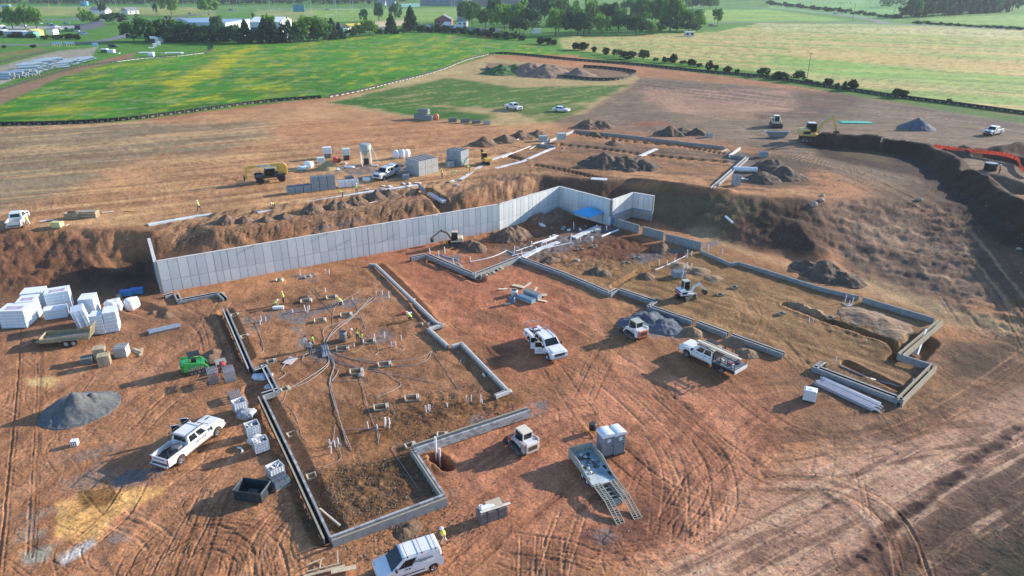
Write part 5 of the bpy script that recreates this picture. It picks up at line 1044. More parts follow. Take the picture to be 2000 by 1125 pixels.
def track_loader(label, loc, rz, body, cabm, rear, attach='bucket', arms=None, S=1.0, canopy=False, armup=0.0, trackl=None):
    t = thing('track_loader', label, 'track loader', loc, rz); arms = arms or body
    for s in (-1, 1):
        track_unit(t, -0.75*S, 0.72*S, s*0.74*S, 0.40*S, 0.30*S, light=trackl)
        MB().prism([(-1.15*S, 1.05*S), (-1.2*S, 1.5*S), (-1.0*S, 1.55*S), (0.75*S, 1.12*S), (1.15*S, 0.62*S), (1.3*S, 0.22*S), (1.15*S, 0.2*S), (0.95*S, 0.6*S), (0.6*S, 0.92*S), (-0.9*S, 1.25*S)], s*0.78*S-0.08*S, s*0.78*S+0.08*S).build('loader_arm', arms, t, bevel=0.02)
        MB().box((-1.05*S, s*0.74*S, 0.95*S), (0.4*S, 0.2*S, 0.9*S)).build('rear_tower', arms, t, bevel=0.02)
        MB().tube([(-0.6*S, s*0.72*S, 0.75*S), (0.6*S, s*0.72*S, 1.0*S)], 0.05*S, 6).build('lift_cylinder', STEEL, t)
    MB().box((-0.1*S, 0, 0.72*S), (2.0*S, 1.06*S, 0.62*S)).build('chassis', body, t, bevel=0.04)
    MB().box((-0.95*S, 0, 1.15*S), (0.75*S, 1.1*S, 0.5*S)).build('engine_cover', body, t, bevel=0.05)
    MB().box((-1.36*S, 0, 0.88*S), (0.16*S, 1.3*S, 0.85*S)).build('rear_door', rear, t, bevel=0.04)
    MB().box((-1.445*S, 0, 0.95*S), (0.02, 0.9*S, 0.4*S)).build('rear_grille', mat('grille_rust', (0.12, 0.07, 0.05), 0.7) if rear is not GRN else BLACK, t)
    if canopy:
        c = MB()
        for x, y in ((-0.55, -0.5), (0.55, -0.5), (0.55, 0.5), (-0.55, 0.5)): c.bar((x*S, y*S, 0.95*S), (x*S*0.9, y*S, 2.0*S), 0.07, 0.07)
        o = c.build('canopy_frame', cabm, t); MB().box((0, 0, 2.04*S), (1.2*S, 1.15*S, 0.1)).build('canopy_roof', BLACK, o, (0, 0, 0), bevel=0.03); MB().box((-0.1*S, 0, 1.2*S), (0.45, 0.5, 0.6)).build('seat', BLACK, o, (0, 0, 0))
    else: cab_box(t, -0.6*S, 0.7*S, -0.46*S, 0.46*S, 0.95*S, 1.98*S, cabm, cabm, slope=0.15*S)
    if attach == 'bucket':
        b = MB().prism([(1.25*S, 0.08), (2.0*S, 0.03), (1.95*S, 0.1), (1.4*S, 0.2), (1.3*S, 0.62*S), (1.55*S, 0.72*S), (1.28*S, 0.74*S), (1.18*S, 0.4*S)], -0.92*S, 0.92*S).build('bucket', DARKM, t)
        for s in (-1, 1): MB().prism([(1.25*S, 0.08), (2.0*S, 0.03), (1.55*S, 0.7*S), (1.28*S, 0.72*S)], s*0.92*S-0.02, s*0.92*S+0.02).build('bucket_side', DARKM, b, (0, 0, 0))
    elif attach == 'forks':
        b = MB().box((1.3*S, 0, 0.45*S), (0.1, 1.2*S, 0.7*S)).build('fork_frame', DARKM, t)
        for s in (-1, 1): MB().bar((1.3*S, s*0.35*S, 0.12), (2.4*S, s*0.35*S, 0.1), 0.1, 0.05).build('fork', DARKM, b, (0, 0, 0))
    return t
loc, rz, _ = park(1241, 667, 1219, 652, 1, 0.8)
t = track_loader('white compact track loader with salmon orange rear door by the grey gravel pile', loc, rz, WHITE, mat('dusty_cab', (0.42, 0.44, 0.36), 0.7, var=0.1), ORG)
loc, rz, _ = park(1020, 893, 996, 871, 1, 0.8)
t = track_loader('cream compact track loader with dark red arms behind the portable toilets', loc, rz, WHITE, mat('cream_cab', (0.68, 0.62, 0.48), 0.6, var=0.05), mat('cream_rear', (0.66, 0.58, 0.46), 0.6, var=0.06), arms=mat('arms_white_red', (0.58, 0.5, 0.5), 0.5, dirt=(0.34, 0.03, 0.03), dirt_amt=1.0, scale=1.6))
for s in (-1, 1): MB().box((1.0, s*0.87, 0.85), (0.5, 0.06, 0.35)).build('red_arm_plate', RED, t)
loc, rz, _ = park(369, 735, 404, 726, -1, 0.82)
t = track_loader('bright green track loader with black canopy and fork frame', loc, rz, GRN, GRN, GRN, attach='forks', canopy=True, trackl=TANM)
MB().prism([(1.9, 0.35), (3.0, 0.35), (3.0, 0.42), (1.9, 0.42)], -0.6, 0.6).build('grey_plate', mat('dusty_plate', (0.33, 0.33, 0.28), 0.8), t)
p = G(437, 722); tt = thing('roller_attachment', 'red drum roller attachment in front of the green track loader', 'machine attachment', p, rz)
lathe_y(MB(), [(0.001, -0.45), (0.34, -0.45), (0.34, 0.45), (0.001, 0.45)], (0, 0, 0.42), 14).build('drum', RED, tt); MB().box((0, 0.5, 0.4), (0.5, 0.1, 0.7)).box((0, -0.5, 0.4), (0.5, 0.1, 0.7)).build('side_frame', DARKM, tt)
p = G(422, 735); tt = thing('fuel_can', 'red fuel can standing between the scaffold frame stacks', 'fuel can', p, 0.3)
MB().box((0, 0, 0.28), (0.35, 0.55, 0.55), taper=0.85).build('can_body', mat('bright_red', (0.6, 0.05, 0.05), 0.4), tt, bevel=0.05); MB().tube([(0, -0.15, 0.6), (0, 0.15, 0.6)], 0.03).build('handle', RED, tt)
t = track_loader('cream track loader facing the camera with a wide black bucket, upper terrace', G(1514, 247), R(-98), TANM, mat('white_cab', (0.72, 0.72, 0.66), 0.5), TANM, S=1.35)
# telehandler
loc, rz, L_ = park(548, 355, 513, 359, 1, 1.05); print('wb tele', L_)
t = thing('telehandler', 'yellow telehandler with lowered telescopic boom heading left', 'telehandler', loc, rz); t.scale = (1.12, 1.12, 1.12)
for x in (1.65, -1.65):
    for s in (-1, 1):
        wheel(t, x, s*1.05, 0.64, 0.42, BLACK); MB().prism([(x-0.75, 1.15), (x-0.5, 1.38), (x+0.5, 1.38), (x+0.75, 1.15), (x+0.7, 1.1), (x-0.7, 1.1)], s*1.05-0.25, s*1.05+0.25).build('mudguard', DARKM, t)
MB().box((0, 0, 0.95), (4.2, 1.1, 0.5)).build('chassis', DARKM, t, bevel=0.04)
MB().box((0.0, -0.85, 1.0), (1.6, 0.7, 0.9)).build('engine_pod', DARKM, t, bevel=0.06)
cab_box(t, -0.75, 0.95, 0.30, 1.1, 1.1, 2.35, mat('dark_green_frame', (0.06, 0.09, 0.08), 0.5), mat('green_grey_roof', (0.30, 0.36, 0.32), 0.6), slope=0.25)
MB().prism([(-2.75, 1.0), (-1.3, 1.0), (-1.2, 1.9), (-1.5, 2.75), (-2.3, 2.95), (-2.75, 2.4)], -0.45, 0.45).build('rear_frame', YEL, t, bevel=0.08)
bo = MB().bar((-2.2, -0.05, 2.65), (3.0, -0.05, 2.70), 0.40, 0.46).build('boom', YEL, t); MB().bar((2.4, -0.05, 2.62), (3.6, -0.05, 2.55), 0.32, 0.36).build('boom_nose', YEL, bo, (0, 0, 0))
MB().bar((3.45, -0.05, 2.65), (3.75, -0.05, 0.8), 0.34, 0.30).build('gooseneck', YEL, t)
MB().box((0.9, 0.165, 2.68), (2.2, 0.03, 0.3)).build('boom_decal', mat('pale_decal', (0.70, 0.66, 0.55), 0.6), bo, (0, 0, 0))
text(bo, 'GEHL', 0.24, (1.55, 0.185, 2.68), (SO, 0, math.pi)); text(bo, 'XTREME', 0.20, (0.6, 0.185, 2.68), (SO, 0, math.pi))
MB().box((3.95, 0, 0.95), (0.12, 1.3, 0.8)).build('fork_carriage', DARKM, t)
for s in (-1, 1): MB().bar((4.0, s*0.45, 0.6), (5.2, s*0.45, 0.55), 0.12, 0.06).build('fork', DARKM, t)
# trailers
def place(u, v, rzdeg): return G(u, v), R(rzdeg)
ct, rzt, Lt = along(80, 679, 187, 669)
c2, rz2, _ = along(106, 682, 180, 676)
t = thing('utility_trailer', 'tan landscape trailer with wooden floor and raised mesh tailgate', 'trailer', G(135, 668), rz2+math.pi)
MB().box((0, 0, 0.62), (5.0, 1.9, 0.08)).build('floor', mat('grey_boards', (0.30, 0.26, 0.2), 0.9, var=0.2), t)
for k in range(9): MB().box((0, -0.86+k*0.215, 0.67), (4.95, 0.2, 0.03)).build('floor_plank', mat('grey_boards', (0.3, 0.26, 0.2)), t)
TT = mat('tan_trailer_paint', (0.34, 0.28, 0.17), 0.7, var=0.12)
for s in (-1, 1):
    f = MB().bar((-2.5, s*0.97, 1.12), (2.5, s*0.97, 1.12), 0.05, 0.06).bar((-2.5, s*0.97, 0.62), (2.5, s*0.97, 0.62), 0.06, 0.12)
    for k in range(9): f.bar((-2.5+k*0.625, s*0.97, 0.62), (-2.5+k*0.625, s*0.97, 1.12), 0.04, 0.04)
    f.build('side_rail', TT, t); MB().box((0, s*0.985, 0.85), (5.0, 0.02, 0.36)).build('side_board', TT, t)
    for x in (-0.95, -0.15): wheel(t, x, s*1.12, 0.36, 0.22, mat('pale_rim', (0.55, 0.57, 0.57), 0.5))
    MB().prism([(-1.5, 0.6), (-1.35, 0.82), (0.25, 0.82), (0.4, 0.6), (0.35, 0.58), (0.2, 0.77), (-1.3, 0.77), (-1.45, 0.58)], s*1.12-0.15, s*1.12+0.15).build('fender', TT, t)
g = MB().bar((-2.55, -0.9, 0.7), (-2.9, -0.9, 1.95), 0.06, 0.06).bar((-2.55, 0.9, 0.7), (-2.9, 0.9, 1.95), 0.06, 0.06).bar((-2.9, -0.9, 1.95), (-2.9, 0.9, 1.95), 0.06, 0.06).build('tailgate', TT, t)
for k in range(7): MB().bar((-2.56, -0.72+k*0.24, 0.72), (-2.89, -0.72+k*0.24, 1.93), 0.12, 0.04).build('tailgate_slat', TT, g, (0, 0, 0))
MB().bar((2.5, -0.8, 0.55), (3.7, 0, 0.5), 0.08, 0.1).bar((2.5, 0.8, 0.55), (3.7, 0, 0.5), 0.08, 0.1).tube([(3.5, 0, 0.1), (3.5, 0, 0.9)], 0.04).build('drawbar', DARKM, t)
MB().prism([(2.5, 0.66), (3.05, 0.70), (2.5, 1.14)], -0.97, 0.97).build('front_wedge', TT, t)
# mortar tub trailer with ramps
q0, q1, q2, q3 = GL([(1112, 897), (1155, 948), (1198, 932), (1166, 880)])
a, b, c_, d_ = G(1130, 905), G(1175, 945), None, None
ax = (G(1196, 1000)+G(1242, 992))/2-(G(1116, 900)+G(1160, 885))/2; rzm = math.atan2(ax.y, ax.x)
cm = (G(1116, 905)+G(1196, 945)+G(1152, 888)+G(1160, 958))/4
t = thing('mortar_trailer', 'long steel mortar tub trailer with two ladder ramps let down', 'trailer', cm, rzm)
MT = mat('pale_steel', (0.36, 0.36, 0.30), 0.7, var=0.15, dirt=(0.3, 0.22, 0.15), dirt_amt=0.3)
MB().box((0, 0, 0.55), (4.4, 2.2, 0.1)).build('tub_floor', mat('slurry_residue', (0.30, 0.38, 0.42), 0.7, var=0.35, scale=1.2, dirt=(0.6, 0.62, 0.6), dirt_amt=0.9), t)
for s in (-1, 1): MB().prism([(-2.2, 0.5), (2.2, 0.5), (2.2, 0.72), (0.9, 0.95), (-0.3, 1.3), (-2.2, 1.3)], s*1.1-0.04, s*1.1+0.04).build('tub_side', MT, t, bevel=0.01)
MB().box((-2.2, 0, 0.9), (0.08, 2.2, 0.82)).build('tub_front', MT, t); MB().box((-2.35, 0.9, 0.5), (0.2, 0.25, 0.9)).box((-2.35, -0.9, 0.5), (0.2, 0.25, 0.9)).build('support_leg', MT, t)
for s in (-1, 1):
    for x in (0.4, 1.25): wheel(t, x, s*0.98, 0.36, 0.2)
for k in range(26):
    rs2 = random.Random(k); x, y = rs2.gauss(-0.6, 0.6), rs2.gauss(-0.1, 0.35)
    b = bmesh.new(); bmesh.ops.create_icosphere(b, subdivisions=1, radius=0.10+0.14*rs2.random())
    for v_ in b.verts: v_.co.z *= 0.6; v_.co *= 0.8+0.4*rs2.random()
    me_ = bpy.data.meshes.new('rubble'); b.to_mesh(me_); b.free(); me_.materials.append(rs2.choice((CONC2, STONE, DARKM, CONC2)))
    ob('rubble', me_, t, (x, y, 0.66))
MB().box((3.2, 0, 0.38), (2.0, 1.9, 0.08)).box((3.3, 0, 0.5), (0.05, 0.05, 0.05)).build('rear_frame', DARKM, t)
for k in range(4): MB().bar((2.3+k*0.5, -0.5, 0.6), (2.3+k*0.5, 0.5, 0.6), 0.06, 0.05).build('cross_member', MT, t)
MB().box((4.2, 0.0, 0.3), (0.5, 0.9, 0.3)).build('hitch_block', MT, t, bevel=0.03)
for s in (-1, 1):
    rp = MB()
    for y in (0.42, 0.75, 1.08): rp.bar((2.2, s*y, 0.75), (4.3, s*y, 0.72), 0.06, 0.08); rp.bar((4.3, s*y, 0.72), (6.3, s*y, 0.10), 0.06, 0.08)
    o = rp.build('ramp', MT, t)
    for k in range(22):
        x = 2.25+k*0.19; z = 0.74 if x < 4.3 else 0.72-(x-4.3)*0.31
        MB().bar((x, s*0.42, z), (x, s*1.08, z), 0.05, 0.04).build('ramp_rung', MT if x < 4.3 else TAN, o, (0, 0, 0))
# ------------------------------------------------------------------ stored materials and small equipment
FOAM = mat('white_foam_pack', (0.80, 0.82, 0.84), 0.5, var=0.03, scale=1.2)
FOAMB = mat('bluish_foam_face', (0.60, 0.72, 0.80), 0.5, var=0.05, scale=1.2)
PRINT = mat('purple_print', (0.52, 0.40, 0.50), 0.6, var=0.35, scale=5)
WRAP = mat('plastic_wrap', (0.68, 0.69, 0.70), 0.3, var=0.2, scale=4, bump=0.05, bscale=6)
BLUEB = mat('blue_grey_block', (0.27, 0.32, 0.35), 0.95, var=0.16, scale=2.2)
def front(u1, v1, u2, v2):
    a, b = GL([(u1, v1), (u2, v2)]); d = b-a; return a, b, math.atan2(d.y, d.x), math.hypot(d.x, d.y)
def foam(label, u1, v1, u2, v2, dep, hs, printed=False, tilt=0.0):
    a, b, rz, L = front(u1, v1, u2, v2); n = Vector((-math.sin(rz), math.cos(rz), 0)); m_ = (a+b)/2+n*dep/2; z = min(a.z, b.z)+0.08
    for i, h in enumerate(hs):
        t = thing('foam_board_pack', label+(', upper pack' if i else (', lower pack' if len(hs) > 1 else '')), 'insulation pack', (m_.x+random.uniform(-.05, .05)*i, m_.y, z), rz+random.uniform(-.02, .02)*i)
        t.rotation_euler[1] = tilt
        k = 6
        for j in range(k): MB().box((random.uniform(-.012, .012), random.uniform(-.012, .012), h*(j+0.5)/k), (L-0.03, dep-0.03, h/k-0.012)).build('foam_board', FOAM if j % 2 else FOAMB, t)
        MB().box((0, 0, h+0.004), (L, dep, 0.03)).build('wrap_top', FOAM, t)
        for x in (-L*0.25, L*0.25): MB().box((x, 0, h/2+0.01), (0.05, dep+0.012, h+0.03)).build('strap', WRAP, t)
        if printed and i == len(hs)-1: MB().box((L*0.02, -dep*0.12, h+0.022), (L*0.66, dep*0.42, 0.006)).build('printed_label', PRINT, t)
        z += h+0.03
foam('white foam board pack with purple print, nearest the left edge', 4, 643, 54, 641, 2.3, (1.1, 1.1), True)
foam('white foam board pack with purple print, behind the nearest left pack', 40, 627, 76, 623, 2.2, (1.15, 1.15), True)
foam('plain white foam board pack at the back left of the pack yard', 48, 611, 92, 606, 2.0, (1.2, 1.2))
foam('white foam board pack with purple print, highest at the back', 95, 611, 143, 603, 2.0, (1.2, 1.15), True)
foam('single low white foam board pack in the middle of the yard', 88, 627, 133, 620, 1.4, (1.2,))
foam('leaning white foam board pack with printed top, middle of the yard', 152, 643, 178, 638, 2.0, (2.2,), False, R(-9))
foam('white foam board pack behind the leaning pack', 160, 620, 190, 617, 2.0, (1.1, 1.1))
foam('narrow white foam board pack next to the trailer tailgate', 181, 655, 207, 653, 1.6, (1.2, 1.1))
foam('white foam board pack at the right end of the yard', 208, 652, 234, 648, 2.0, (1.2, 1.3))
def lump(name, label, cat, u, v, d, m, seed=0, f=9, amp=0.25, rz=0.0, sub=3, par=None, zoff=0.0):
    b = bmesh.new(); bmesh.ops.create_icosphere(b, subdivisions=sub, radius=1.0); rs = random.Random(seed); q = [rs.uniform(0, 6) for _ in range(6)]
    for w in b.verts:
        c = w.co; k = 1+amp*math.sin(c.x*f*0.5+q[0])*math.sin(c.y*f*0.45+q[1])+amp*0.5*math.sin(c.z*f+q[2])*math.sin(c.x*f+q[3])
        w.co = Vector(tuple(math.copysign(abs(c[i])**0.65, c[i])*d[i]/2*k for i in range(3)))
        w.co.z = max(w.co.z, -d[2]*0.45)
    me_ = bpy.data.meshes.new(name); b.to_mesh(me_); b.free(); me_.materials.append(m); me_.polygons.foreach_set('use_smooth', [True]*len(me_.polygons))
    p = G(u, v) if par is None else Vector((u, v, 0)); o = ob(name, me_, par, (p.x, p.y, p.z+d[2]*0.43+zoff), rz)
    return tag(o, label, cat)
lump('wrapped_bundle', 'creased white plastic wrapped bundle beside the foam packs', 'wrapped bundle', 224, 606, (1.9, 1.6, 1.5), WRAP, 1)
lump('wrapped_roll', 'bulging white plastic wrapped roll next to the blue boxes', 'wrapped bundle', 259, 604, (1.5, 1.7, 1.7), FOAM, 2, 7, 0.14)
lump('plastic_sheet', 'crumpled clear white plastic sheet inside the zigzag foundation wall', 'plastic sheet', 511, 738, (1.9, 1.3, 0.3), WRAP, 3)
lump('plastic_sheet', 'small crumpled plastic sheet near the footing wall corner', 'plastic sheet', 528, 757, (1.0, 0.8, 0.3), WRAP, 4)
for (u, v, l_) in ((249, 577, 'blue steel gang box at the left, beside the wrapped roll'), (269, 573, 'blue steel gang box nearer the tall wall end')):
    t = thing('gang_box', l_, 'storage box', G(u, v), 0.25); MB().box((0, 0, 0.35), (1.5, 0.8, 0.6)).build('box_body', BLUE, t, bevel=0.03); MB().box((0, 0, 0.70), (1.54, 0.84, 0.10)).build('lid', mat('blue_lid', (0.03, 0.15, 0.5), 0.4), t, bevel=0.02)
o = MB().tube([(0, 0, 0), (0, 0, 0.6)], 0.3, 14).build('tan_drum', TAN, None, G(233, 584)); tag(o, 'small tan drum left of the blue gang boxes', 'drum')
def pallet(label, loc, rz, m, group=None, first=[None]):
    key = m.name
    if first[0] is None: first[0] = {}
    if key not in first[0]:
        t = thing('pallet', label, 'pallet', loc, rz, group)
        for k in range(7): MB().box((-0.52+k*0.173, 0, 0.125), (0.12, 1.0, 0.02)).build('deck_board', m, t)
        for y in (-0.45, 0, 0.45): MB().box((0, y, 0.07), (1.18, 0.05, 0.09)).build('stringer', m, t)
        for x in (-0.5, 0, 0.5): MB().box((x, 0, 0.012), (0.12, 1.0, 0.02)).build('bottom_board', m, t)
        first[0][key] = t; return t
    return dup(first[0][key], loc, rz, label, group)
PB = mat('pallet_wood', (0.50, 0.40, 0.27), 0.85, var=0.2, scale=3); PG = mat('grey_pallet_wood', (0.24, 0.23, 0.21), 0.9, var=0.2, scale=3)
for (u, v, n, m, w_) in ((206, 712, 9, PB, 'tan pallet in the front stack beside the trailer'), (198, 700, 10, PB, 'tan pallet in the rear stack beside the trailer'), (171, 708, 5, PG, 'grey pallet in the low shaded stack')):
    p = G(u, v)
    for k in range(n): pallet(w_, (p.x, p.y, p.z+k*0.137), R(22)+random.uniform(-.04, .04), m, {9: 'tan pallets in the front stack', 10: 'tan pallets in the rear stack', 5: 'grey pallets in the low stack'}[n])
def block_pallet(label, loc, rz, d=(1.2, 1.2, 1.2), m=None, group=None, wood=True, courses=6):
    m = m or BLUEB; t = thing('block_pallet', label, 'block pallet', loc, rz, group); b = MB(); h = (d[2]-0.12)/courses
    nx = max(1, round(d[0]/0.4)); ny = max(1, round(d[1]/0.2))
    for r in range(courses):
        if r % 2: 
            for i in range(nx): b.box((-d[0]/2+(i+0.5)*d[0]/nx, 0, 0.12+h*(r+0.5)), (d[0]/nx-0.025, d[1]+random.uniform(-.02, .02), h-0.018))
        else:
            for i in range(max(2, nx-1)): n_ = max(2, nx-1); b.box((-d[0]/2+(i+0.5)*d[0]/n_, 0, 0.12+h*(r+0.5)), (d[0]/n_-0.025, d[1]+random.uniform(-.02, .02), h-0.018))
    tag(b.build('stacked_blocks', m, t), kind='stuff'); tb = MB()
    for i in range(nx*2):
        for j in range(2): tb.box((-d[0]/2+(i+0.5)*d[0]/(nx*2), (j-0.5)*d[1]*0.5, d[2]+0.004), (d[0]/(nx*2)*0.5, d[1]*0.36, 0.008))
    tb.build('block_cores', mat('core_holes', (0.08, 0.09, 0.10), 0.95), t)
    if wood: MB().box((0, 0, 0.06), (d[0]*0.98, d[1]*0.98, 0.1)).build('pallet_base', PB, t)
    return t
def bp_grid(lab, u1, v1, u2, v2, cols, rows, layers, d, m=None, skip=(), grp=None, dir_=None, gap=0.06):
    a, b, rz, L = front(u1, v1, u2, v2); e = Vector((math.cos(rz), math.sin(rz), 0)); n = Vector((-e.y, e.x, 0)); w = L/cols
    for l in range(layers):
        for j in range(rows):
            for i in range(cols):
                if (i, j, l) in skip: continue
                c = a+e*(w*(i+0.5))+n*((d[1]+gap)*(j+0.5)); z = float(hgt(c.x, c.y)) if l == 0 else float(hgt(c.x, c.y))
                where = ('left', 'middle', 'right')[min(2, int(3*i/cols))] if cols > 1 else 'only'
                block_pallet(f"{lab}, {where} {'front' if j == 0 else 'rear'} {'upper' if l else 'lower'} one", (c.x, c.y, z+l*(d[2]+0.02)), rz+random.uniform(-.02, .02), (w-gap, d[1], d[2]), m, grp)
bp_grid('grey pallet by the grass edge', 808, 232, 844, 236, 4, 1, 1, (1.2, 1.2, 1.25), BLOCK, grp='block pallets by the grass edge')
bp_grid('top grey pallet by the grass edge', 817, 231, 836, 233, 2, 1, 2, (1.2, 1.1, 1.25), BLOCK, skip=((0, 0, 0), (1, 0, 0)), grp='block pallets by the grass edge')
bp_grid('blue grey block pallet in the long row', 561, 380, 657, 370, 6, 1, 2, (1.2, 1.2, 1.25), skip=((0, 0, 1), (1, 0, 1), (2, 0, 1)), grp='blue grey block pallets in the long row')
bp_grid('pale pallet in the tall cube by the silver pickup', 819, 345, 857, 336, 3, 2, 2, (1.2, 2.0, 1.4), BLOCKL, grp='pallets of the tall pale cube')
bp_grid('blue grey pallet in the cube left of the excavator', 901, 325, 916, 319, 2, 2, 2, (1.2, 1.7, 1.45), grp='pallets of the blue grey cube')
bp_grid('lone low blue grey block pallet', 876, 328, 888, 326, 1, 1, 1, (1.2, 1.2, 1.2))
bp_grid('white wrapped block pallet in the row', 661, 368, 702, 364, 3, 1, 1, (1.2, 1.2, 1.2), FOAM, grp='white wrapped pallets')
bp_grid('grey steel lath bundle on the white wrapped pallets', 676, 352, 692, 350, 1, 1, 1, (1.5, 1.2, 0.5), GREYM)
for u, v, l_, d in ((793, 350, 'small blue grey block cube left of the two workers', (1.3, 1.1, 0.9)), (240, 694, 'wrapped grey block pallet between the pallets and the planks', (1.3, 1.2, 1.2)), (884, 238, 'short galvanised frame bundle beside the orange bag', (2.1, 1.1, 1.0)),
                    (908, 240, 'dark galvanised frame bundle in the middle of the row', (2.1, 1.1, 1.0)), (930, 241, 'pale galvanised frame bundle in the row', (2.1, 1.1, 0.8)), (951, 243, 'short pale stack at the right end of the row', (1.6, 1.1, 0.9)),
                    (1490, 307, 'blue grey block cube on the upper terrace right of the footings', (1.6, 1.2, 1.2)), (1437, 362, 'tall grey block stack beside the diagonal upper wall', (1.2, 1.2, 1.9)), (1385, 268, 'pale block cube beyond the long blue grey footing', (1.3, 1.1, 1.0)),
                    (1325, 518+22, 'blue utility block stack by the white pipes', (1.7, 1.2, 0.9))):
    block_pallet(l_, G(u, v), R(12)+random.uniform(-.1, .1), d, GREYM if 'galvan' in l_ else (BLOCKL if 'pale' in l_ or 'wrapped' in l_ else BLUEB))
# centre pallets by the sand heap
for u, v, l_, m, hh in ((1028, 585, 'blue wrapped low block pallet in the centre of the pad', mat('blue_wrap', (0.18, 0.36, 0.48), 0.5, var=0.15), 0.55), (1040, 578, 'grey hollow block row pallet in the centre of the pad', BLUEB, 0.75)):
    a, b, rz, L = front(u-16, v-4, u+15, v+8); block_pallet(l_, (a+b)/2, rz, (2.6, 0.8, hh), m, courses=3)
for u, v, l_, r, h, m in ((1001, 592, 'blue and white barrel beside the low block pallets', 0.32, 0.85, mat('blue_white_barrel', (0.12, 0.22, 0.42), 0.5, var=0.6, scale=2)), (671, 666, 'grey plastic bin where the cable runs meet', 0.42, 1.2, mat('grey_bin', (0.16, 0.18, 0.20), 0.6)), (1004, 576, 'white lidded drum behind the barrel', 0.45, 0.7, WPLAS)):
    t = thing('barrel', l_, 'barrel', G(u, v), 0); lathe = MB().tube([(0, 0, 0), (0, 0, h*0.35), (0, 0, h*0.37), (0, 0, h*0.65), (0, 0, h*0.67), (0, 0, h)], [r*0.92, r, r*1.04, r, r*1.04, r], 16).build('barrel_body', m, t, smooth=True)
    MB().tube([(0, 0, h), (0, 0, h+0.03)], [r*1.05, r*1.05], 16).build('rim', m, t); MB().tube([(0, 0, h+0.02), (0, 0, h+0.035)], r*0.9, 16).build('opening', BLACK, t)
for k, (u, v, a, l) in enumerate(((985, 565, 0.3, 1.6), (1013, 560, -0.5, 1.8), (1030, 557, 0.9, 1.5), (1055, 578, 0.1, 1.8), (1060, 588, -0.4, 1.2), (1046, 566, 1.2, 1.2), (992, 594, 0.5, 0.9))):
    o = MB().box((0, 0, 0.05+0.05*(k % 2)), (l, 0.7 if k in (1, 3) else 0.3, 0.06), rz=a, ry=random.uniform(-.1, .1)).build('loose_board', CARD if k % 2 else WOODW, None, G(u, v)); tag(o, 'pale loose board lying around the low block pallets', 'board', 'loose boards around the low block pallets')
# orange sack, planks, steel planks
lump('orange_sack', 'orange and white bulk sack on the ground beside the grey pallets', 'bulk sack', 852, 234, (1.4, 1.3, 1.6), ORG, 5, 6, 0.1)
for k, (u1, v1, u2, v2) in enumerate(((258, 684, 276, 694), (278, 682, 275, 697), (262, 683, 279, 690))):
    a, b = GL([(u1, v1), (u2, v2)]); o = MB().bar(a+Vector((0, 0, 0.06+0.06*k)), b+Vector((0, 0, 0.06+0.06*k)), 0.28, 0.05).build('plank', WOOD, None); tag(o, 'short raw lumber plank beside the wrapped block pallet', 'plank', 'planks beside the wrapped block pallet')
a, b, rz, L = front(290, 652, 352, 638)
t = thing('steel_plank_bundle', 'bundle of long galvanised steel planks near the pit', 'plank bundle', (a+b)/2, rz)
for k in range(4):
    for j in range(3): MB().box((random.uniform(-.1, .1), (k-1.5)*0.27, 0.08+j*0.09), (L, 0.24, 0.07)).build('steel_plank', GREYM if j < 2 else STEEL, t)
# scaffold frames
def scaf(label, u1, v1, u2, v2, n, grp, sp=0.125, W_=1.25, axis=None):
    a, b, rz, L = front(u1, v1, u2, v2); L = 1.55; e = Vector((-math.sin(rz), math.cos(rz), 0)); first = None; c0 = (a+b)/2
    for k in range(n):
        loc = c0+e*(k*sp)
        if first is None:
            t = thing('scaffolding', label, 'scaffolding', loc, rz, grp)
            MB().tube([(-L/2, 0, 0.04), (L/2, 0, 0.04)], 0.028, 5).tube([(-L/2, 0, W_), (L/2, 0, W_)], 0.028, 5).build('upright', STEEL, t)
            for x in (-L*0.45, -L*0.12, L*0.2, L*0.45): MB().tube([(x, 0, 0.04), (x, 0, W_)], 0.022, 5).build('rung', STEEL, t)
            first = t
        else: dup(first, loc, rz, label, grp)
scaf('galvanised scaffold frame in the stack under the red fuel can', 403, 728, 413, 764, 9, 'scaffold frames in the left stack')
scaf('galvanised scaffold frame in the stack by the red roller', 433, 727, 446, 760, 9, 'scaffold frames in the right stack')
scaf('galvanised scaffold frame in the low stack above the white crate', 444, 768, 458, 795, 7, 'scaffold frames in the low stack', 0.16, 0.6)
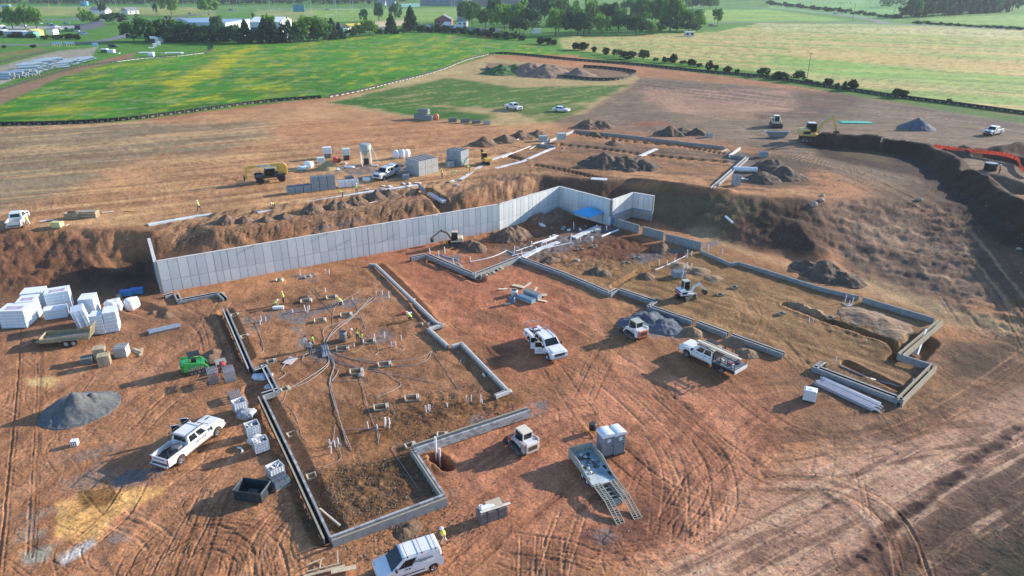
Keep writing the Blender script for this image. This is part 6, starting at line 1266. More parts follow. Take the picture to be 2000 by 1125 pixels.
# crates and totes
CAGE = STEEL
def tote(label, loc, rz, h=1.05, cut=True, fill=None, fm=None):
    t = thing('cut_tote' if cut else 'water_tote', label, 'tote', loc, rz)
    for s in (-1, 1):
        MB().box((s*0.58, 0, 0.15+h/2), (0.03, 1.0, h)).build('side_wall', WPLAS, t); MB().box((0, s*0.5, 0.15+h/2), (1.17, 0.03, h)).build('side_wall', WPLAS, t)
    MB().box((0, 0, 0.10), (1.2, 1.04, 0.12)).build('pallet_base', DARKM, t); c = MB()
    for k in range(6):
        for s in (-1, 1): c.bar((-0.6+k*0.24, s*0.53, 0.15), (-0.6+k*0.24, s*0.53, 0.15+h), 0.02, 0.02); c.bar((s*0.61, -0.5+k*0.2, 0.15), (s*0.61, -0.5+k*0.2, 0.15+h), 0.02, 0.02)
    for z in (0.2, 0.45, 0.7, 0.95, 0.12+h):
        if z <= 0.15+h:
            for s in (-1, 1): c.bar((-0.6, s*0.53, z), (0.6, s*0.53, z), 0.02, 0.02); c.bar((s*0.61, -0.52, z), (s*0.61, 0.52, z), 0.02, 0.02)
    c.build('cage', CAGE, t)
    if not cut: MB().box((0, 0, 0.15+h), (1.12, 0.96, 0.10), taper=0.9).build('tank_top', WPLAS, t, bevel=0.04); MB().tube([(0, 0, h+0.15), (0, 0, h+0.26)], 0.12, 12).build('cap', WPLAS, t)
    else:
        MB().box((0, 0, 0.3+h*0.25), (1.12, 0.96, h*0.5)).build('contents', fm or GREYM, t)
        rs = random.Random(int(loc[0]*10))
        for k in range(fill or 6): MB().bar((rs.uniform(-.45, .45), rs.uniform(-.4, .4), 0.3+h*0.55), (rs.uniform(-.45, .45), rs.uniform(-.4, .4), 0.3+h*0.6+rs.uniform(0, .3)), 0.08, 0.08).build('scrap_piece', rs.choice((WPLAS, PVC, GREYM)), t)
    return t
tote('open white tote crate nearest the low scaffold stack', G(470, 803), 0.7, fill=3, fm=WPLAS)
lump('gravel_bag', 'torn bag of grey rubble spilling beside the upper white tote', 'rubble bag', 482, 815, (1.6, 1.3, 0.8), mat('grey_rubble', (0.36, 0.38, 0.40), 0.9, var=0.5, scale=6), 8, 14, 0.2)
tote('white tote crate filled with pipe offcuts, upper one of the pair', G(495, 849), 0.6, fill=12)
tote('white tote crate filled with pipe offcuts, lower one of the pair', G(511, 880), 0.6, fill=12)
lump('pipe_scrap_heap', 'heap of white pipe offcuts between the two filled totes', 'scrap heap', 503, 864, (1.4, 1.0, 0.6), WRAP, 9, 16, 0.3)
tote('open empty white tote crate above the dark block pallet', G(540, 932), 0.75, fill=0)
block_pallet('low dark wrapped block pallet leaning on the empty white tote', G(548, 948), 0.75, (1.3, 1.1, 0.8), mat('dark_blue_grey', (0.12, 0.16, 0.2), 0.6), courses=4)
tote('white caged water tote beside the bundle of long pipes', G(1580, 781), R(-25), cut=False)
t = thing('small_crate', 'small pale crate alone on the bare ground, left', 'crate', G(147, 869), 0.2); MB().box((0, 0, 0.28), (0.55, 0.5, 0.5)).build('crate_body', WPLAS, t)
for k in range(3): MB().box((-0.18+k*0.18, -0.255, 0.28), (0.06, 0.02, 0.42)).build('slot', GREYM, t)
o = MB().tube([(0, 0, 0.05), (0.35, -0.1, 0.06), (0.6, -0.45, 0.06), (0.62, -0.8, 0.05)], 0.08, 7).build('hose', WPLAS, None, G(464, 875)); tag(o, 'short bent white hose on the ground left of the totes', 'hose')
# steel dumping box
a, b, rz, L = front(461, 979, 511, 985)
t = thing('steel_bin', 'open black steel bin with ribbed sides', 'bin', (a+b)/2+Vector((0.1, 0.8, 0)), rz); BB = mat('black_bin_steel', (0.030, 0.042, 0.055), 0.5, var=0.3)
MB().box((0, 0, 0.12), (2.3, 1.5, 0.06)).build('bin_floor', BB, t)
for s in (-1, 1):
    MB().box((0, s*0.76, 0.55), (2.3, 0.05, 0.9)).build('bin_side', BB, t); MB().box((s*1.16, 0, 0.55), (0.05, 1.57, 0.9)).build('bin_end', BB, t)
    MB().box((0, s*0.80, 1.0), (2.42, 0.07, 0.07)).build('top_rail', DARKM, t); MB().box((s*1.2, 0, 1.0), (0.07, 1.6, 0.07)).build('top_rail', GREYM, t)
    for k in range(6): MB().box((-1.0+k*0.4, s*0.80, 0.55), (0.05, 0.05, 0.86)).build('rib', BB, t)
for k in range(4): MB().box((-0.5+k*0.22, 0, 0.2), (0.12, 1.1, 0.06)).build('floor_slat', mat('slat_grey', (0.2, 0.2, 0.2)), t)
# portable toilets
TOI = mat('toilet_grey', (0.20, 0.25, 0.29), 0.5, var=0.08, dirt=(0.35, 0.28, 0.22), dirt_amt=0.25); TOIR = mat('toilet_roof', (0.72, 0.75, 0.76), 0.4)
for k, (u1, v1, u2, v2, l_) in enumerate(((1178, 896, 1197, 891, 'left grey portable toilet with white domed roof'), (1201, 892, 1219, 886, 'right grey portable toilet with white domed roof'))):
    a, b, rz, L = front(u1, v1, u2, v2); n = Vector((-math.sin(rz), math.cos(rz), 0)); c = (a+b)/2+n*0.62
    t = thing('portable_toilet', l_, 'portable toilet', c, rz)
    MB().box((0, 0, 0.08), (1.2, 1.25, 0.16)).build('skid', DARKM, t); MB().box((0, 0.02, 1.12), (1.1, 1.16, 2.0)).build('cabin', TOI, t, bevel=0.03)
    prof = [(-0.62, 2.1), (0.62, 2.1), (0.62, 2.2)]+[(0.62*math.cos(q), 2.2+0.24*math.sin(q)) for q in [math.pi*i/8 for i in range(1, 8)]]+[(-0.62, 2.2)]
    MB().prism(prof, -0.66, 0.66).build('domed_roof', TOIR, t, bevel=0.04)
    MB().prism([(-0.42, 0.2), (0.42, 0.2), (0.42, 1.9), (0.3, 2.08), (-0.3, 2.08), (-0.42, 1.9)], -0.60, -0.575).build('door', mat('door_grey', (0.16, 0.21, 0.25), 0.5), t)
    MB().box((0.02, -0.61, 1.72), (0.34, 0.02, 0.3)).build('door_sticker', mat('sticker', (0.55, 0.68, 0.75), 0.5), t); MB().box((0.34, -0.62, 1.15), (0.08, 0.04, 0.12)).build('door_latch', BLACK, t)
    MB().bar((-0.4, -0.605, 0.4), (0.3, -0.605, 1.3), 0.02, 0.03).bar((0.35, -0.605, 0.4), (-0.3, -0.605, 1.3), 0.02, 0.03).build('moulded_rib', TOI, t)
    for k2 in range(4):
        for s in (-1, 1): MB().box((s*0.56, -0.35+k2*0.25, 1.1), (0.03, 0.05, 1.7)).build('wall_rib', TOI, t)
# barrel in a yellow frame
t = thing('wash_station', 'black drum standing in a low yellow tube frame', 'drum', G(1157, 843), -0.1)
MB().tube([(0, 0, 0.25), (0, 0, 0.5), (0, 0, 0.9)], [0.32, 0.34, 0.34], 16).build('drum', BLACK, t, smooth=True); MB().tube([(0, 0, 0.9), (0, 0, 0.92)], 0.3, 16).build('opening', DARKM, t)
f = MB()
for p_, q_ in (((-0.9, 0.5), (0.6, 0.5)), ((-0.9, -0.5), (0.9, -0.5)), ((-0.9, 0.5), (-0.5, -0.5)), ((0.6, 0.5), (0.9, -0.5))): f.tube([(p_[0], p_[1], 0.35), (q_[0], q_[1], 0.35)], 0.035, 5)
for x, y in ((-0.9, 0.5), (0.6, 0.5), (-0.5, -0.5), (0.9, -0.5)): f.tube([(x, y, 0), (x, y, 0.45)], 0.035, 5)
f.build('tube_frame', YEL, t)
# brick cube with a sheet of cardboard
a, b, rz, L = front(942, 1027, 990, 1011); n = Vector((-math.sin(rz), math.cos(rz), 0)); c = (a+b)/2+n*0.55
t = thing('brick_cube', 'strapped cube of grey brown bricks behind the white van', 'brick pallet', c, rz); BR = mat('grey_brown_brick', (0.20, 0.165, 0.15), 0.9, var=0.25, scale=5)
for r in range(5):
    for i in range(10): MB().box((-0.99+i*0.22, 0, 0.10+r*0.2), (0.212, 1.0+random.uniform(-.02, .02), 0.19)).build('brick_row', BR, t)
for x in (-0.55, 0.35): MB().box((x, 0, 0.52), (0.04, 1.05, 1.05)).build('strap', BLACK, t)
M_ = Matrix.Rotation(rz, 4, 'Z')
def on(x, y, z): return M_ @ Vector((x, y, z))+c
tag(MB().box((0, 0, 0), (1.2, 0.8, 0.02), ry=-0.05, rx=0.12).build('cardboard_sheet', CARD, None, on(0.25, 0.15, 1.16), rz), 'tan cardboard sheet lying on the brick cube', 'cardboard')
tag(MB().box((0, 0, 0), (2.5, 0.24, 0.05)).build('long_board', WOODW, None, on(0.2, -0.28, 1.08), rz), 'long pale board across the front of the brick cube', 'board')
t2 = thing('paper_roll', 'white roll standing on the left end of the brick cube', 'roll', on(-0.85, 0.1, 1.04), rz); MB().tube([(0, 0, 0), (0, 0, 0.34)], 0.16, 16).build('roll', WPLAS, t2); MB().tube([(0, 0, 0.335), (0, 0, 0.345)], 0.06, 10).build('hole', BLACK, t2)
tag(MB().box((0, 0, 0.06), (1.1, 0.45, 0.12)).build('white_tray', WPLAS, None, on(-0.35, 0.05, 1.04), rz), 'white plastic tray on the brick cube', 'tray')
# timber frame in the foreground, corner boards
t = thing('timber_frame', 'nailed timber frame lying at the bottom edge of the view', 'timber frame', G(640, 1108), R(12))
for p_, q_, w_ in (((-1.6, -0.6, 0.1), (1.2, -0.35, 0.25), 0.2), ((-1.4, -0.2, 0.1), (0.9, -0.1, 0.3), 0.1), ((-1.3, 0.35, 0.2), (-0.2, 0.75, 0.2), 0.08), ((-0.5, -0.2, 0.2), (-0.45, 0.7, 0.2), 0.08), ((0.75, -0.2, 0.25), (0.7, 0.9, 0.5), 0.1)): MB().bar(p_, q_, w_, 0.06).build('lumber', WOOD, t)
tag(MB().box((0, 0, 0), (1.7, 0.4, 0.03)).build('board', WOOD, None, G(672, 1118)+Vector((0, 0, 0.3)), R(14)), 'wide tan board lying over the timber frame', 'board')
for k, (pts, w_, m, l_) in enumerate((([(625, 995), (665, 1028)], 0.1, WOODW, 'pale batten bracing the near foundation corner'), ([(630, 1000), (663, 1030)], 0.1, WOOD, 'second batten bracing the near foundation corner'), ([(617, 1008), (630, 1032)], 0.12, GREYM, 'grey batten lying outside the near foundation corner'),
        ([(845, 962), (855, 948)], 0.1, WOOD, 'short batten inside the front right foundation corner'), ([(1175, 463), (1208, 450)], 0.3, PVC, 'long white drain pipe below the blue canopy'), ([(1417, 424), (1431, 437)], 0.35, PVC, 'white pipe lying on the dark bank'),
        ([(1460, 518), (1480, 528)], 0.3, CONC2, 'short pale concrete piece outside the far wall'), ([(1009, 275), (1022, 269)], 0.3, PVC, 'short white pipe in front of the spoil ridge'), ([(1034, 293), (1047, 285)], 0.35, WOODW, 'pale board left of the red shirted worker'),
        ([(980, 309), (1035, 287)], 0.15, PVCP, 'long thin pipe left of the upper footings'), ([(1407, 299), (1421, 292)], 0.3, WOODW, 'pale board next to the white stub wall'), ([(1408, 302), (1424, 294)], 0.15, WOODW, 'thin pale board next to the white stub wall'),
        ([(1445, 349), (1462, 352)], 0.7, WOODW, 'flat pale board beside the tall grey block stack'), ([(1348, 262), (1378, 264)], 0.3, WOODW, 'pale plank beyond the long upper footing'), ([(720, 398), (745, 392)], 0.2, WOODW, 'board lying along the footing strip by the workers'),
        ([(78, 434), (106, 430)], 0.5, CONC2, 'flat pale board near the white pickup at the left edge'), ([(245, 413), (260, 413)], 0.25, YEL, 'yellow board by the footing trench at the left'), ([(200, 417), (222, 414)], 0.4, WOODW, 'pale board on the ground near the lumber bundle'),
        ([(895, 515), (930, 548)], 0.12, WOODW, 'thin board across the notched wall'), ([(1040, 478), (1090, 462)], 0.25, PVC, 'white drain pipe lying in the trench'), ([(1060, 475), (1085, 466)], 0.2, PVC, 'short white pipe near the canopy'),
        ([(1790, 697), (1805, 655)], 0.28, WPLAS, 'long white pipe leaning out of the right hand pit'), ([(1785, 695), (1791, 675)], 0.25, WPLAS, 'shorter white pipe leaning out of the right hand pit'), ([(1570, 262), (1600, 250)], 0.02, DARKM, 'thin rod by the large excavator'))):
    a, b = GL(pts); up = Vector((0, 0, 0.12 if 'leaning' not in l_ else 0.25))
    if 'pipe' in l_: o = MB().tube([a+up, b+up*(1 if 'leaning' not in l_ else 3)], w_/2, 8).build('pipe', m)
    else: o = MB().bar(a+up, b+up, w_, 0.06).build('board', m)
    tag(o, l_, 'pipe' if 'pipe' in l_ else 'board')
# drain stubs, tall pipes
def stub(u, v, h, label, grp, r=0.055, lean=(0, 0), m=None):
    p = G(u, v); o = MB().tube([(0, 0, -0.1), (lean[0], lean[1], h)], r, 8).build('pipe_stub', m or PVC, None, p); tag(o, label, 'pipe', grp); return o
CL = [('white drain pipe stub beside the near left slab gravel', 'pipe stubs in the near left slab gravel', [(646, 885, .7), (654, 872, .6), (661, 866, .6), (644, 868, .5)]),
      ('white drain pipe stub in the group by the lower middle form boxes', 'pipe stubs in the lower middle group', [(720, 838, .8), (751, 832, .9), (754, 830, .9), (762, 828, .7), (760, 836, .6), (737, 838, .5)]),
      ('white drain pipe stub in the small trio right of the form boxes', 'pipe stubs in the trio', [(833, 806, .8), (839, 803, .7), (836, 800, .6)]),
      ('white drain pipe stub near the right wall of the conduit floor', 'pipe stubs near the right wall', [(874, 795, .5), (911, 785, .7), (920, 783, .7), (938, 786, .9), (942, 788, .5)]),
      ('white drain pipe stub in the round gravel patch', 'pipe stubs in the round gravel patch', [(732, 661, .6), (751, 659, .7), (784, 663, .6), (765, 678, .7), (773, 677, .7), (692, 677, .5)]),
      ('white drain pipe stub in the upper gravel strip', 'pipe stubs in the upper gravel strip', [(572, 612, .5), (597, 608, .9), (601, 610, .8), (604, 606, .7), (662, 593, .9), (665, 594, .8), (670, 596, .7), (689, 586, .5), (571, 610, .4), (735, 577, .6), (747, 575, .6), (760, 582, .9), (636, 570, .6)]),
      ('white drain pipe stub near the left wall of the conduit floor', 'pipe stubs near the left wall', [(510, 628, .8), (519, 627, .6), (508, 635, .6), (586, 538, .9), (636, 536, .8), (643, 535, .7)]),
      ('white drain pipe stub inside the notched foundation wall', 'pipe stubs in the notched wall area', [(840, 497, 1.0), (857, 503, 1.1), (869, 496, 1.1), (886, 515, .8), (919, 512, .9), (1004, 496, 1.2), (1020, 502, 1.0)]),
      ('white drain pipe stub in the trench of the right building', 'pipe stubs in the right building', [(1038, 482, .9), (1048, 492, .9), (1058, 482, 1.0), (1067, 478, .8), (1115, 474, 1.4), (1134, 471, .9), (1156, 472, 1.0), (1185, 450, .8), (1165, 448, .8), (1121, 447, 1.2),
        (1288, 519, 1.0), (1303, 519, .9), (1316, 514, .8), (1321, 516, .8), (1342, 503, 1.2), (1350, 499, .7), (1341, 525, 1.0), (1350, 525, .8), (1332, 545, 1.2), (1335, 528, .6), (1384, 492, 1.2), (1410, 497, .9), (1268, 526, .6)]),
      ('bent white pipe stub in the far right building floor', 'pipe stubs in the far right floor', [(1650, 590, 1.0), (1658, 596, .7), (1664, 594, .9), (1580, 629, .5), (1588, 631, .5), (1632, 712, .9), (1781, 755, .9), (1692, 669, .4), (1762, 790, .8), (1788, 697, .1)])]
for lab, grp, l in CL:
    for (u, v, h) in l: stub(u, v, h, lab, grp, 0.07 if u > 800 and v < 560 else 0.055, (random.uniform(-.12, .12)*h, random.uniform(-.08, .08)*h))
stub(853, 908, 3.0, 'tallest white pipe, standing in the deep pit', None, 0.10); stub(860, 910, 1.9, 'shorter white pipe in the deep pit, right of the tallest', None, 0.09)
# long pipe bundle
a1, a2 = G(1590, 752), G(1703, 805); a3 = G(1604, 738)
e = (a2-a1); e.z = 0; L = e.length; rz = math.atan2(e.y, e.x); n = (a3-a1); n.z = 0; rs = random.Random(4)
for k in range(18):
    p = a1+n*(k/17)+e*0.5+e.normalized()*rs.uniform(-.3, .8); o = MB().tube([(-L/2, 0, 0), (L/2, 0, 0)], rs.choice((0.06, 0.085, 0.07)), 7).build('long_pipe', rs.choice((PVCP, PVC, PVCP, GPVC, STEEL)), None, (p.x, p.y, float(hgt(p.x, p.y))+0.12+0.1*(k % 2)), rz+rs.uniform(-.012, .012))
    tag(o, 'long pale pinkish pipe in the bundle behind the water tote', 'pipe', 'long pipes bundled behind the water tote')
# in-floor drain runs and cable conduit
def run(pts, r, m, label, cat='conduit', z=0.06, grp=None, name='conduit'):
    p = GL(curve(pts, 5)); o = MB().tube([q+Vector((0, 0, z)) for q in p], r, 5).build(name, m); return tag(o, label, cat, grp)
run([(808, 503), (845, 500), (862, 511), (880, 517)], .05, PVC, 'thin white drain run along the notched wall', 'pipe', name='drain_pipe')
for q, l_ in (([(920, 512), (960, 503), (990, 490)], 'long white drain run toward the tall wall'), ([(990, 490), (1012, 500)], 'short white drain run at the wall notch'), ([(1008, 491), (1040, 480)], 'white drain run beside the clumpy spoil'), ([(858, 496), (870, 502), (896, 508)], 'white drain run across the notch floor'),
              ([(1000, 500), (1100, 478), (1120, 475)], 'white drain run across the right building'), ([(1280, 528), (1310, 515), (1340, 500)], 'white drain run in the gravel trench'), ([(1646, 592), (1655, 598), (1665, 596)], 'white drain run between bent pipes'), ([(1640, 715), (1700, 740), (1775, 760)], 'grey drain run along the near right trench')):
    run(q, .07, PVC if 'grey' not in l_ else GPVC, l_, 'pipe', name='drain_pipe')
H0 = (635, 682); GRP = 'grey conduits fanning over the floor'
fans = [[H0, (640, 665), (655, 645), (685, 622), (700, 605), (728, 580)], [H0, (642, 664), (658, 644), (688, 621), (704, 604), (722, 582)], [H0, (641, 662), (656, 641), (690, 617), (733, 583)], [H0, (634, 660), (634, 642), (665, 630), (700, 620)],
        [H0, (660, 707), (700, 720), (740, 728), (790, 736), (850, 748)], [H0, (665, 706), (705, 718), (745, 725), (780, 748), (770, 762), (735, 778)], [H0, (680, 700), (760, 706), (820, 700), (842, 687)], [H0, (690, 702), (780, 716), (830, 705), (844, 686)],
        [H0, (651, 712), (645, 745), (655, 790), (665, 830), (680, 870)], [H0, (652, 712), (643, 750), (658, 800), (670, 840), (688, 880)], [H0, (654, 715), (660, 725), (648, 745)], [H0, (640, 710), (600, 740), (570, 755), (558, 760)], [H0, (643, 712), (605, 745), (575, 758)],
        [H0, (610, 690), (575, 700), (552, 720), (558, 732), (545, 742)], [H0, (600, 692), (590, 705), (605, 712)], [(845, 688), (870, 720), (897, 765)], [(700, 720), (706, 745), (718, 800), (735, 840)], [(735, 778), (760, 785), (772, 810)], [(560, 765), (555, 785), (540, 793)], [(560, 793), (575, 810), (590, 850), (600, 865)],
        [(645, 745), (700, 742), (720, 740)], [(605, 560), (630, 590), (660, 625)], [(612, 560), (625, 580)], [(690, 590), (705, 615), (710, 640)], [(650, 640), (655, 600), (700, 570)], [(655, 830), (650, 860), (640, 875)], [(670, 840), (700, 838), (735, 842), (740, 860)],
        [(655, 860), (668, 895), (640, 910), (615, 915)], [(735, 835), (738, 870)], [(765, 878), (775, 870), (800, 868)], [(765, 878), (780, 900), (800, 930), (815, 955)], [(800, 595), (815, 615), (828, 630)], [(790, 640), (815, 635), (835, 630)], [(850, 665), (852, 690)], [(898, 710), (905, 700), (920, 692)],
        [(500, 630), (515, 680), (508, 690)], [(697, 615), (715, 640), (706, 650)], [(760, 670), (790, 680), (775, 690)], [(715, 655), (740, 690), (690, 705)], [(650, 690), (690, 690), (720, 665)]]
for k, q in enumerate(fans):
    q = [(a+random.uniform(-2, 2)*(i > 0), b+random.uniform(-1, 1)*(i > 0)) for i, (a, b) in enumerate(q)]
    run(q, 0.026 if k < 15 else 0.018, GPVC if k % 3 else mat('tan_conduit', (0.42, 0.38, 0.32), 0.6), 'thin grey conduit snaking over the floor from the junction', grp=GRP)
t = thing('conduit_bundle', 'dark bundle of conduit ends where the fan meets', 'conduit', G(636, 684), R(-70))
for k in range(10): MB().tube([(-1.2, (k-5)*0.09, 0.08), (0.2, (k-5)*0.07, 0.3+0.04*(k % 3)), (1.6, (k-5)*0.1, 0.06)], 0.04, 5).build('conduit', GPVC, t)
# plank form boxes left in the floor
def formbox(label, u, v, rz, w=1.15, d=0.8, h=0.32, m=WOODW, grp=None):
    t = thing('form_box', label, 'form box', G(u, v), rz, grp)
    for s in (-1, 1): MB().box((s*w/2, 0, h/2), (0.10, d, h)).build('side_board', m, t)
    MB().box((0, d/2, h/2), (w, 0.08, h*0.8)).build('end_board', TAN, t); MB().box((w/2+0.16, 0, h/2), (0.1, d*0.95, h)).build('outer_board', m, t); MB().box((0, -d/2, h*0.3), (w, 0.06, h*0.5)).build('end_board', TAN, t)
for u, v, l_ in ((597, 590, 'plank form box below the low dark dirt heap'), (647, 583, 'plank form box at the back of the conduit floor'), (675, 617, 'plank form box left of the big cable bend'), (624, 628, 'plank form box nearest the gravel strip corner'), (695, 728, 'left plank form box under the cable fan'), (750, 714, 'right plank form box under the cable fan'),
                 (803, 780, 'plank form box nearest the pipe trio'), (743, 798, 'plank form box in the lower middle floor'), (720, 669, 'plank form box beside the two workers in vests'), (668, 683, 'plank form box at the conduit junction')):
    formbox(l_, u, v, R(12))
for u, v, l_ in ((458, 617, 'upper board pair inside the left foundation wall'), (477, 659, 'middle board pair inside the left foundation wall'), (529, 708, 'board pair at the stepped corner'), (556, 762, 'board pair at the second step'), (570, 850, 'board pair inside the long left wall'), (609, 932, 'triangular board bracket inside the long near wall'),
                 (800, 872, 'board bracket at the tan wall corner'), (862, 851, 'board bracket on the pale wall'), (831, 635, 'board bracket at the right wall jog'), (545, 548, 'small board pair near the tall wall'), (601, 542, 'board pair near the pipe stubs at the tall wall'), (430, 577, 'board pair at the small zigzag footing'),
                 (951, 733, 'board bracket low on the right wall'), (803, 588, 'board bracket high on the right wall'), (989, 768, 'board bracket at the right wall end'), (933, 545, 'board cluster at the notch corner'), (960, 535, 'board cluster left of the notch wall'), (975, 527, 'pale boards along the notch wall'), (945, 540, 'small crate of boards at the notch corner'),
                 (1243, 505, 'grey form box by the pipe trench'), (1223, 515, 'second grey form box by the pipe trench'), (1133, 489, 'dark form box in the right building'), (1160, 482, 'black form box by the pipes'), (1548, 600, 'far plank form box by the long trench'), (1525, 614, 'near plank form box by the long trench'), (1620, 622, 'plank form box beyond the long trench'), (1405, 577, 'low form box right of the white excavator'),
                 (1433, 562, 'small form box right of the excavator bucket'), (1280, 588, 'pale form box at the wall jog')):
    formbox(l_, u, v, R(random.uniform(0, 40)), 0.7, 0.6, 0.25, WOODW if u < 1100 else TAN)
tag(MB().box((0, 0, 0.05), (1.0, 1.5, 0.04), ry=0.05).build('pale_panel', mat('pinkish_panel', (0.55, 0.48, 0.45), 0.6), None, G(567, 705), R(-15)), 'flat pinkish panel with fittings near the left wall', 'panel')
MBt = thing('red_toolbox', 'open red toolbox with white tray beside the kneeling worker', 'toolbox', G(791, 613), 0.2); MB().box((0, 0, 0.15), (0.7, 0.35, 0.3)).build('box_body', RED, MBt); MB().box((0.5, -0.1, 0.08), (0.7, 0.4, 0.15)).build('tray', WPLAS, MBt)
tag(MB().box((0, 0, 0.25), (1.3, 0.5, 0.3)).build('white_cooler', WPLAS, None, G(544, 604), 0.1), 'long white cooler box in front of the crouching worker', 'cooler')
# canopy
t = thing('canopy_tent', 'bright blue pop up canopy against the concrete wall', 'canopy', G(1148, 437), R(40)); q = 1.75
MB().add([(-q, -q, 2.1), (q, -q, 2.1), (q, q, 2.1), (-q, q, 2.1), (0, 0, 3.0), (-q, -q, 1.85), (q, -q, 1.85), (q, q, 1.85), (-q, q, 1.85)], [(0, 1, 4), (1, 2, 4), (2, 3, 4), (3, 0, 4), (0, 5, 6, 1), (1, 6, 7, 2), (2, 7, 8, 3), (3, 8, 5, 0)]).build('canopy_roof', TENTB, t)
for x in (-1, 1):
    for y in (-1, 1): MB().tube([(x*q, y*q, -0.2), (x*q, y*q, 2.1)], 0.03, 5).build('leg', DARKM, t)
rs = random.Random(8)
for k in range(16): o = MB().box((0, 0, 0.15), (rs.uniform(.3, 1.0), rs.uniform(.2, .5), rs.uniform(.1, .5)), ry=rs.uniform(-.3, .3)).build('debris', rs.choice((WPLAS, WOODW, CONC2, PVC, BLUEB)), None, G(1035+k*9+rs.uniform(-8, 8), 452+rs.uniform(-14, 18) if k > 4 else 430+k*4), rs.uniform(0, 3)); tag(o, 'scattered pale debris piece on the dark soil below the wall', 'debris', 'debris pieces below the tall wall')
# ------------------------------------------------------------------ mortar plant and upper terrace equipment
t = thing('mortar_silo', 'grey green mortar silo hopper on white legs with ladder', 'silo', G(716, 322), 0.3); t.scale = (0.82, 0.82, 0.82); SG = mat('silo_green_grey', (0.40, 0.45, 0.42), 0.6, var=0.12)
MB().tube([(0, 0, 3.6), (0, 0, 5.0)], [1.35, 1.35], 20).build('silo_drum', SG, t); MB().tube([(0, 0, 2.1), (0, 0, 3.6)], [0.25, 1.35], 20).build('hopper_cone', SG, t); MB().tube([(0, 0, 5.0), (0, 0, 5.15)], [1.4, 1.1], 20).build('silo_lid', mat('silo_lid', (0.3, 0.36, 0.36)), t)
for x, y in ((-1.15, -1.15), (1.15, -1.15), (1.15, 1.15), (-1.15, 1.15)): MB().bar((x, y, 0), (x*0.95, y*0.95, 4.0), 0.12, 0.12).build('leg', WHITE, t)
MB().bar((-1.1, -1.1, 1.9), (1.1, -1.1, 1.9), 0.08, 0.08).bar((1.1, -1.1, 2.4), (1.1, 1.1, 2.4), 0.08, 0.08).build('brace', WHITE, t)
MB().bar((1.4, 0.2, 4.6), (3.0, -0.4, 0), 0.07, 0.07).bar((1.4, 0.8, 4.6), (3.0, 0.2, 0), 0.07, 0.07).build('ladder_rail', WHITE, t)
for k in range(9): MB().bar((1.4+k*0.18, 0.2-k*0.07, 4.5-k*0.52), (1.4+k*0.18, 0.8-k*0.07, 4.5-k*0.52), 0.04, 0.04).build('ladder_rung', WHITE, t)
MB().box((0, 0, 1.0), (1.2, 1.0, 1.4)).build('mixer_motor', DARKM, t, bevel=0.05)
for u, v, l_, d, m, zz in ((640, 308, 'white box unit on a stand beside the sand pile', (1.7, 1.2, 1.3), WPLAS, 0.9), (677, 312, 'pale green box standing on a dark generator', (1.5, 1.2, 1.3), mat('pale_green_box', (0.55, 0.66, 0.62), 0.5), 1.0), (627, 318, 'low pale green box left of the sand pile', (1.6, 1.2, 1.1), MATS['pale_green_box'], 0.0)):
    t = thing('equipment_box', l_, 'equipment box', G(u, v), 0.3); MB().box((0, 0, zz+d[2]/2), d).build('box_body', m, t, bevel=0.05)
    if zz: MB().box((0, 0, zz/2), (d[0]*0.75, d[1]*0.8, zz)).build('base', DARKM if 'generator' in l_ else GREYM, t)
t = thing('mortar_mixer', 'red mortar mixer between the white and green boxes', 'mixer', G(656, 321), 0.2); lathe_y(MB(), [(0.001, -0.6), (0.5, -0.6), (0.5, 0.6), (0.001, 0.6)], (0, 0, 1.0), 14).build('drum', RED, t); MB().box((0.7, 0, 0.8), (0.6, 0.7, 0.7)).build('engine', DARKM, t); MB().box((0, 0, 0.35), (1.6, 0.8, 0.15)).build('frame', GREYM, t)
for u, v, l_, d in ((774, 309, 'left white bulk bag beyond the silver pickup', (1.4, 1.3, 1.7)), (785, 308, 'middle white bulk bag beyond the silver pickup', (1.3, 1.3, 1.8)), (795, 306, 'right white bulk bag beyond the silver pickup', (1.3, 1.3, 1.6)), (603, 327, 'heap of white sacks near the telehandler', (1.9, 1.5, 1.3)), (590, 332, 'pale blue tarp bundle near the telehandler', (1.8, 1.2, 0.8)), (716, 350+3, 'white sack on the ground below the silver pickup', (1.4, 1.0, 0.7)), (682, 327, 'white wet sheet by the mixer', (2.2, 1.2, 0.3))):
    lump('bulk_bag', l_, 'bulk bag', u, v, d, mat('pale_blue_tarp', (0.5, 0.68, 0.74), 0.5) if 'blue' in l_ else FOAM, int(u), 7, 0.12)
for k in range(26):
    rs = random.Random(50+k); u, v = rs.uniform(700, 900), 0; v = 372-(u-560)*0.02+rs.uniform(-12, 4)
    if k > 14: u, v = rs.uniform(660, 790), rs.uniform(318, 332)
    o = MB().box((0, 0, 0.12), (rs.uniform(.4, 1.5), rs.uniform(.2, .6), rs.uniform(.1, .4)), ry=rs.uniform(-.1, .1)).build('debris', rs.choice((WPLAS, GREYM, WOODW, CONC2, BLUEB, STEEL)), None, G(u, v), rs.uniform(0, 3)); tag(o, 'small debris piece beside the mortar plant and footing strip', 'debris', 'debris around the mortar plant')
t = thing('lumber_bundle', 'bundle of tan lumber stacked near the left footing', 'lumber bundle', G(172, 424), 0.1)
for k in range(5):
    for j in range(5): MB().box((0, (k-2)*0.27, 0.12+j*0.2), (3.0, 0.22, 0.15)).build('lumber', PB if (k+j) % 2 else WOODD, t)
t = thing('lumber_crate', 'dark sided wooden crate left of the lumber bundle', 'crate', G(144, 426), 0.1)
for s in (-1, 1): MB().box((0, s*0.6, 0.5), (2.0, 0.08, 0.9)).build('crate_side', WOODD, t); MB().box((s*1.0, 0, 0.5), (0.08, 1.2, 0.9)).build('crate_end', WOODD, t)
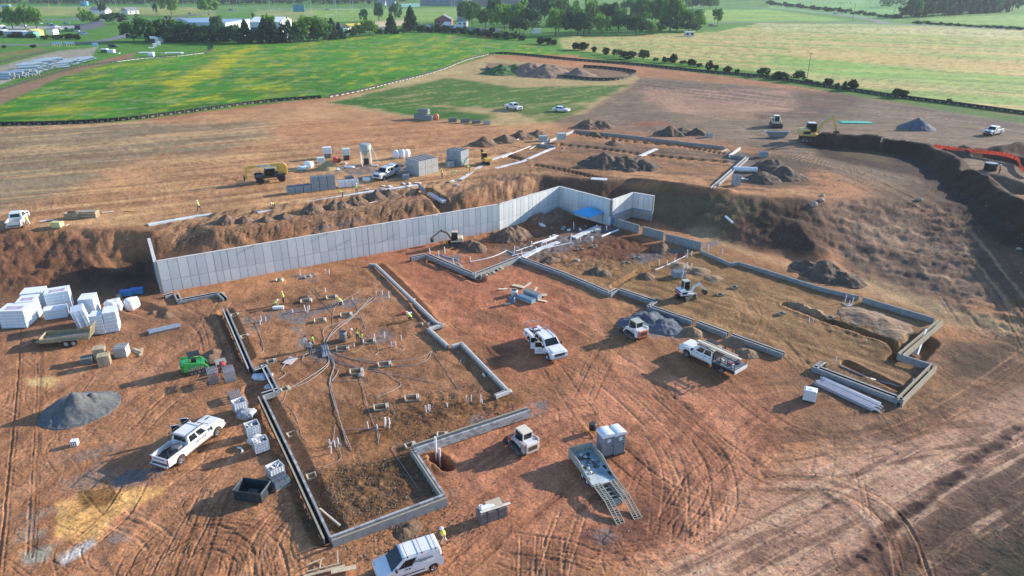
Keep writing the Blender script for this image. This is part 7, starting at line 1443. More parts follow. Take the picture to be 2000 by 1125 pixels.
t = thing('yellow_crate', 'pale yellow crate with a white board leaning on it', 'crate', G(113, 443), -0.1); MB().box((0, 0, 0.4), (1.5, 0.9, 0.8)).build('crate_body', mat('pale_yellow', (0.62, 0.54, 0.25), 0.7), t); MB().box((1.2, -0.2, 0.25), (1.3, 0.6, 0.06), ry=-0.3).build('lid', CONC2, t)
t = thing('trench_box', 'grey steel trench plate lying before the cream track loader', 'trench plate', G(1516, 268), R(-8)); MB().prism([(-2.6, 1.3), (2.6, 1.3), (1.9, 0.1), (-1.6, 0.1)], -0.5, 0.1).build('plate', GREYM, t); MB().tube([(-2.7, -0.1, 1.3), (2.7, -0.1, 1.3)], 0.14, 8).build('edge_tube', STEEL, t)
for s in (-1, 1): MB().box((s*2.65, -0.1, 1.3), (0.35, 0.4, 0.4)).build('end_cap', WPLAS, t)
tag(MB().prism([(-4.2, 0.0), (4.2, 0.0), (3.6, 0.22), (-3.8, 0.22)], -1.3, 1.3).build('green_sheet', mat('teal_sheet', (0.02, 0.42, 0.26), 0.5), None, G(1672, 240), R(-6)), 'bright green plastic sheet spread on the upper terrace', 'sheet')
lump('black_tarp_roll', 'black tarp heap behind the dark berm', 'tarp', 1765, 286, (2.0, 1.6, 1.4), BLACK, 4, 7, 0.2)
t = thing('water_tank', 'dark round tank with pale lid in the pit at the right', 'tank', G(1933, 333), 0); MB().tube([(0, 0, 0), (0, 0, 1.4)], 1.1, 20).build('tank_body', BLACK, t); MB().tube([(0, 0, 1.4), (0, 0, 1.5)], 1.05, 20).build('lid', mat('tank_lid', (0.2, 0.26, 0.28)), t)
t = thing('culvert', 'white cylindrical tank lying beside the diagonal upper wall', 'tank', G(1455, 336), R(-8)); MB().tube([(-2.2, 0, 0.5), (2.2, 0, 0.5)], 0.5, 14).build('tank_body', WPLAS, t)
for x in (-1.4, 1.4): MB().box((x, 0, 0.15), (0.3, 1.0, 0.3)).build('cradle', GREYM, t)
t = thing('scaffold_mixer', 'pale mixer on legs at the bright corner wall', 'mixer', G(1096, 278), 0.2); MB().box((0, 0, 1.4), (2.0, 1.3, 1.3)).build('body', SG, t, bevel=0.05)
for x, y in ((-.8, -.5), (.8, -.5), (.8, .5), (-.8, .5)): MB().bar((x, y, 0), (x, y, 0.8), 0.1, 0.1).build('leg', WHITE, t)
t = thing('small_generator', 'small grey generator left of the bright upper wall', 'generator', G(1060, 275), 0.1); MB().box((0, 0, 0.7), (1.9, 1.0, 0.9)).build('body', SG, t, bevel=0.05); MB().box((0, 0, 0.15), (2.2, 1.1, 0.15)).build('skid', WPLAS, t)
# ------------------------------------------------------------------ people: one skinned body each, hard hat and vest as children
SKIN = mat('skin', (0.42, 0.25, 0.17), 0.6); JEANS = mat('jeans', (0.06, 0.09, 0.17), 0.9); KHAKI = mat('khaki_trousers', (0.46, 0.40, 0.32), 0.9); DARKC = mat('dark_clothes', (0.04, 0.045, 0.05), 0.9)
LIME = mat('lime_shirt', (0.52, 0.80, 0.12), 0.8, var=0.06); YELV = mat('yellow_vest', (0.70, 0.72, 0.12), 0.8, var=0.05); HATW = mat('white_hat', (0.8, 0.8, 0.78), 0.4); HATY = mat('yellow_hat', (0.75, 0.65, 0.08), 0.4); ORV = mat('orange_vest', (0.85, 0.22, 0.10), 0.8); WSH = mat('white_shirt', (0.72, 0.70, 0.70), 0.85); BSH = mat('blue_grey_shirt', (0.25, 0.32, 0.42), 0.85); HAIR = mat('dark_hair', (0.03, 0.02, 0.015), 0.9); BOOT = mat('boots', (0.10, 0.07, 0.05), 0.9)
def person(label, u, v, heading, pose='stand', shirt=LIME, legs=JEANS, hat=HATW, vest=None, S=1.0, loc=None):
    # joints: pelvis, chest, neck, head, then arms and legs (x forward, y left)
    bend = {'stand': 0.06, 'walk': 0.12, 'bend': 1.15, 'kneel': 0.7}[pose]; ph = {'stand': 0.93, 'walk': 0.91, 'bend': 0.86, 'kneel': 0.50}[pose]
    c, s = math.cos(bend), math.sin(bend)
    def up(o, l, a=0.0): return (o[0]+l*math.sin(bend+a), o[1], o[2]+l*math.cos(bend+a))
    pel = (-0.10 if pose == 'bend' else 0, 0, ph); wai = up(pel, 0.20); che = up(pel, 0.40); nk = up(pel, 0.56, 0.05); hb = up(nk, 0.10, 0.1); hd = up(nk, 0.22, 0.15)
    V = [pel, wai, che, nk, hb, hd]; Rr = [(.15, .11), (.135, .10), (.17, .115), (.065, .06), (.075, .085), (.08, .09)]; E = [(0, 1), (1, 2), (2, 3), (3, 4), (4, 5)]; K = ['l', 's', 's', 's', 'k', 'k']
    for sg in (-1, 1):
        sh = (nk[0]-0.03*s, sg*0.19, nk[2]-0.05*c-0.02)
        if pose == 'stand': el = (sh[0]+0.03, sg*0.27, sh[2]-0.29); wr = (el[0]+0.14, sg*0.22, el[2]-0.20); hn = (wr[0]+0.06, sg*0.20, wr[2]-0.07)
        elif pose == 'walk': el = (sh[0]-0.12*sg, sg*0.25, sh[2]-0.27); wr = (el[0]+0.10, sg*0.25, el[2]-0.23); hn = (wr[0]+0.05, sg*0.24, wr[2]-0.08)
        else: el = (sh[0]+0.08, sg*0.22, sh[2]-0.27); wr = (el[0]+0.12, sg*0.16, max(0.06, el[2]-0.22)); hn = (wr[0]+0.06, sg*0.15, max(0.04, wr[2]-0.07))
        i = len(V); V += [sh, el, wr, hn]; Rr += [(.065, .065), (.048, .048), (.034, .034), (.04, .02)]; E += [(2, i), (i, i+1), (i+1, i+2), (i+2, i+3)]; K += ['s', 'k', 'k', 'k']
        hp = (pel[0], sg*0.10, ph-0.05)
        if pose == 'kneel': kn = (0.38, sg*0.15, 0.46 if sg > 0 else 0.08); an = (0.30, sg*0.15, 0.09) if sg > 0 else (-0.10, sg*0.15, 0.07); 
        elif pose == 'walk': kn = (0.20*sg+0.06, sg*0.10, 0.50); an = (0.28*sg-0.05, sg*0.10, 0.09)
        else: kn = (pel[0]+0.06, sg*0.12, 0.48); an = (pel[0]+0.02, sg*0.13, 0.08)
        toe = (an[0]+0.17, an[1]+0.02*sg, 0.04)
        i = len(V); V += [hp, kn, an, toe]; Rr += [(.095, .095), (.065, .065), (.045, .045), (.045, .03)]; E += [(0, i), (i, i+1), (i+1, i+2), (i+2, i+3)]; K += ['l', 'l', 'b', 'b']
    me_ = bpy.data.meshes.new('body'); me_.from_pydata(V, E, []); o = bpy.data.objects.new('tmp', me_); COL.objects.link(o)
    sk = o.modifiers.new('s', 'SKIN'); o.modifiers.new('u', 'SUBSURF').levels = 1
    for i, r_ in enumerate(Rr): me_.skin_vertices[0].data[i].radius = r_
    me_.skin_vertices[0].data[0].use_root = True
    bpy.context.view_layer.update(); ev = bpy.data.meshes.new_from_object(o.evaluated_get(bpy.context.evaluated_depsgraph_get())); bpy.data.objects.remove(o)
    mats = {'s': shirt, 'l': legs, 'k': SKIN, 'b': BOOT}; order = ['s', 'l', 'k', 'b']; ev.materials.clear()
    for k_ in order: ev.materials.append(mats[k_])
    pts = [Vector(q) for q in V]; samp = []
    for a_, b_ in E:
        for t_ in (0.15, 0.5, 0.85): samp.append((pts[a_].lerp(pts[b_], t_), K[b_] if t_ > 0.45 else K[a_] if not (K[a_] == 'l' and K[b_] == 's') else 's'))
    for f in ev.polygons: f.material_index = order.index(min(samp, key=lambda q: (q[0]-f.center).length_squared)[1])
    ev.polygons.foreach_set('use_smooth', [True]*len(ev.polygons))
    t = thing('person', label, 'person', loc or G(u, v), R(heading)); t.scale = (S, S, S)
    ob('body', ev, t)
    hdv = Vector(hd); a_ = Vector((math.sin(bend*0.8), 0, math.cos(bend*0.8)))
    if hat is not None:
        hh = MB().tube([hdv-a_*0.0, hdv+a_*0.02, hdv+a_*0.08, hdv+a_*0.13, hdv+a_*0.155], [0.16, 0.125, 0.125, 0.09, 0.02], 12).build('hard_hat' if hat is not HAIR else 'hair', hat, t, smooth=True)
        if hat is HAIR: hh.scale = (0.85, 0.85, 0.9); hh.location = (hdv.x*0.15, 0, hdv.z*0.07)
    fc = hdv+Vector((0.085, 0, 0.0)); MB().box(fc, (0.03, 0.025, 0.04)).box(fc+Vector((-0.01, 0.03, 0.03)), (0.02, 0.02, 0.012)).box(fc+Vector((-0.01, -0.03, 0.03)), (0.02, 0.02, 0.012)).build('face', SKIN, t)
    if vest:
        P0, P1 = Vector(wai)-Vector((0, 0, 0.04)), Vector(nk)-a_*0.03
        m = MB().tube([P0, P0.lerp(P1, 0.35), P0.lerp(P1, 0.8), P1], [0.168, 0.172, 0.178, 0.10], 12, cap=False).build('vest', vest, t); 
        MB().tube([P0.lerp(P1, 0.30), P0.lerp(P1, 0.40)], [0.176, 0.177], 12, cap=False).build('reflective_band', WPLAS, t)
    return t
person('worker in yellow vest and white hard hat walking beside the white van', 868, 1066, 200, 'walk', YELV, mat('pale_trousers', (0.62, 0.54, 0.48), 0.9), HATW, YELV)
person('person in blue grey shirt and jeans nearest the conduit junction', 607, 693, 100, 'stand', BSH, JEANS, HAIR)
person('person in white shirt and pale trousers by the conduit junction', 597, 684, 60, 'stand', WSH, KHAKI, HAIR)
person('person in bright lime shirt standing between two colleagues', 612, 681, 20, 'stand', LIME, DARKC, HAIR)
person('person in dark clothes and yellow vest facing away, beside a colleague', 699, 668, 80, 'stand', DARKC, DARKC, HAIR, YELV)
person('person in dark blue with striped vest pointing beside a colleague', 706, 675, 30, 'stand', DARKC, JEANS, HAIR, YELV)
person('person in orange red shirt crouching behind the grey bin', 678, 660, 10, 'kneel', ORV, DARKC, HATW)
person('worker in lime shirt kneeling beside the red toolbox', 804, 626, 170, 'kneel', LIME, DARKC, HATW)
person('worker in lime shirt crouching at the white cooler', 535, 601, 0, 'kneel', LIME, DARKC, HATW)
person('worker in yellow vest and hard hat standing by the low dirt heap', 555, 594, 220, 'stand', YELV, DARKC, HATY, YELV)
person('worker in lime vest crouching among the pipe stubs in gravel', 669, 596, 180, 'kneel', LIME, JEANS, HATY)
person('worker in lime shirt walking along the footing strip at the far left', 390, 412, 180, 'walk', LIME, DARKC, HATW)
person('worker in lime shirt bending over rebar on the bank', 535, 408, 260, 'bend', LIME, DARKC, HATW)
person('worker in lime shirt bending on the footing strip with arms out', 669, 385, 180, 'bend', LIME, DARKC, HATY)
person('worker in lime shirt standing on the footing strip', 697, 379, 90, 'stand', LIME, JEANS, HATW)
person('worker in lime vest standing left of a bending colleague', 864, 348, 200, 'stand', DARKC, DARKC, HATY, LIME)
person('worker in lime vest bending between two colleagues', 884, 346, 10, 'bend', LIME, KHAKI, HATW, None)
person('worker in lime vest bending right of the blue grey cube', 917, 334, 200, 'bend', LIME, KHAKI, HATY)
person('person in lime shirt at the tailgate of the left pickup', 57, 442, 150, 'walk', LIME, WSH, HATW)
person('person in tan vest standing behind the dark berm', 1719, 286, 270, 'stand', mat('tan_vest', (0.6, 0.42, 0.25), 0.8), DARKC, HATW)
person('person in orange vest standing beside the dark tank', 1951, 340, 180, 'stand', ORV, DARKC, HATW)
person('worker in red shirt bending at the upper footing', 1095, 299, 0, 'bend', mat('red_shirt', (0.75, 0.10, 0.07), 0.8), KHAKI, HATW)
person('worker in lime vest half hidden behind the tall wall', 371, 497, 90, 'stand', LIME, DARKC, HATY, loc=WALL[0].lerp(WALL[1], 0.085)+nrm*2.2)
person('worker in green shirt standing inside the open truck door', 1052, 693, 250, 'stand', mat('green_shirt', (0.15, 0.65, 0.08), 0.8), DARKC, HATY)
# ------------------------------------------------------------------ silt fences
FAB = mat('black_fabric', (0.012, 0.016, 0.014), 0.8, var=0.3); FABL = mat('pale_lit_fabric', (0.42, 0.41, 0.38), 0.8, var=0.1)
def silt(label, pts, h=0.9, step=2.4, lit=None, lab=True, light=0.35):
    w = GL(curve(pts, 6)); t = thing('silt_fence', label, 'fence', (0, 0, 0)); P_ = []; acc = 0; P_.append(w[0])
    for a, b in zip(w[:-1], w[1:]):
        L = (b-a).length; s = step-acc
        while s <= L: P_.append(a.lerp(b, s/L)); s += step
        acc = (acc+L) % step
    f = MB(); g = MB(); po = MB()
    for i, (a, b) in enumerate(zip(P_[:-1], P_[1:])):
        d = (b-a).normalized(); m = Vector((-d.y, d.x, 0))*0.08*math.sin(i*2.3)
        f.add([a-Vector((0, 0, .1)), (a+b)/2+m-Vector((0, 0, .1)), b-Vector((0, 0, .1)), b+Vector((0, 0, h)), (a+b)/2+m+Vector((0, 0, h*0.96)), a+Vector((0, 0, h))], [(0, 1, 4, 5), (1, 2, 3, 4)])
        f.bar(a+Vector((0, 0, h)), b+Vector((0, 0, h)), 0.05, 0.05)
        if light: 
            q0, q1 = a.lerp(b, 0.25), a.lerp(b, 0.25+light); n_ = Vector((d.y, -d.x, 0))*0.06
            if n_.y > 0: n_ = -n_
            g.bar(q0+n_+m+Vector((0, 0, h*0.30)), q1+n_+m+Vector((0, 0, h*0.30)), 0.03, h*0.4)
        po.bar(a-Vector((0, 0, .1)), a+Vector((0, 0, h+0.12)), 0.07, 0.07)
    tag(f.build('fabric', FAB, t), kind='stuff')
    if light: tag(g.build('pale_strip', FABL if light > 0.5 else mat('grey_fabric', (0.22, 0.22, 0.2), 0.8), t), kind='stuff')  # brighter dashes paint in sunlight on fence runs lit from this side
    tag(po.build('posts', WOODD, t), kind='stuff')
silt('long black silt fence curving between the green field and the orange dirt', [(-90, 247), (0, 245), (120, 243), (240, 236), (330, 225), (420, 213), (520, 200), (640, 191)])
silt('pale dashed silt fence between yellow flowered field and straw lot', [(642, 191), (700, 180), (760, 165), (850, 142), (910, 119), (955, 107)], light=0.55)
silt('black silt fence along the shrub row up to the right edge', [(955, 107), (1000, 106), (1125, 118), (1250, 128), (1375, 141), (1500, 152), (1575, 164), (1675, 179), (1750, 190), (1875, 206), (2000, 223), (2120, 238)])
silt('oval black silt fence around the dirt stockpile', [(950, 133), (965, 140), (1040, 146), (1100, 152), (1160, 157), (1200, 157), (1228, 152), (1243, 144), (1225, 139), (1180, 134), (1130, 131)], 1.0)
silt('looping silt fence behind the stacked building materials at the left', [(322, 80), (360, 82), (400, 85), (416, 91), (416, 98), (400, 104)], light=0.2)
silt('pale sandbagged silt fence below the white sheet piles', [(400, 104), (350, 110), (290, 114), (230, 121)], 0.7, light=0.9)
silt('low silt fence along the upper left edge of the field', [(230, 121), (150, 133), (80, 151), (0, 178), (-60, 200)], 0.7, light=0.1)
silt('dashed silt fence beside the pale yard road', [(-60, 140), (0, 122), (60, 109), (106, 99)], 0.8, light=0.6)
t = thing('barrier_fence', 'orange mesh barrier fence around the pit at the right edge', 'fence', (0, 0, 0)); w = GL(curve([(1822, 292), (1850, 296), (1900, 302), (1955, 308), (1985, 318), (1992, 335), (2012, 348)], 4)); b1 = MB(); b2 = MB()
OM = translucent(mat('orange_mesh', (0.85, 0.20, 0.09), 0.7, var=0.2, scale=2), 0.32)
for a, b in zip(w[:-1], w[1:]):
    b1.bar(a+Vector((0, 0, 0.75)), b+Vector((0, 0, 0.75)), 0.03, 0.72); b2.bar(a, a+Vector((0, 0, 1.3)), 0.05, 0.05)
b1.build('mesh', OM, t); tag(b2.build('posts', DARKM, t), kind='stuff')
# ------------------------------------------------------------------ roads
ASPH = mat('asphalt', (0.13, 0.14, 0.15), 0.9, var=0.12, scale=0.1); GRAV = mat('pale_gravel_road', (0.30, 0.30, 0.28), 0.95, var=0.15, scale=0.15); LINE = mat('road_paint', (0.75, 0.75, 0.72), 0.7)
ZR = [UP+0.02]
def road(name, pts, w, m=ASPH, z=None):
    ZR[0] += 0.004; z = z or ZR[0]; p = [P(a, b, UP) for a, b in curve(pts, 6)]; V = []
    for i, q in enumerate(p):
        d = (p[min(i+1, len(p)-1)]-p[max(i-1, 0)]).normalized(); n = Vector((-d.y, d.x, 0))*w/2; V += [(q+n).to_tuple()[:2]+(z,), (q-n).to_tuple()[:2]+(z,)]
    return tag(MB().add(V, [(2*i, 2*i+1, 2*i+3, 2*i+2) for i in range(len(p)-1)]).build(name, m), kind='structure')
road('road', [(-150, 88), (0, 87), (110, 87), (180, 82), (225, 75), (255, 66), (262, 60)], 9); road('road', [(-300, 38), (0, 37), (160, 39), (300, 40), (420, 37)], 12)
road('road', [(300, 40), (340, 36), (400, 26), (440, 23), (560, 18), (700, 14)], 8); road('road', [(1370, 45), (1500, 43.5), (1650, 44.5), (1740, 46), (1850, 52), (1990, 58), (2200, 66)], 9)
road('road', [(1320, 10), (1420, 12), (1520, 18), (1620, 27), (1700, 38), (1730, 46)], 9); road('road', [(-300, 18), (100, 15), (300, 14), (560, 16), (700, 19), (920, 21)], 6, GRAV)
road('parking_lot', [(585, 46), (640, 48), (700, 52), (740, 58)], 26, ASPH); road('parking_lot', [(820, 52), (900, 56), (960, 60)], 30, ASPH); road('parking_lot', [(-100, 56), (60, 54), (170, 52)], 40, GRAV)
road('road_line', [(1370, 44.8), (1500, 43.3), (1650, 44.3), (1740, 45.8), (1850, 51.8), (2200, 65.8)], 0.4, LINE, UP+0.09)
# ------------------------------------------------------------------ trees
BARK = mat('bark', (0.09, 0.07, 0.05), 0.95, var=0.2)
def leafm(n, c):
    return translucent(mat(n, c, 0.8, var=0.45, scale=0.45, spec=0.2), 0.4)
LV = {'b': leafm('bright_leaves', (0.16, 0.32, 0.05)), 'm': leafm('mid_leaves', (0.09, 0.21, 0.045)), 'k': leafm('dark_leaves', (0.045, 0.11, 0.04)), 'c': leafm('conifer_needles', (0.032, 0.075, 0.035)), 't': leafm('bluish_leaves', (0.08, 0.18, 0.08)), 's': leafm('shrub_leaves', (0.03, 0.06, 0.025))}
def crown_mesh(kind, seed, nclump=34, per=30):
    """unit crown: height 1, width 1; many small leaf faces in clumps"""
    rs = random.Random(seed); V = []; F = []
    cl = []
    for i in range(nclump):
        if kind == 'c':
            z = rs.uniform(0.02, 0.98); r = 0.46*(1-z)**0.8*rs.uniform(0.5, 1.0); a = rs.uniform(0, 6.28); cl.append((r*math.cos(a), r*math.sin(a), z, 0.09+0.06*(1-z)))
        else:
            a = rs.uniform(0, 6.28); el = math.asin(rs.uniform(-0.75 if kind != 's' else -1, 1)); R_ = rs.uniform(0.45, 1.0)**0.6*0.40*(1+0.25*math.sin(a*3+seed)); cl.append((R_*math.cos(a)*math.cos(el), R_*math.sin(a)*math.cos(el), (0.56 if kind != 's' else 0.5)+0.40*math.sin(el)*R_/0.40*0.95, rs.uniform(0.08, 0.15)*(1.25 if kind == 's' else 1)))
    for (x, y, z, r) in cl:
        for k in range(per):
            d = Vector((rs.gauss(0, 1), rs.gauss(0, 1), rs.gauss(0, 1))).normalized(); p = Vector((x, y, z))+d*r*rs.uniform(0.6, 1.05)
            n = (d+Vector((rs.uniform(-.6, .6), rs.uniform(-.6, .6), rs.uniform(-.3, .9)))).normalized(); q = n.to_track_quat('Z', 'Y'); s = rs.uniform(0.020, 0.042)*(1.5 if kind == 's' else 1); o = len(V)
            V += [tuple(p+q @ Vector((u_*s, v_*s*1.2, 0))) for u_, v_ in ((-1, -1), (1, -0.8), (0.9, 1), (-0.8, 0.9))]; F.append((o, o+1, o+2, o+3))
    me_ = bpy.data.meshes.new('crown'); me_.from_pydata(V, [], F); me_.materials.append(LV[kind]); me_.update(); return me_
def trunk_mesh(kind):
    b = MB().tube([(0, 0, -0.02), (0.005, 0, 0.25), (-0.005, 0.005, 0.55), (0, 0, 0.85)], [0.032, 0.024, 0.016, 0.005], 7)
    if kind != 'c':
        for a in (0.3, 1.8, 3.1, 4.4, 5.5): b.tube([(0, 0, 0.25+0.05*a/2), (0.15*math.cos(a), 0.15*math.sin(a), 0.45+0.03*a), (0.28*math.cos(a), 0.28*math.sin(a), 0.62)], [0.014, 0.009, 0.003], 5)
    me_ = bpy.data.meshes.new('trunk'); me_.from_pydata(b.v, [], b.f); me_.materials.append(BARK); me_.update(); return me_
CR = {k: [crown_mesh(k, s, 46 if k in 'bmkt' else (70 if k == 'c' else 40), 30 if k != 's' else 22) for s in range(3 if k != 's' else 4)] for k in 'bmkcts'}; TR = {k: trunk_mesh(k) for k in 'bmkcts'}
KN = {'b': ('bright spring green', 'tree'), 'm': ('mid green leafy', 'tree'), 'k': ('dark green dense', 'tree'), 'c': ('dark cone shaped conifer', 'tree'), 't': ('slender bluish green', 'tree'), 's': ('low dark', 'shrub')}
rs_t = random.Random(99); NT = [0]
def tree(u, v, wpx, hpx, kind, where, grp=None, wide=1.0):
    p = P(u, v, UP) if v < 150 else G(u, v); s = (v+43)*CP/(CAM_H-UP); w = wpx/s*1.12; h = hpx/s/0.97*1.06; NT[0] += 1
    nm = {'c': 'conifer_tree', 's': 'shrub'}.get(kind, 'tree'); t = thing(nm, f"{KN[kind][0]} {KN[kind][1]} {where}", KN[kind][1], p, rs_t.uniform(0, 6.28), grp)
    o = ob('crown', rs_t.choice(CR[kind]), t); o.scale = (w, w, h); ob('trunk' if kind != 's' else 'stems', TR[kind], t).scale = (h*0.8, h*0.8, h); return t
HEDGE = [(262, 80, 40, 36, 'm'), (285, 82, 60, 44, 'm'), (318, 80, 50, 40, 'k'), (345, 80, 44, 37, 'm'), (372, 81, 40, 32, 'k'), (395, 81, 36, 28, 'k'), (414, 82, 34, 30, 'm'), (430, 82, 30, 47, 't'), (448, 82, 34, 28, 'k'), (464, 82, 26, 32, 't'), (482, 83, 30, 37, 'c'), (502, 84, 28, 24, 'k'),
         (527, 83, 36, 50, 'b'), (520, 84, 36, 40, 'c'), (535, 84, 34, 38, 'c'), (550, 82, 20, 24, 'c'), (566, 82, 26, 40, 't'), (585, 82, 36, 36, 'm'), (603, 80, 46, 44, 'b'), (622, 79, 44, 42, 'm'), (636, 78, 30, 34, 'm'), (650, 77, 26, 34, 'c'), (663, 76, 24, 26, 'c'), (684, 73, 24, 14, 'k'), (702, 72, 28, 22, 'm'), (722, 70, 34, 28, 'b'), (740, 69, 18, 12, 'k'), (765, 66, 28, 32, 'c'), (803, 61, 32, 40, 'c'), (785, 66, 16, 10, 'k'),
         (300, 82, 30, 22, 'k'), (333, 83, 30, 20, 'k'), (360, 83, 30, 18, 'k'), (386, 84, 28, 18, 'k'), (405, 84, 26, 18, 'k'), (424, 84, 26, 18, 'k'), (440, 85, 24, 16, 'k'), (470, 85, 26, 16, 'k'), (494, 85, 26, 16, 'k'), (560, 84, 24, 16, 'k'), (580, 83, 26, 16, 'k'), (612, 81, 26, 16, 'k'), (632, 80, 24, 16, 'k')]
for q in HEDGE: tree(*q, 'in the long hedgerow behind the flowered field', 'trees of the long hedgerow')
for i in range(34): tree(812+i*5.6, 63+max(0, i-12)*0.7+rs_t.uniform(-.5, .5), rs_t.uniform(9, 15), rs_t.uniform(7, 14), 's' if i % 3 else 'm', 'in the brushy row before the parked vehicles', 'shrubs of the brushy row')
for q in [(905, 45, 26, 40, 't'), (922, 50, 34, 45, 'm'), (948, 56, 34, 36, 'm'), (965, 52, 40, 50, 'k'), (985, 58, 46, 46, 'b'), (1010, 60, 46, 50, 'b'), (1015, 66, 40, 30, 'k'), (1040, 64, 42, 44, 'k'), (1045, 40, 60, 42, 'k'), (1085, 69, 38, 48, 'b'), (1075, 45, 50, 46, 'k'), (1100, 50, 50, 50, 'm'), (1115, 70, 38, 44, 'k'), (1128, 68, 26, 52, 'b'), (1140, 70, 38, 42, 'k'), (1150, 66, 24, 56, 'm'), (1160, 50, 40, 46, 'b'),
          (1175, 67, 28, 36, 'b'), (1192, 60, 40, 50, 'k'), (1208, 62, 36, 42, 'm'), (1225, 67, 38, 36, 'k'), (1242, 68, 34, 34, 'k'), (1252, 50, 44, 50, 'm'), (1262, 68, 30, 26, 'm'), (1272, 68, 18, 24, 'b'), (1283, 66, 24, 18, 'k'), (1290, 55, 44, 58, 'm'), (1308, 60, 48, 60, 'm'), (1322, 60, 40, 54, 'b'), (1310, 62, 44, 22, 'k'), (1345, 61, 36, 38, 'm'), (1362, 60, 30, 38, 'b'), (1350, 62, 40, 16, 'k'), (1232, 34, 40, 36, 'm')]:
    tree(*q, 'in the large grove right of the parked vehicles', 'trees of the large grove')
tree(1401, 46, 21, 27, 'm', 'standing alone on the grass right of the large grove')
tree(202, 27, 13, 22, 'k', 'with an oval crown beside the pavilion'); tree(305, 28, 9, 20, 'k', 'with an oval crown beside the road bend'); tree(495, 38, 5, 12, 'k', 'small and slim behind the blue shed')
for q, l_ in (((335, 29, 36, 40, 'b'), 'at the road junction, left of two'), ((408, 30, 38, 36, 'b'), 'at the road junction, right of two'), ((25, 56, 34, 40, 'b'), 'left of three above the sheds'), ((50, 56, 34, 40, 'b'), 'middle of three above the sheds'), ((72, 56, 30, 40, 'b'), 'right of three above the sheds'), ((172, 49, 28, 28, 'b'), 'above the long dark trailer'), ((185, 47, 20, 14, 'b'), 'low beside the long dark trailer'), ((220, 47, 44, 20, 'k'), 'bushy, at the end of the sloping grass'),
              ((712, 46, 17, 26, 't'), 'leftmost of three behind the yard'), ((740, 41, 18, 34, 't'), 'middle of three behind the yard'), ((772, 41, 24, 32, 't'), 'rightmost of three behind the yard'), ((1020, 20, 12, 18, 't'), 'before the brick school building')):
    tree(*q, l_)
for q in [(1335, 20, 26, 24, 'm'), (1352, 18, 24, 24, 'k'), (1368, 18, 26, 26, 'm'), (1385, 18, 22, 22, 'm'), (1398, 17, 14, 20, 'b'), (1245, 14, 26, 20, 'k'), (1260, 12, 26, 18, 'm'), (1290, 14, 26, 22, 'm'), (1318, 16, 24, 22, 'b')]: tree(*q, 'in the row at the edge of the sports field', 'trees at the edge of the sports field')
for i in range(36):
    f = i/35; u = 1770+f*215+rs_t.uniform(-3, 3); v = 35-f*13+(-6 if i % 2 else 0); tree(u, v, 26, 36 if i > 0 else 22, rs_t.choice('kkccmk'), 'in the dark wood beyond the road junction', 'trees of the dark wood')
for i in range(40): u = 1500+i*6.6; tree(u, 9+i*0.72+rs_t.uniform(-.7, .7), rs_t.uniform(7, 12), rs_t.uniform(4, 9), 's' if i % 4 else 'm', 'in the roadside hedge before the far pasture', 'shrubs of the roadside hedge')
for i in range(34): u = 1785+i*6.5; tree(u, 46+i*0.37+rs_t.uniform(-.4, .4), 9, rs_t.uniform(3, 6), 's' if i % 3 else 'm', 'in the low hedge beside the right road', 'shrubs of the low hedge')
for q in [(1002, 76, 16, 8), (1020, 79, 14, 9), (1056, 86, 14, 11), (1070, 87, 16, 11), (1082, 88, 10, 9), (1124, 97, 14, 11), (1138, 98, 16, 13), (1160, 102, 9, 9), (1184, 107, 10, 11), (1205, 111, 18, 12), (1228, 115, 24, 11), (1256, 118, 18, 15), (1280, 121, 10, 6), (1298, 122, 9, 10), (1305, 123, 7, 8), (1314, 123, 15, 14), (1335, 126, 12, 7), (1350, 129, 18, 13), (1366, 131, 12, 7), (1385, 136, 12, 12), (1397, 137, 9, 8), (1420, 140, 16, 8),
          (1440, 142, 8, 5), (1488, 149, 18, 14), (1525, 155, 26, 14), (1559, 159, 20, 15), (1577, 163, 14, 8), (1595, 165, 8, 5), (1616, 167, 18, 13), (1635, 170, 7, 6), (1661, 176, 22, 16), (1700, 181, 8, 5), (1749, 189, 14, 13), (1763, 191, 16, 12), (1853, 200, 8, 6), (960, 67, 12, 10), (985, 73, 12, 8)]:
    tree(q[0], q[1], q[2]*rs_t.uniform(1.0, 1.35), q[3]*rs_t.uniform(1.0, 1.35), rs_t.choice('ssk'), 'in the row along the black silt fence', 'shrubs along the black silt fence')
for q in [(110, 77, 20, 9), (135, 76, 18, 10), (150, 77, 16, 9), (60, 74, 24, 7), (30, 73, 24, 7), (90, 76, 16, 7), (65, 93, 12, 5), (8, 94, 8, 5)]: tree(*q, 's', 'below the row of sheds', 'shrubs below the sheds')
# far wood that reads as one mass
V = []; F = []; rs = random.Random(2)
def far_clumps(u0, u1, v0, v1, n, h0, h1):
    for i in range(n):
        u = rs.uniform(u0, u1); v = rs.uniform(v0, v1); p = P(u, v, UP); h = rs.uniform(h0, h1); r = h*0.42
        for k in range(60):
            d = Vector((rs.gauss(0, 1), rs.gauss(0, 1), rs.gauss(0, 1))).normalized(); c = p+Vector((d.x*r, d.y*r, h*0.55+d.z*h*0.45)); q = (d+Vector((0, 0, 0.3))).normalized().to_track_quat('Z', 'Y'); s = rs.uniform(0.6, 1.3); o = len(V)
            V.extend([tuple(c+q @ Vector((a*s, b*s, 0))) for a, b in ((-1, -1), (1, -1), (1, 1), (-1, 1))]); F.append((o, o+1, o+2, o+3))
far_clumps(-120, 760, 1, 9, 420, 9, 15); far_clumps(-120, 760, -12, 0, 200, 10, 15); far_clumps(760, 1000, -4, 4, 50, 8, 13); far_clumps(1290, 1500, -12, 2, 60, 8, 14); far_clumps(1550, 2100, -14, -2, 180, 8, 14); far_clumps(1720, 2000, -6, 16, 90, 12, 17); far_clumps(-300, 2300, -24, -16, 300, 12, 18)
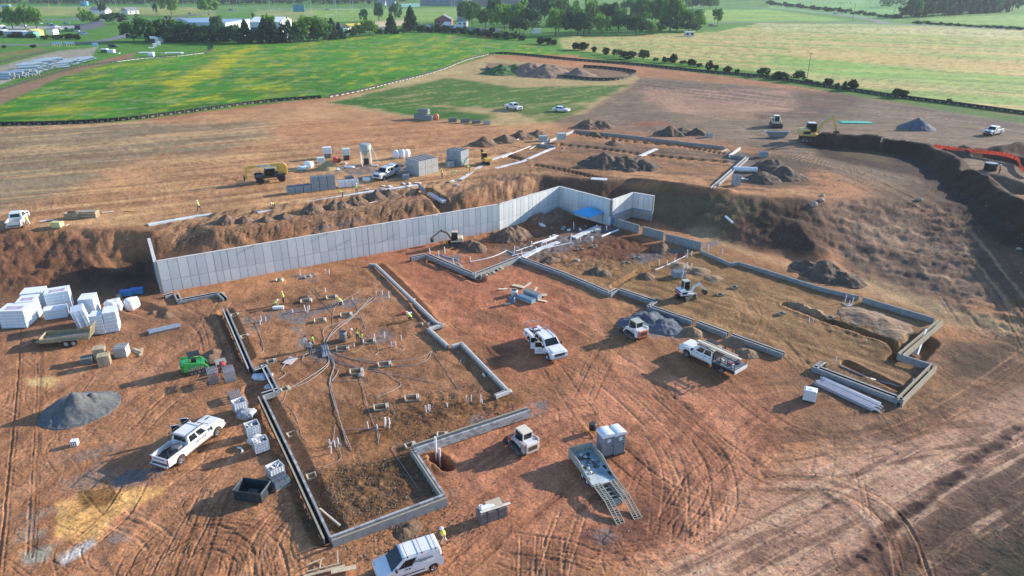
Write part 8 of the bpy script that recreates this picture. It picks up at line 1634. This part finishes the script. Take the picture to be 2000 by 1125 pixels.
me_ = bpy.data.meshes.new('distant_wood'); me_.from_pydata(V, [], F); me_.materials.append(LV['k']); me_.update(); tag(ob('distant_wood', me_), kind='stuff')
# ------------------------------------------------------------------ far buildings
def fp(u, v): return P(u, v, UP)
def house(name, label, u1, v1, u2, v2, dep, h, rh, wall, roof, cat='building', wins=0, ridge='x', doors=0, wm=None):
    a, b = fp(u1, v1), fp(u2, v2); d = b-a; rz = math.atan2(d.y, d.x); L = d.length; n = Vector((-math.sin(rz), math.cos(rz), 0)); c = (a+b)/2+n*dep/2
    t = thing(name, label, cat, c, rz); MB().box((0, 0, h/2), (L, dep, h)).build('walls', wall, t)
    if rh:
        if ridge == 'x': MB().add([(-L/2-.4, -dep/2-.4, h), (L/2+.4, -dep/2-.4, h), (L/2+.4, dep/2+.4, h), (-L/2-.4, dep/2+.4, h), (-L/2-.4, 0, h+rh), (L/2+.4, 0, h+rh)], [(0, 1, 5, 4), (2, 3, 4, 5), (0, 4, 3), (1, 2, 5), (0, 3, 2, 1)]).build('roof', roof, t)
        else:
            MB().add([(-L/2-.4, -dep/2-.4, h), (L/2+.4, -dep/2-.4, h), (L/2+.4, dep/2+.4, h), (-L/2-.4, dep/2+.4, h), (0, -dep/2-.4, h+rh), (0, dep/2+.4, h+rh)], [(1, 2, 5, 4), (0, 4, 5, 3), (0, 3, 2, 1)]).build('roof', roof, t)
            MB().add([(-L/2, -dep/2, h), (L/2, -dep/2, h), (0, -dep/2, h+rh*0.95), (-L/2, dep/2, h), (L/2, dep/2, h), (0, dep/2, h+rh*0.95)], [(0, 1, 2), (3, 5, 4)]).build('gable', wall, t)
    else: MB().box((0, 0, h+0.15), (L+0.6, dep+0.6, 0.3)).build('roof', roof, t)
    for k in range(wins):
        x = -L/2+L*(k+0.5)/wins; w_ = MB().box((x, -dep/2-0.03, h*0.55), (min(1.4, L/wins*0.5), 0.08, 1.3)).build('window', GLASS, t); MB().box((x, -dep/2-0.08, h*0.55-0.75), (min(1.7, L/wins*0.6), 0.12, 0.12)).build('sill', WPLAS, w_, (0, 0, 0))
    for k in range(doors): MB().box((-L/4+k*L/3, -dep/2-0.04, 1.5), (2.4, 0.08, 3.0)).build('door', wm or GREYM, t)
    return t
LBL = mat('light_blue_siding', (0.36, 0.58, 0.72), 0.6, var=0.05); WSD = mat('white_siding', (0.78, 0.80, 0.80), 0.6, var=0.03); RFG = mat('grey_roof', (0.20, 0.23, 0.26), 0.7); BRK = mat('red_brick', (0.30, 0.13, 0.11), 0.9); RFB = mat('blue_grey_roof', (0.22, 0.34, 0.48), 0.5); TANW = mat('tan_wall', (0.42, 0.35, 0.26), 0.9)
house('metal_building', 'pale blue metal warehouse half hidden by the hedgerow', 384, 74, 452, 70, 34, 8, 2.6, LBL, RFB, 'warehouse', doors=1)
house('metal_building', 'bright white metal wing right of the pale blue warehouse', 445, 78, 492, 68, 20, 9.5, 0, WSD, RFB, 'warehouse')
t = house('metal_building', 'white roofed open sided metal shed behind the conifers', 492, 78, 552, 78, 22, 10, 2.4, WSD, WSD, 'shed'); MB().box((-2, -11.1, 3.8), (14, 0.1, 6.5)).build('open_bay', mat('dusky_bay', (0.12, 0.15, 0.18), 0.8), t)
house('brick_house', 'brick building with white gable trim by the parked trucks', 849, 50, 882, 50, 16, 4.2, 3.6, BRK, RFG, 'house', 2, 'y')
house('white_house', 'small white building right of the brick building', 893, 52, 912, 52, 10, 3.6, 1.6, WSD, RFG, 'house', 2); house('grey_shed', 'grey roofed shed behind the small white building', 893, 42, 908, 42, 9, 3.2, 1.6, mat('grey_siding', (0.3, 0.32, 0.33)), RFG, 'shed')
house('school_building', 'long dark roofed school building at the top edge', 821, 10, 905, 12, 40, 9, 0, mat('slate_wall', (0.14, 0.20, 0.24), 0.8), RFG, 'school', 7); house('school_building', 'brick fronted school wing at the top edge', 922, 12, 1048, 14, 50, 8, 0, mat('mauve_brick', (0.20, 0.16, 0.18), 0.9), RFG, 'school', 8)
house('pavilion', 'white pavilion with a dark hipped roof beside the oval tree', 176, 27, 206, 27, 12, 3.4, 3.0, WSD, RFG, 'pavilion'); house('white_house', 'pale house with a grey roof left of the road bend', 250, 28, 272, 27, 10, 3.6, 2.8, mat('greyish_siding', (0.45, 0.5, 0.5)), RFG, 'house', 2)
house('boundary_wall', 'long tan wall behind the middle conifers', 733, 53, 792, 49, 1.5, 3.6, 0, TANW, TANW, 'wall'); house('blue_scoreboard', 'teal scoreboard sign on the sports field', 573, 23, 595, 23, 0.6, 7, 0, mat('teal_panel', (0.03, 0.25, 0.34), 0.6), mat('teal_panel', (0.03, 0.25, 0.34)), 'scoreboard')
for k, (u1, v1, u2, v2, l_, m, r_) in enumerate(((-14, 70, 6, 70, 'blue fronted shed at the far left edge', GLASS, WSD), (9, 72, 26, 72, 'grey green shed with pale roof, second from left', mat('sage_wall', (0.30, 0.38, 0.36)), WSD), (28, 72, 46, 72, 'dark shed with white roof, third from left', DARKM, WSD), (46, 73, 55, 73, 'pale blue door shed under the white roof', LBL, WSD), (56, 73, 67, 73, 'teal shed next to the yellow shed', mat('sea_green', (0.10, 0.32, 0.28)), RFG), (69, 71, 87, 69, 'yellow shed in the row of sheds', mat('shed_yellow', (0.60, 0.55, 0.14), 0.7), mat('shed_yellow', (0.6, 0.55, 0.14))), (92, 68, 105, 68, 'small white ended shed right of the yellow one', WSD, RFG))):
    house('shed', l_, u1, v1, u2, v2, 6, 3.2, 0.9 if k in (5, 6) else 0.5, m, r_, 'shed')
house('container', 'teal container with pale end at the upper left', 4, 17, 16, 17, 6, 4, 0, mat('teal_box', (0.04, 0.3, 0.5)), WSD, 'container'); house('container', 'blue container beside the light poles, upper left', 157, 11, 170, 11, 5, 5, 0, mat('teal_box', (0.04, 0.3, 0.5)), RFB, 'container')
house('field_shed', 'small pale shed alone in the right field', 1338, 71, 1356, 71, 3, 2.6, 0.2, mat('weathered_white', (0.5, 0.55, 0.58)), WSD, 'shed', 2)
house('gazebo', 'dark roofed gazebo left of the school', 736, 11, 752, 11, 12, 3, 4, mat('gazebo_wall', (0.3, 0.35, 0.36)), RFG, 'gazebo'); house('gazebo', 'second dark roofed gazebo nearest the school', 755, 12, 771, 12, 12, 3, 4, MATS['gazebo_wall'], RFG, 'gazebo')
house('bleachers', 'aqua bleachers in front of the school', 778, 14, 820, 13, 8, 3, 0, mat('aqua', (0.3, 0.6, 0.62)), WSD, 'bleachers'); house('yellow_canopy', 'yellow roofed stall behind the hedgerow', 683, 58, 712, 56, 8, 2.4, 1.5, TANW, mat('awning_yellow', (0.55, 0.45, 0.05)), 'stall')
house('white_cabin', 'small white cabin among the hedgerow trees', 671, 66, 680, 66, 3, 3, 0, WSD, WSD, 'cabin'); house('dark_trailer', 'long dark semi trailer below the bright tree', 158, 62, 205, 51, 3.2, 3.6, 0, mat('dark_navy', (0.02, 0.025, 0.05)), mat('dark_navy', (0.02, 0.025, 0.05)), 'trailer')
# box truck and parked cars
def box_truck(label, u, v, rz, m=WPLAS):
    t = thing('box_truck', label, 'truck', fp(u, v), rz); MB().box((-1.2, 0, 2.1), (5.2, 2.4, 2.7)).build('cargo_box', m, t); MB().prism([(1.5, 0.6), (3.7, 0.6), (3.7, 1.3), (2.9, 1.5), (2.5, 2.3), (1.5, 2.4)], -1.0, 1.0).build('cab', WPLAS, t); MB().prism([(2.62, 2.1), (2.93, 1.6), (2.98, 1.62), (2.67, 2.12)], -0.9, 0.9).build('windshield', GLASS, t)
    for x in (2.6, -2.4):
        for s in (-1, 1): wheel(t, x, s*0.95, 0.48, 0.3)
box_truck('white box truck parked in front of the large grove', 1045, 67, math.pi+0.15); box_truck('white box truck parked by the brick building', 893, 58, math.pi+0.6); box_truck('white box truck left of the other at the brick building', 872, 52, math.pi-0.4)
CARC = [mat('car_white', (0.75, 0.76, 0.78), 0.3), mat('car_silver', (0.4, 0.43, 0.46), 0.3), mat('car_black', (0.02, 0.02, 0.025), 0.3), mat('car_blue', (0.08, 0.18, 0.35), 0.3), mat('car_teal', (0.15, 0.4, 0.45), 0.3)]
CN = ['white', 'silver grey', 'black', 'blue', 'pale teal']; proto = {}
def car(u, v, rz, ci, where):
    p = fp(u, v)
    if ci not in proto: proto[ci] = sedan(f"{CN[ci]} car {where}", p, rz, CARC[ci], suv=ci in (2, 3), cat='car')
    else: dup(proto[ci], p, rz, f"{CN[ci]} car {where}")
    c_ = [o for o in COL.objects if o.get('category') == 'car'][-1]
    if 'parked' in where and 'alone' not in where: c_['group'] = 'cars '+where
car(222, 93, 0.1, 2, 'parked alone beside the pale yard road'); car(147, 37, 3.1, 0, 'on the upper left road'); car(330, 38, 3.2, 0, 'on the upper left road before the bend'); car(350, 38, 3.2, 0, 'following close at the road bend'); car(371, 28, 2.8, 3, 'on the road between two trees'); car(451, 21, 0.1, 3, 'driving past the sports field, dark'); car(287, 10, 0, 0, 'in front of the far wood at left'); car(1631, 28, -0.25, 4, 'driving down the road to the junction'); car(543, 19, 0.2, 0, 'parked on the sports field edge')
for k, (u, v, c) in enumerate(((836, 52, 0), (851, 56, 0), (855, 55, 1), (864, 56, 3), (874, 57, 1), (842, 50, 1), (905, 58, 0), (915, 60, 1), (922, 57, 4), (930, 60, 3), (969, 62, 0), (982, 65, 1), (946, 61, 3), (884, 55, 3), (896, 56, 2), (1008, 66, 2), (1024, 66, 0))): car(u, v, 0.3*k % 3.1, c, ('parked left of the brick building', 'parked before the brick building', 'parked right of the brick building', 'parked near the large grove')[min(3, int((u-830)/50))])
for k, (u, v, c) in enumerate(((96, 48, 1), (105, 51, 3), (112, 54, 0), (118, 58, 1), (130, 58, 2), (108, 52, 0), (150, 62, 0), (158, 66, 1), (166, 68, 3), (4, 52, 0), (10, 56, 4), (80, 47, 0), (46, 51, 0), (130, 47, 4), (640, 20, 3), (712, 20, 2))): car(u, v, 0.5*k % 3.1, c, ('parked in the left yard' if u < 200 else 'parked behind the sports field'))
# poles
def pole(u, v, hpx, label, m=STEEL, arm=False, r=0.14, lean=0):
    p = P(u, v, UP) if v < 200 else G(u, v); s = (v+43)*CP/(CAM_H-UP); h = hpx/s/0.96; t = thing('utility_pole' if arm else 'light_pole', label, 'pole', p); MB().tube([(0, 0, 0), (lean, 0, h)], [r, r*0.7], 7).build('shaft', m, t)
    if arm: MB().bar((lean-1.1, 0, h*0.95), (lean+1.1, 0, h*0.95), 0.14, 0.14).build('crossarm', m, t)
    else: MB().box((lean, -0.4, h), (1.2, 0.3, 0.2)).build('lamp_head', m, t)
WP = mat('pole_wood', (0.14, 0.12, 0.10), 0.9); OP = mat('orange_pole', (0.7, 0.35, 0.2), 0.7)
for u, v, h, l_ in ((97, 15, 18, 'orange light pole at the upper left'), (118, 17, 22, 'first steel light pole right of the orange one'), (169, 21, 24, 'steel light pole before the pavilion'), (196, 22, 26, 'steel light pole touching the oval tree'), (231, 32, 34, 'tall steel light pole beside the bushy tree'), (257, 8, 20, 'thin light pole in front of the far wood'), (284, 10, 20, 'thin light pole near the pale house'), (358, 12, 20, 'light pole between the two junction trees'), (381, 14, 20, 'light pole left of the right junction tree'),
        (450, 14, 22, 'orange pole behind the right junction tree'), (465, 23, 30, 'tall light pole by the dark car'), (528, 21, 34, 'tall light pole left of the teal scoreboard'), (512, 10, 20, 'short light pole at the wood edge'), (575, 16, 28, 'light pole at the scoreboard'), (537, 13, 22, 'light pole beyond the sports field track'), (610, 37, 40, 'tall white light pole in front of the hedgerow'), (658, 38, 44, 'tallest white light pole over the soccer goal'), (629, 13, 20, 'light pole at the dirt strip'), (685, 23, 32, 'first of the close light poles'), (690, 25, 34, 'second of the close light poles'),
        (716, 22, 34, 'light pole before the bleachers'), (883, 44, 44, 'tall light pole behind the brick building'), (888, 27, 32, 'light pole right of the school door'), (932, 14, 24, 'pale light pole at the brick school wing'), (824, 55, 28, 'thin pole beside the large conifer'), (652, 13, 24, 'light pole near the wood gap')):
    pole(u, v, h, l_, OP if 'orange' in l_ else STEEL)
pole(1087, 88, 42, 'brown utility pole in front of the large grove', WP, False, 0.16); pole(1576, 154, 45, 'leaning thin utility pole among the silt fence shrubs', WP, False, 0.12); pole(1665, 41, 31, 'utility pole with crossarm at the road junction', WP, True, 0.2); pole(1741, 38, 30, 'utility pole leaning at the right of the junction', WP, True, 0.2, 2.5); pole(1782, 36, 22, 'utility pole before the dark wood', WP, True, 0.18)
for u, v in ((645, 35), (1369, 21), (664, 23)):
    t = thing('soccer_goal', ('white soccer goal nearest the hedgerow' if u == 645 else 'white soccer goal at the far tree row' if u > 1000 else 'white soccer goal beyond the nearest one'), 'goal', fp(u, v), 0.6); f = MB(); f.tube([(-3.6, 0, 0), (-3.6, 0, 2.6), (3.6, 0, 2.6), (3.6, 0, 0)], 0.14, 5); f.build('goal_frame', WPLAS, t); MB().bar((-3.6, 0, 2.5), (-3.6, 2, 0), 0.08, 0.08).bar((3.6, 0, 2.5), (3.6, 2, 0), 0.08, 0.08).build('net_stay', WPLAS, t)
for i in range(9):
    u = (1628, 1638, 1642, 1646, 1654, 1661, 1566, 1584, 1700)[i]; t = thing('cow', 'dark cow grazing in the far pasture', 'cow', fp(u, 6.5), rs_t.uniform(0, 6), 'cows grazing in the far pasture')
    b = MB().tube([(-1.0, 0, 1.0), (-0.6, 0, 1.05), (0.2, 0, 1.0), (0.8, 0, 1.1), (1.2, 0, 0.9), (1.5, 0, 0.5)], [0.2, 0.42, 0.45, 0.35, 0.2, 0.12], 8)
    for x in (-0.7, 0.6):
        for y in (-0.22, 0.22): b.tube([(x, y, 0.9), (x, y, 0)], [0.12, 0.07], 5)
    b.build('body', DARKC, t)
# concrete pipes stacked in the upper left yard, sheet piles, sign panels
PIP = mat('bluish_pipe', (0.32, 0.42, 0.48), 0.7, var=0.15); PIPE_M = None; n_ = 0
me_ = MB().tube([(-3.2, 0, 0), (3.2, 0, 0)], 0.42, 10, cap=False); inner = MB().tube([(-3.21, 0, 0), (3.21, 0, 0)], 0.30, 10)
for (u0, v0, u1, v1, rows, l_) in ((4, 156, 58, 146, 3, 'in the lowest left stack'), (52, 146, 112, 128, 5, 'in the big middle stack'), (112, 134, 168, 117, 5, 'in the long upper stack'), (172, 114, 206, 106, 3, 'in the small right stack')):
    a, b = fp(u0, v0), fp(u1, v1); n = int((b-a).length/0.92); rz = math.atan2((b-a).y, (b-a).x)+math.pi/2+0.35
    for r in range(rows):
        for k in range(n-r):
            c = a.lerp(b, (k+0.5+r*0.5)/n)+Vector((math.cos(rz), math.sin(rz), 0))*rs_t.uniform(-1.3, 1.3)+Vector((0, 0, 0.42+r*0.74)); n_ += 1
            if rs_t.random() < 0.12+0.1*r: continue
            if PIPE_M is None:
                o = me_.build('storage_pipe', PIP, None, c, rz); k0 = inner.build('bore', mat('pipe_bore', (0.05, 0.06, 0.07), 0.9), o); MB().tube([(-3.2, 0, 0), (-3.19, 0, 0)], 0.42, 10).build('end_ring', mat('pale_end', (0.62, 0.60, 0.54)), o); PIPE_M = o; tag(o, 'bluish storage pipe '+l_, 'pipe', 'storage pipes '+l_)
            elif n_ <= 290: dup(PIPE_M, c, rz, 'bluish storage pipe '+l_, 'storage pipes '+l_)
for k, (u, v, nn) in enumerate(((113, 91, 4), (137, 91, 4))):
    for i in range(nn): t = thing('barricade', 'pale striped barricade frame beside the yard road, '+('left group' if k == 0 else 'right group'), 'barricade', fp(u-8+i*5, v+rs_t.uniform(-.5, .5)), 0.2, 'barricades in the '+('left group' if k == 0 else 'right group')); MB().box((0, 0, 1.9), (1.1, 0.1, 1.2)).build('panel', LBL, t); MB().bar((-0.5, -0.5, 0), (-0.5, 0, 1.4), 0.1, 0.1).bar((0.5, -0.5, 0), (0.5, 0, 1.4), 0.1, 0.1).build('leg', mat('yellow_leg', (0.6, 0.6, 0.2)), t)
t = thing('sign_panel', 'pale blue sign panel beside the black car', 'sign', fp(187, 93)); MB().box((0, 0, 1.6), (3.2, 0.1, 1.8)).build('panel', LBL, t); MB().bar((-1.2, 0, 0), (-1.2, 0, 1), 0.1, 0.1).bar((1.2, 0, 0), (1.2, 0, 1), 0.1, 0.1).build('leg', STEEL, t)
for k, (u, v, d, l_) in enumerate(((300, 84, (3, 2.5, 3.6), 'tall black and white wrapped stack at the hedgerow'), (307, 84, (2, 2.5, 3.2), 'white wrapped stack right of the tall dark one'), (315, 83, (2, 2.5, 2.6), 'white wrapped stack at the right end'), (303, 91, (2, 2.2, 1.6), 'small white wrapped stack in front'), (311, 88, (1.8, 2.2, 1.8), 'middle white wrapped stack in front'), (296, 94, (3, 2, 0.5), 'flat white sheet stack'), (286, 104, (7, 3, 0.5), 'long white sheet pile on the grass'), (296, 110, (2.4, 2, 1.4), 'white crate below the long sheet pile'), (340, 104, (8, 3, 0.4), 'low white sheet pile at right'), (318, 105, (3, 2, 0.4), 'small tan board pile between sheets'), (205, 102, (3, 2, 1.8), 'dark open crate at the end of the pipe stacks'), (218, 103, (3, 2.4, 1.5), 'white spool beside the pipe stacks'), (230, 105, (2, 1, .4), 'white boards beside the pipe stacks'))):
    t = thing('wrapped_stack', l_, 'stack', fp(u, v), 0.5 if k < 6 else 0.1)
    for j in range(3): MB().box((0, 0, d[2]*(j+0.5)/3), (d[0]-0.1*(j % 2), d[1], d[2]/3-0.04)).build('layer', (DARKM if (k in (0, 10) and j < 2) else FOAM) if k != 9 else WOOD, t)
t = thing('tractor_mower', 'dark tractor with mower parked at the field edge', 'tractor', fp(1388, 52), 3.0); MB().box((0, 0, 1.2), (3, 1.4, 1.0)).build('body', DARKM, t, bevel=0.1); MB().box((-3.5, 0, 0.6), (4, 2.4, 0.5)).build('mower_deck', DARKM, t)
for s in (-1, 1): wheel(t, -0.9, s*0.9, 0.8, 0.4); wheel(t, 1.2, s*0.8, 0.5, 0.3)
# ------------------------------------------------------------------ haze over the far fields
hz = MB().box((0, 1850, 26.5), (7000, 4000, 59)).build('haze', [bpy.data.materials.new('haze_air')]); hm = hz.data.materials[0]; hm.use_nodes = True; n = hm.node_tree.nodes; n.clear()
ov = n.new('ShaderNodeOutputMaterial'); pv = n.new('ShaderNodeVolumePrincipled'); pv.inputs['Density'].default_value = 0.00011; pv.inputs['Color'].default_value = (0.75, 0.88, 1.0, 1); pv.inputs['Anisotropy'].default_value = 0.2
hm.node_tree.links.new(pv.outputs[0], ov.inputs['Volume']); tag(hz, kind='stuff')
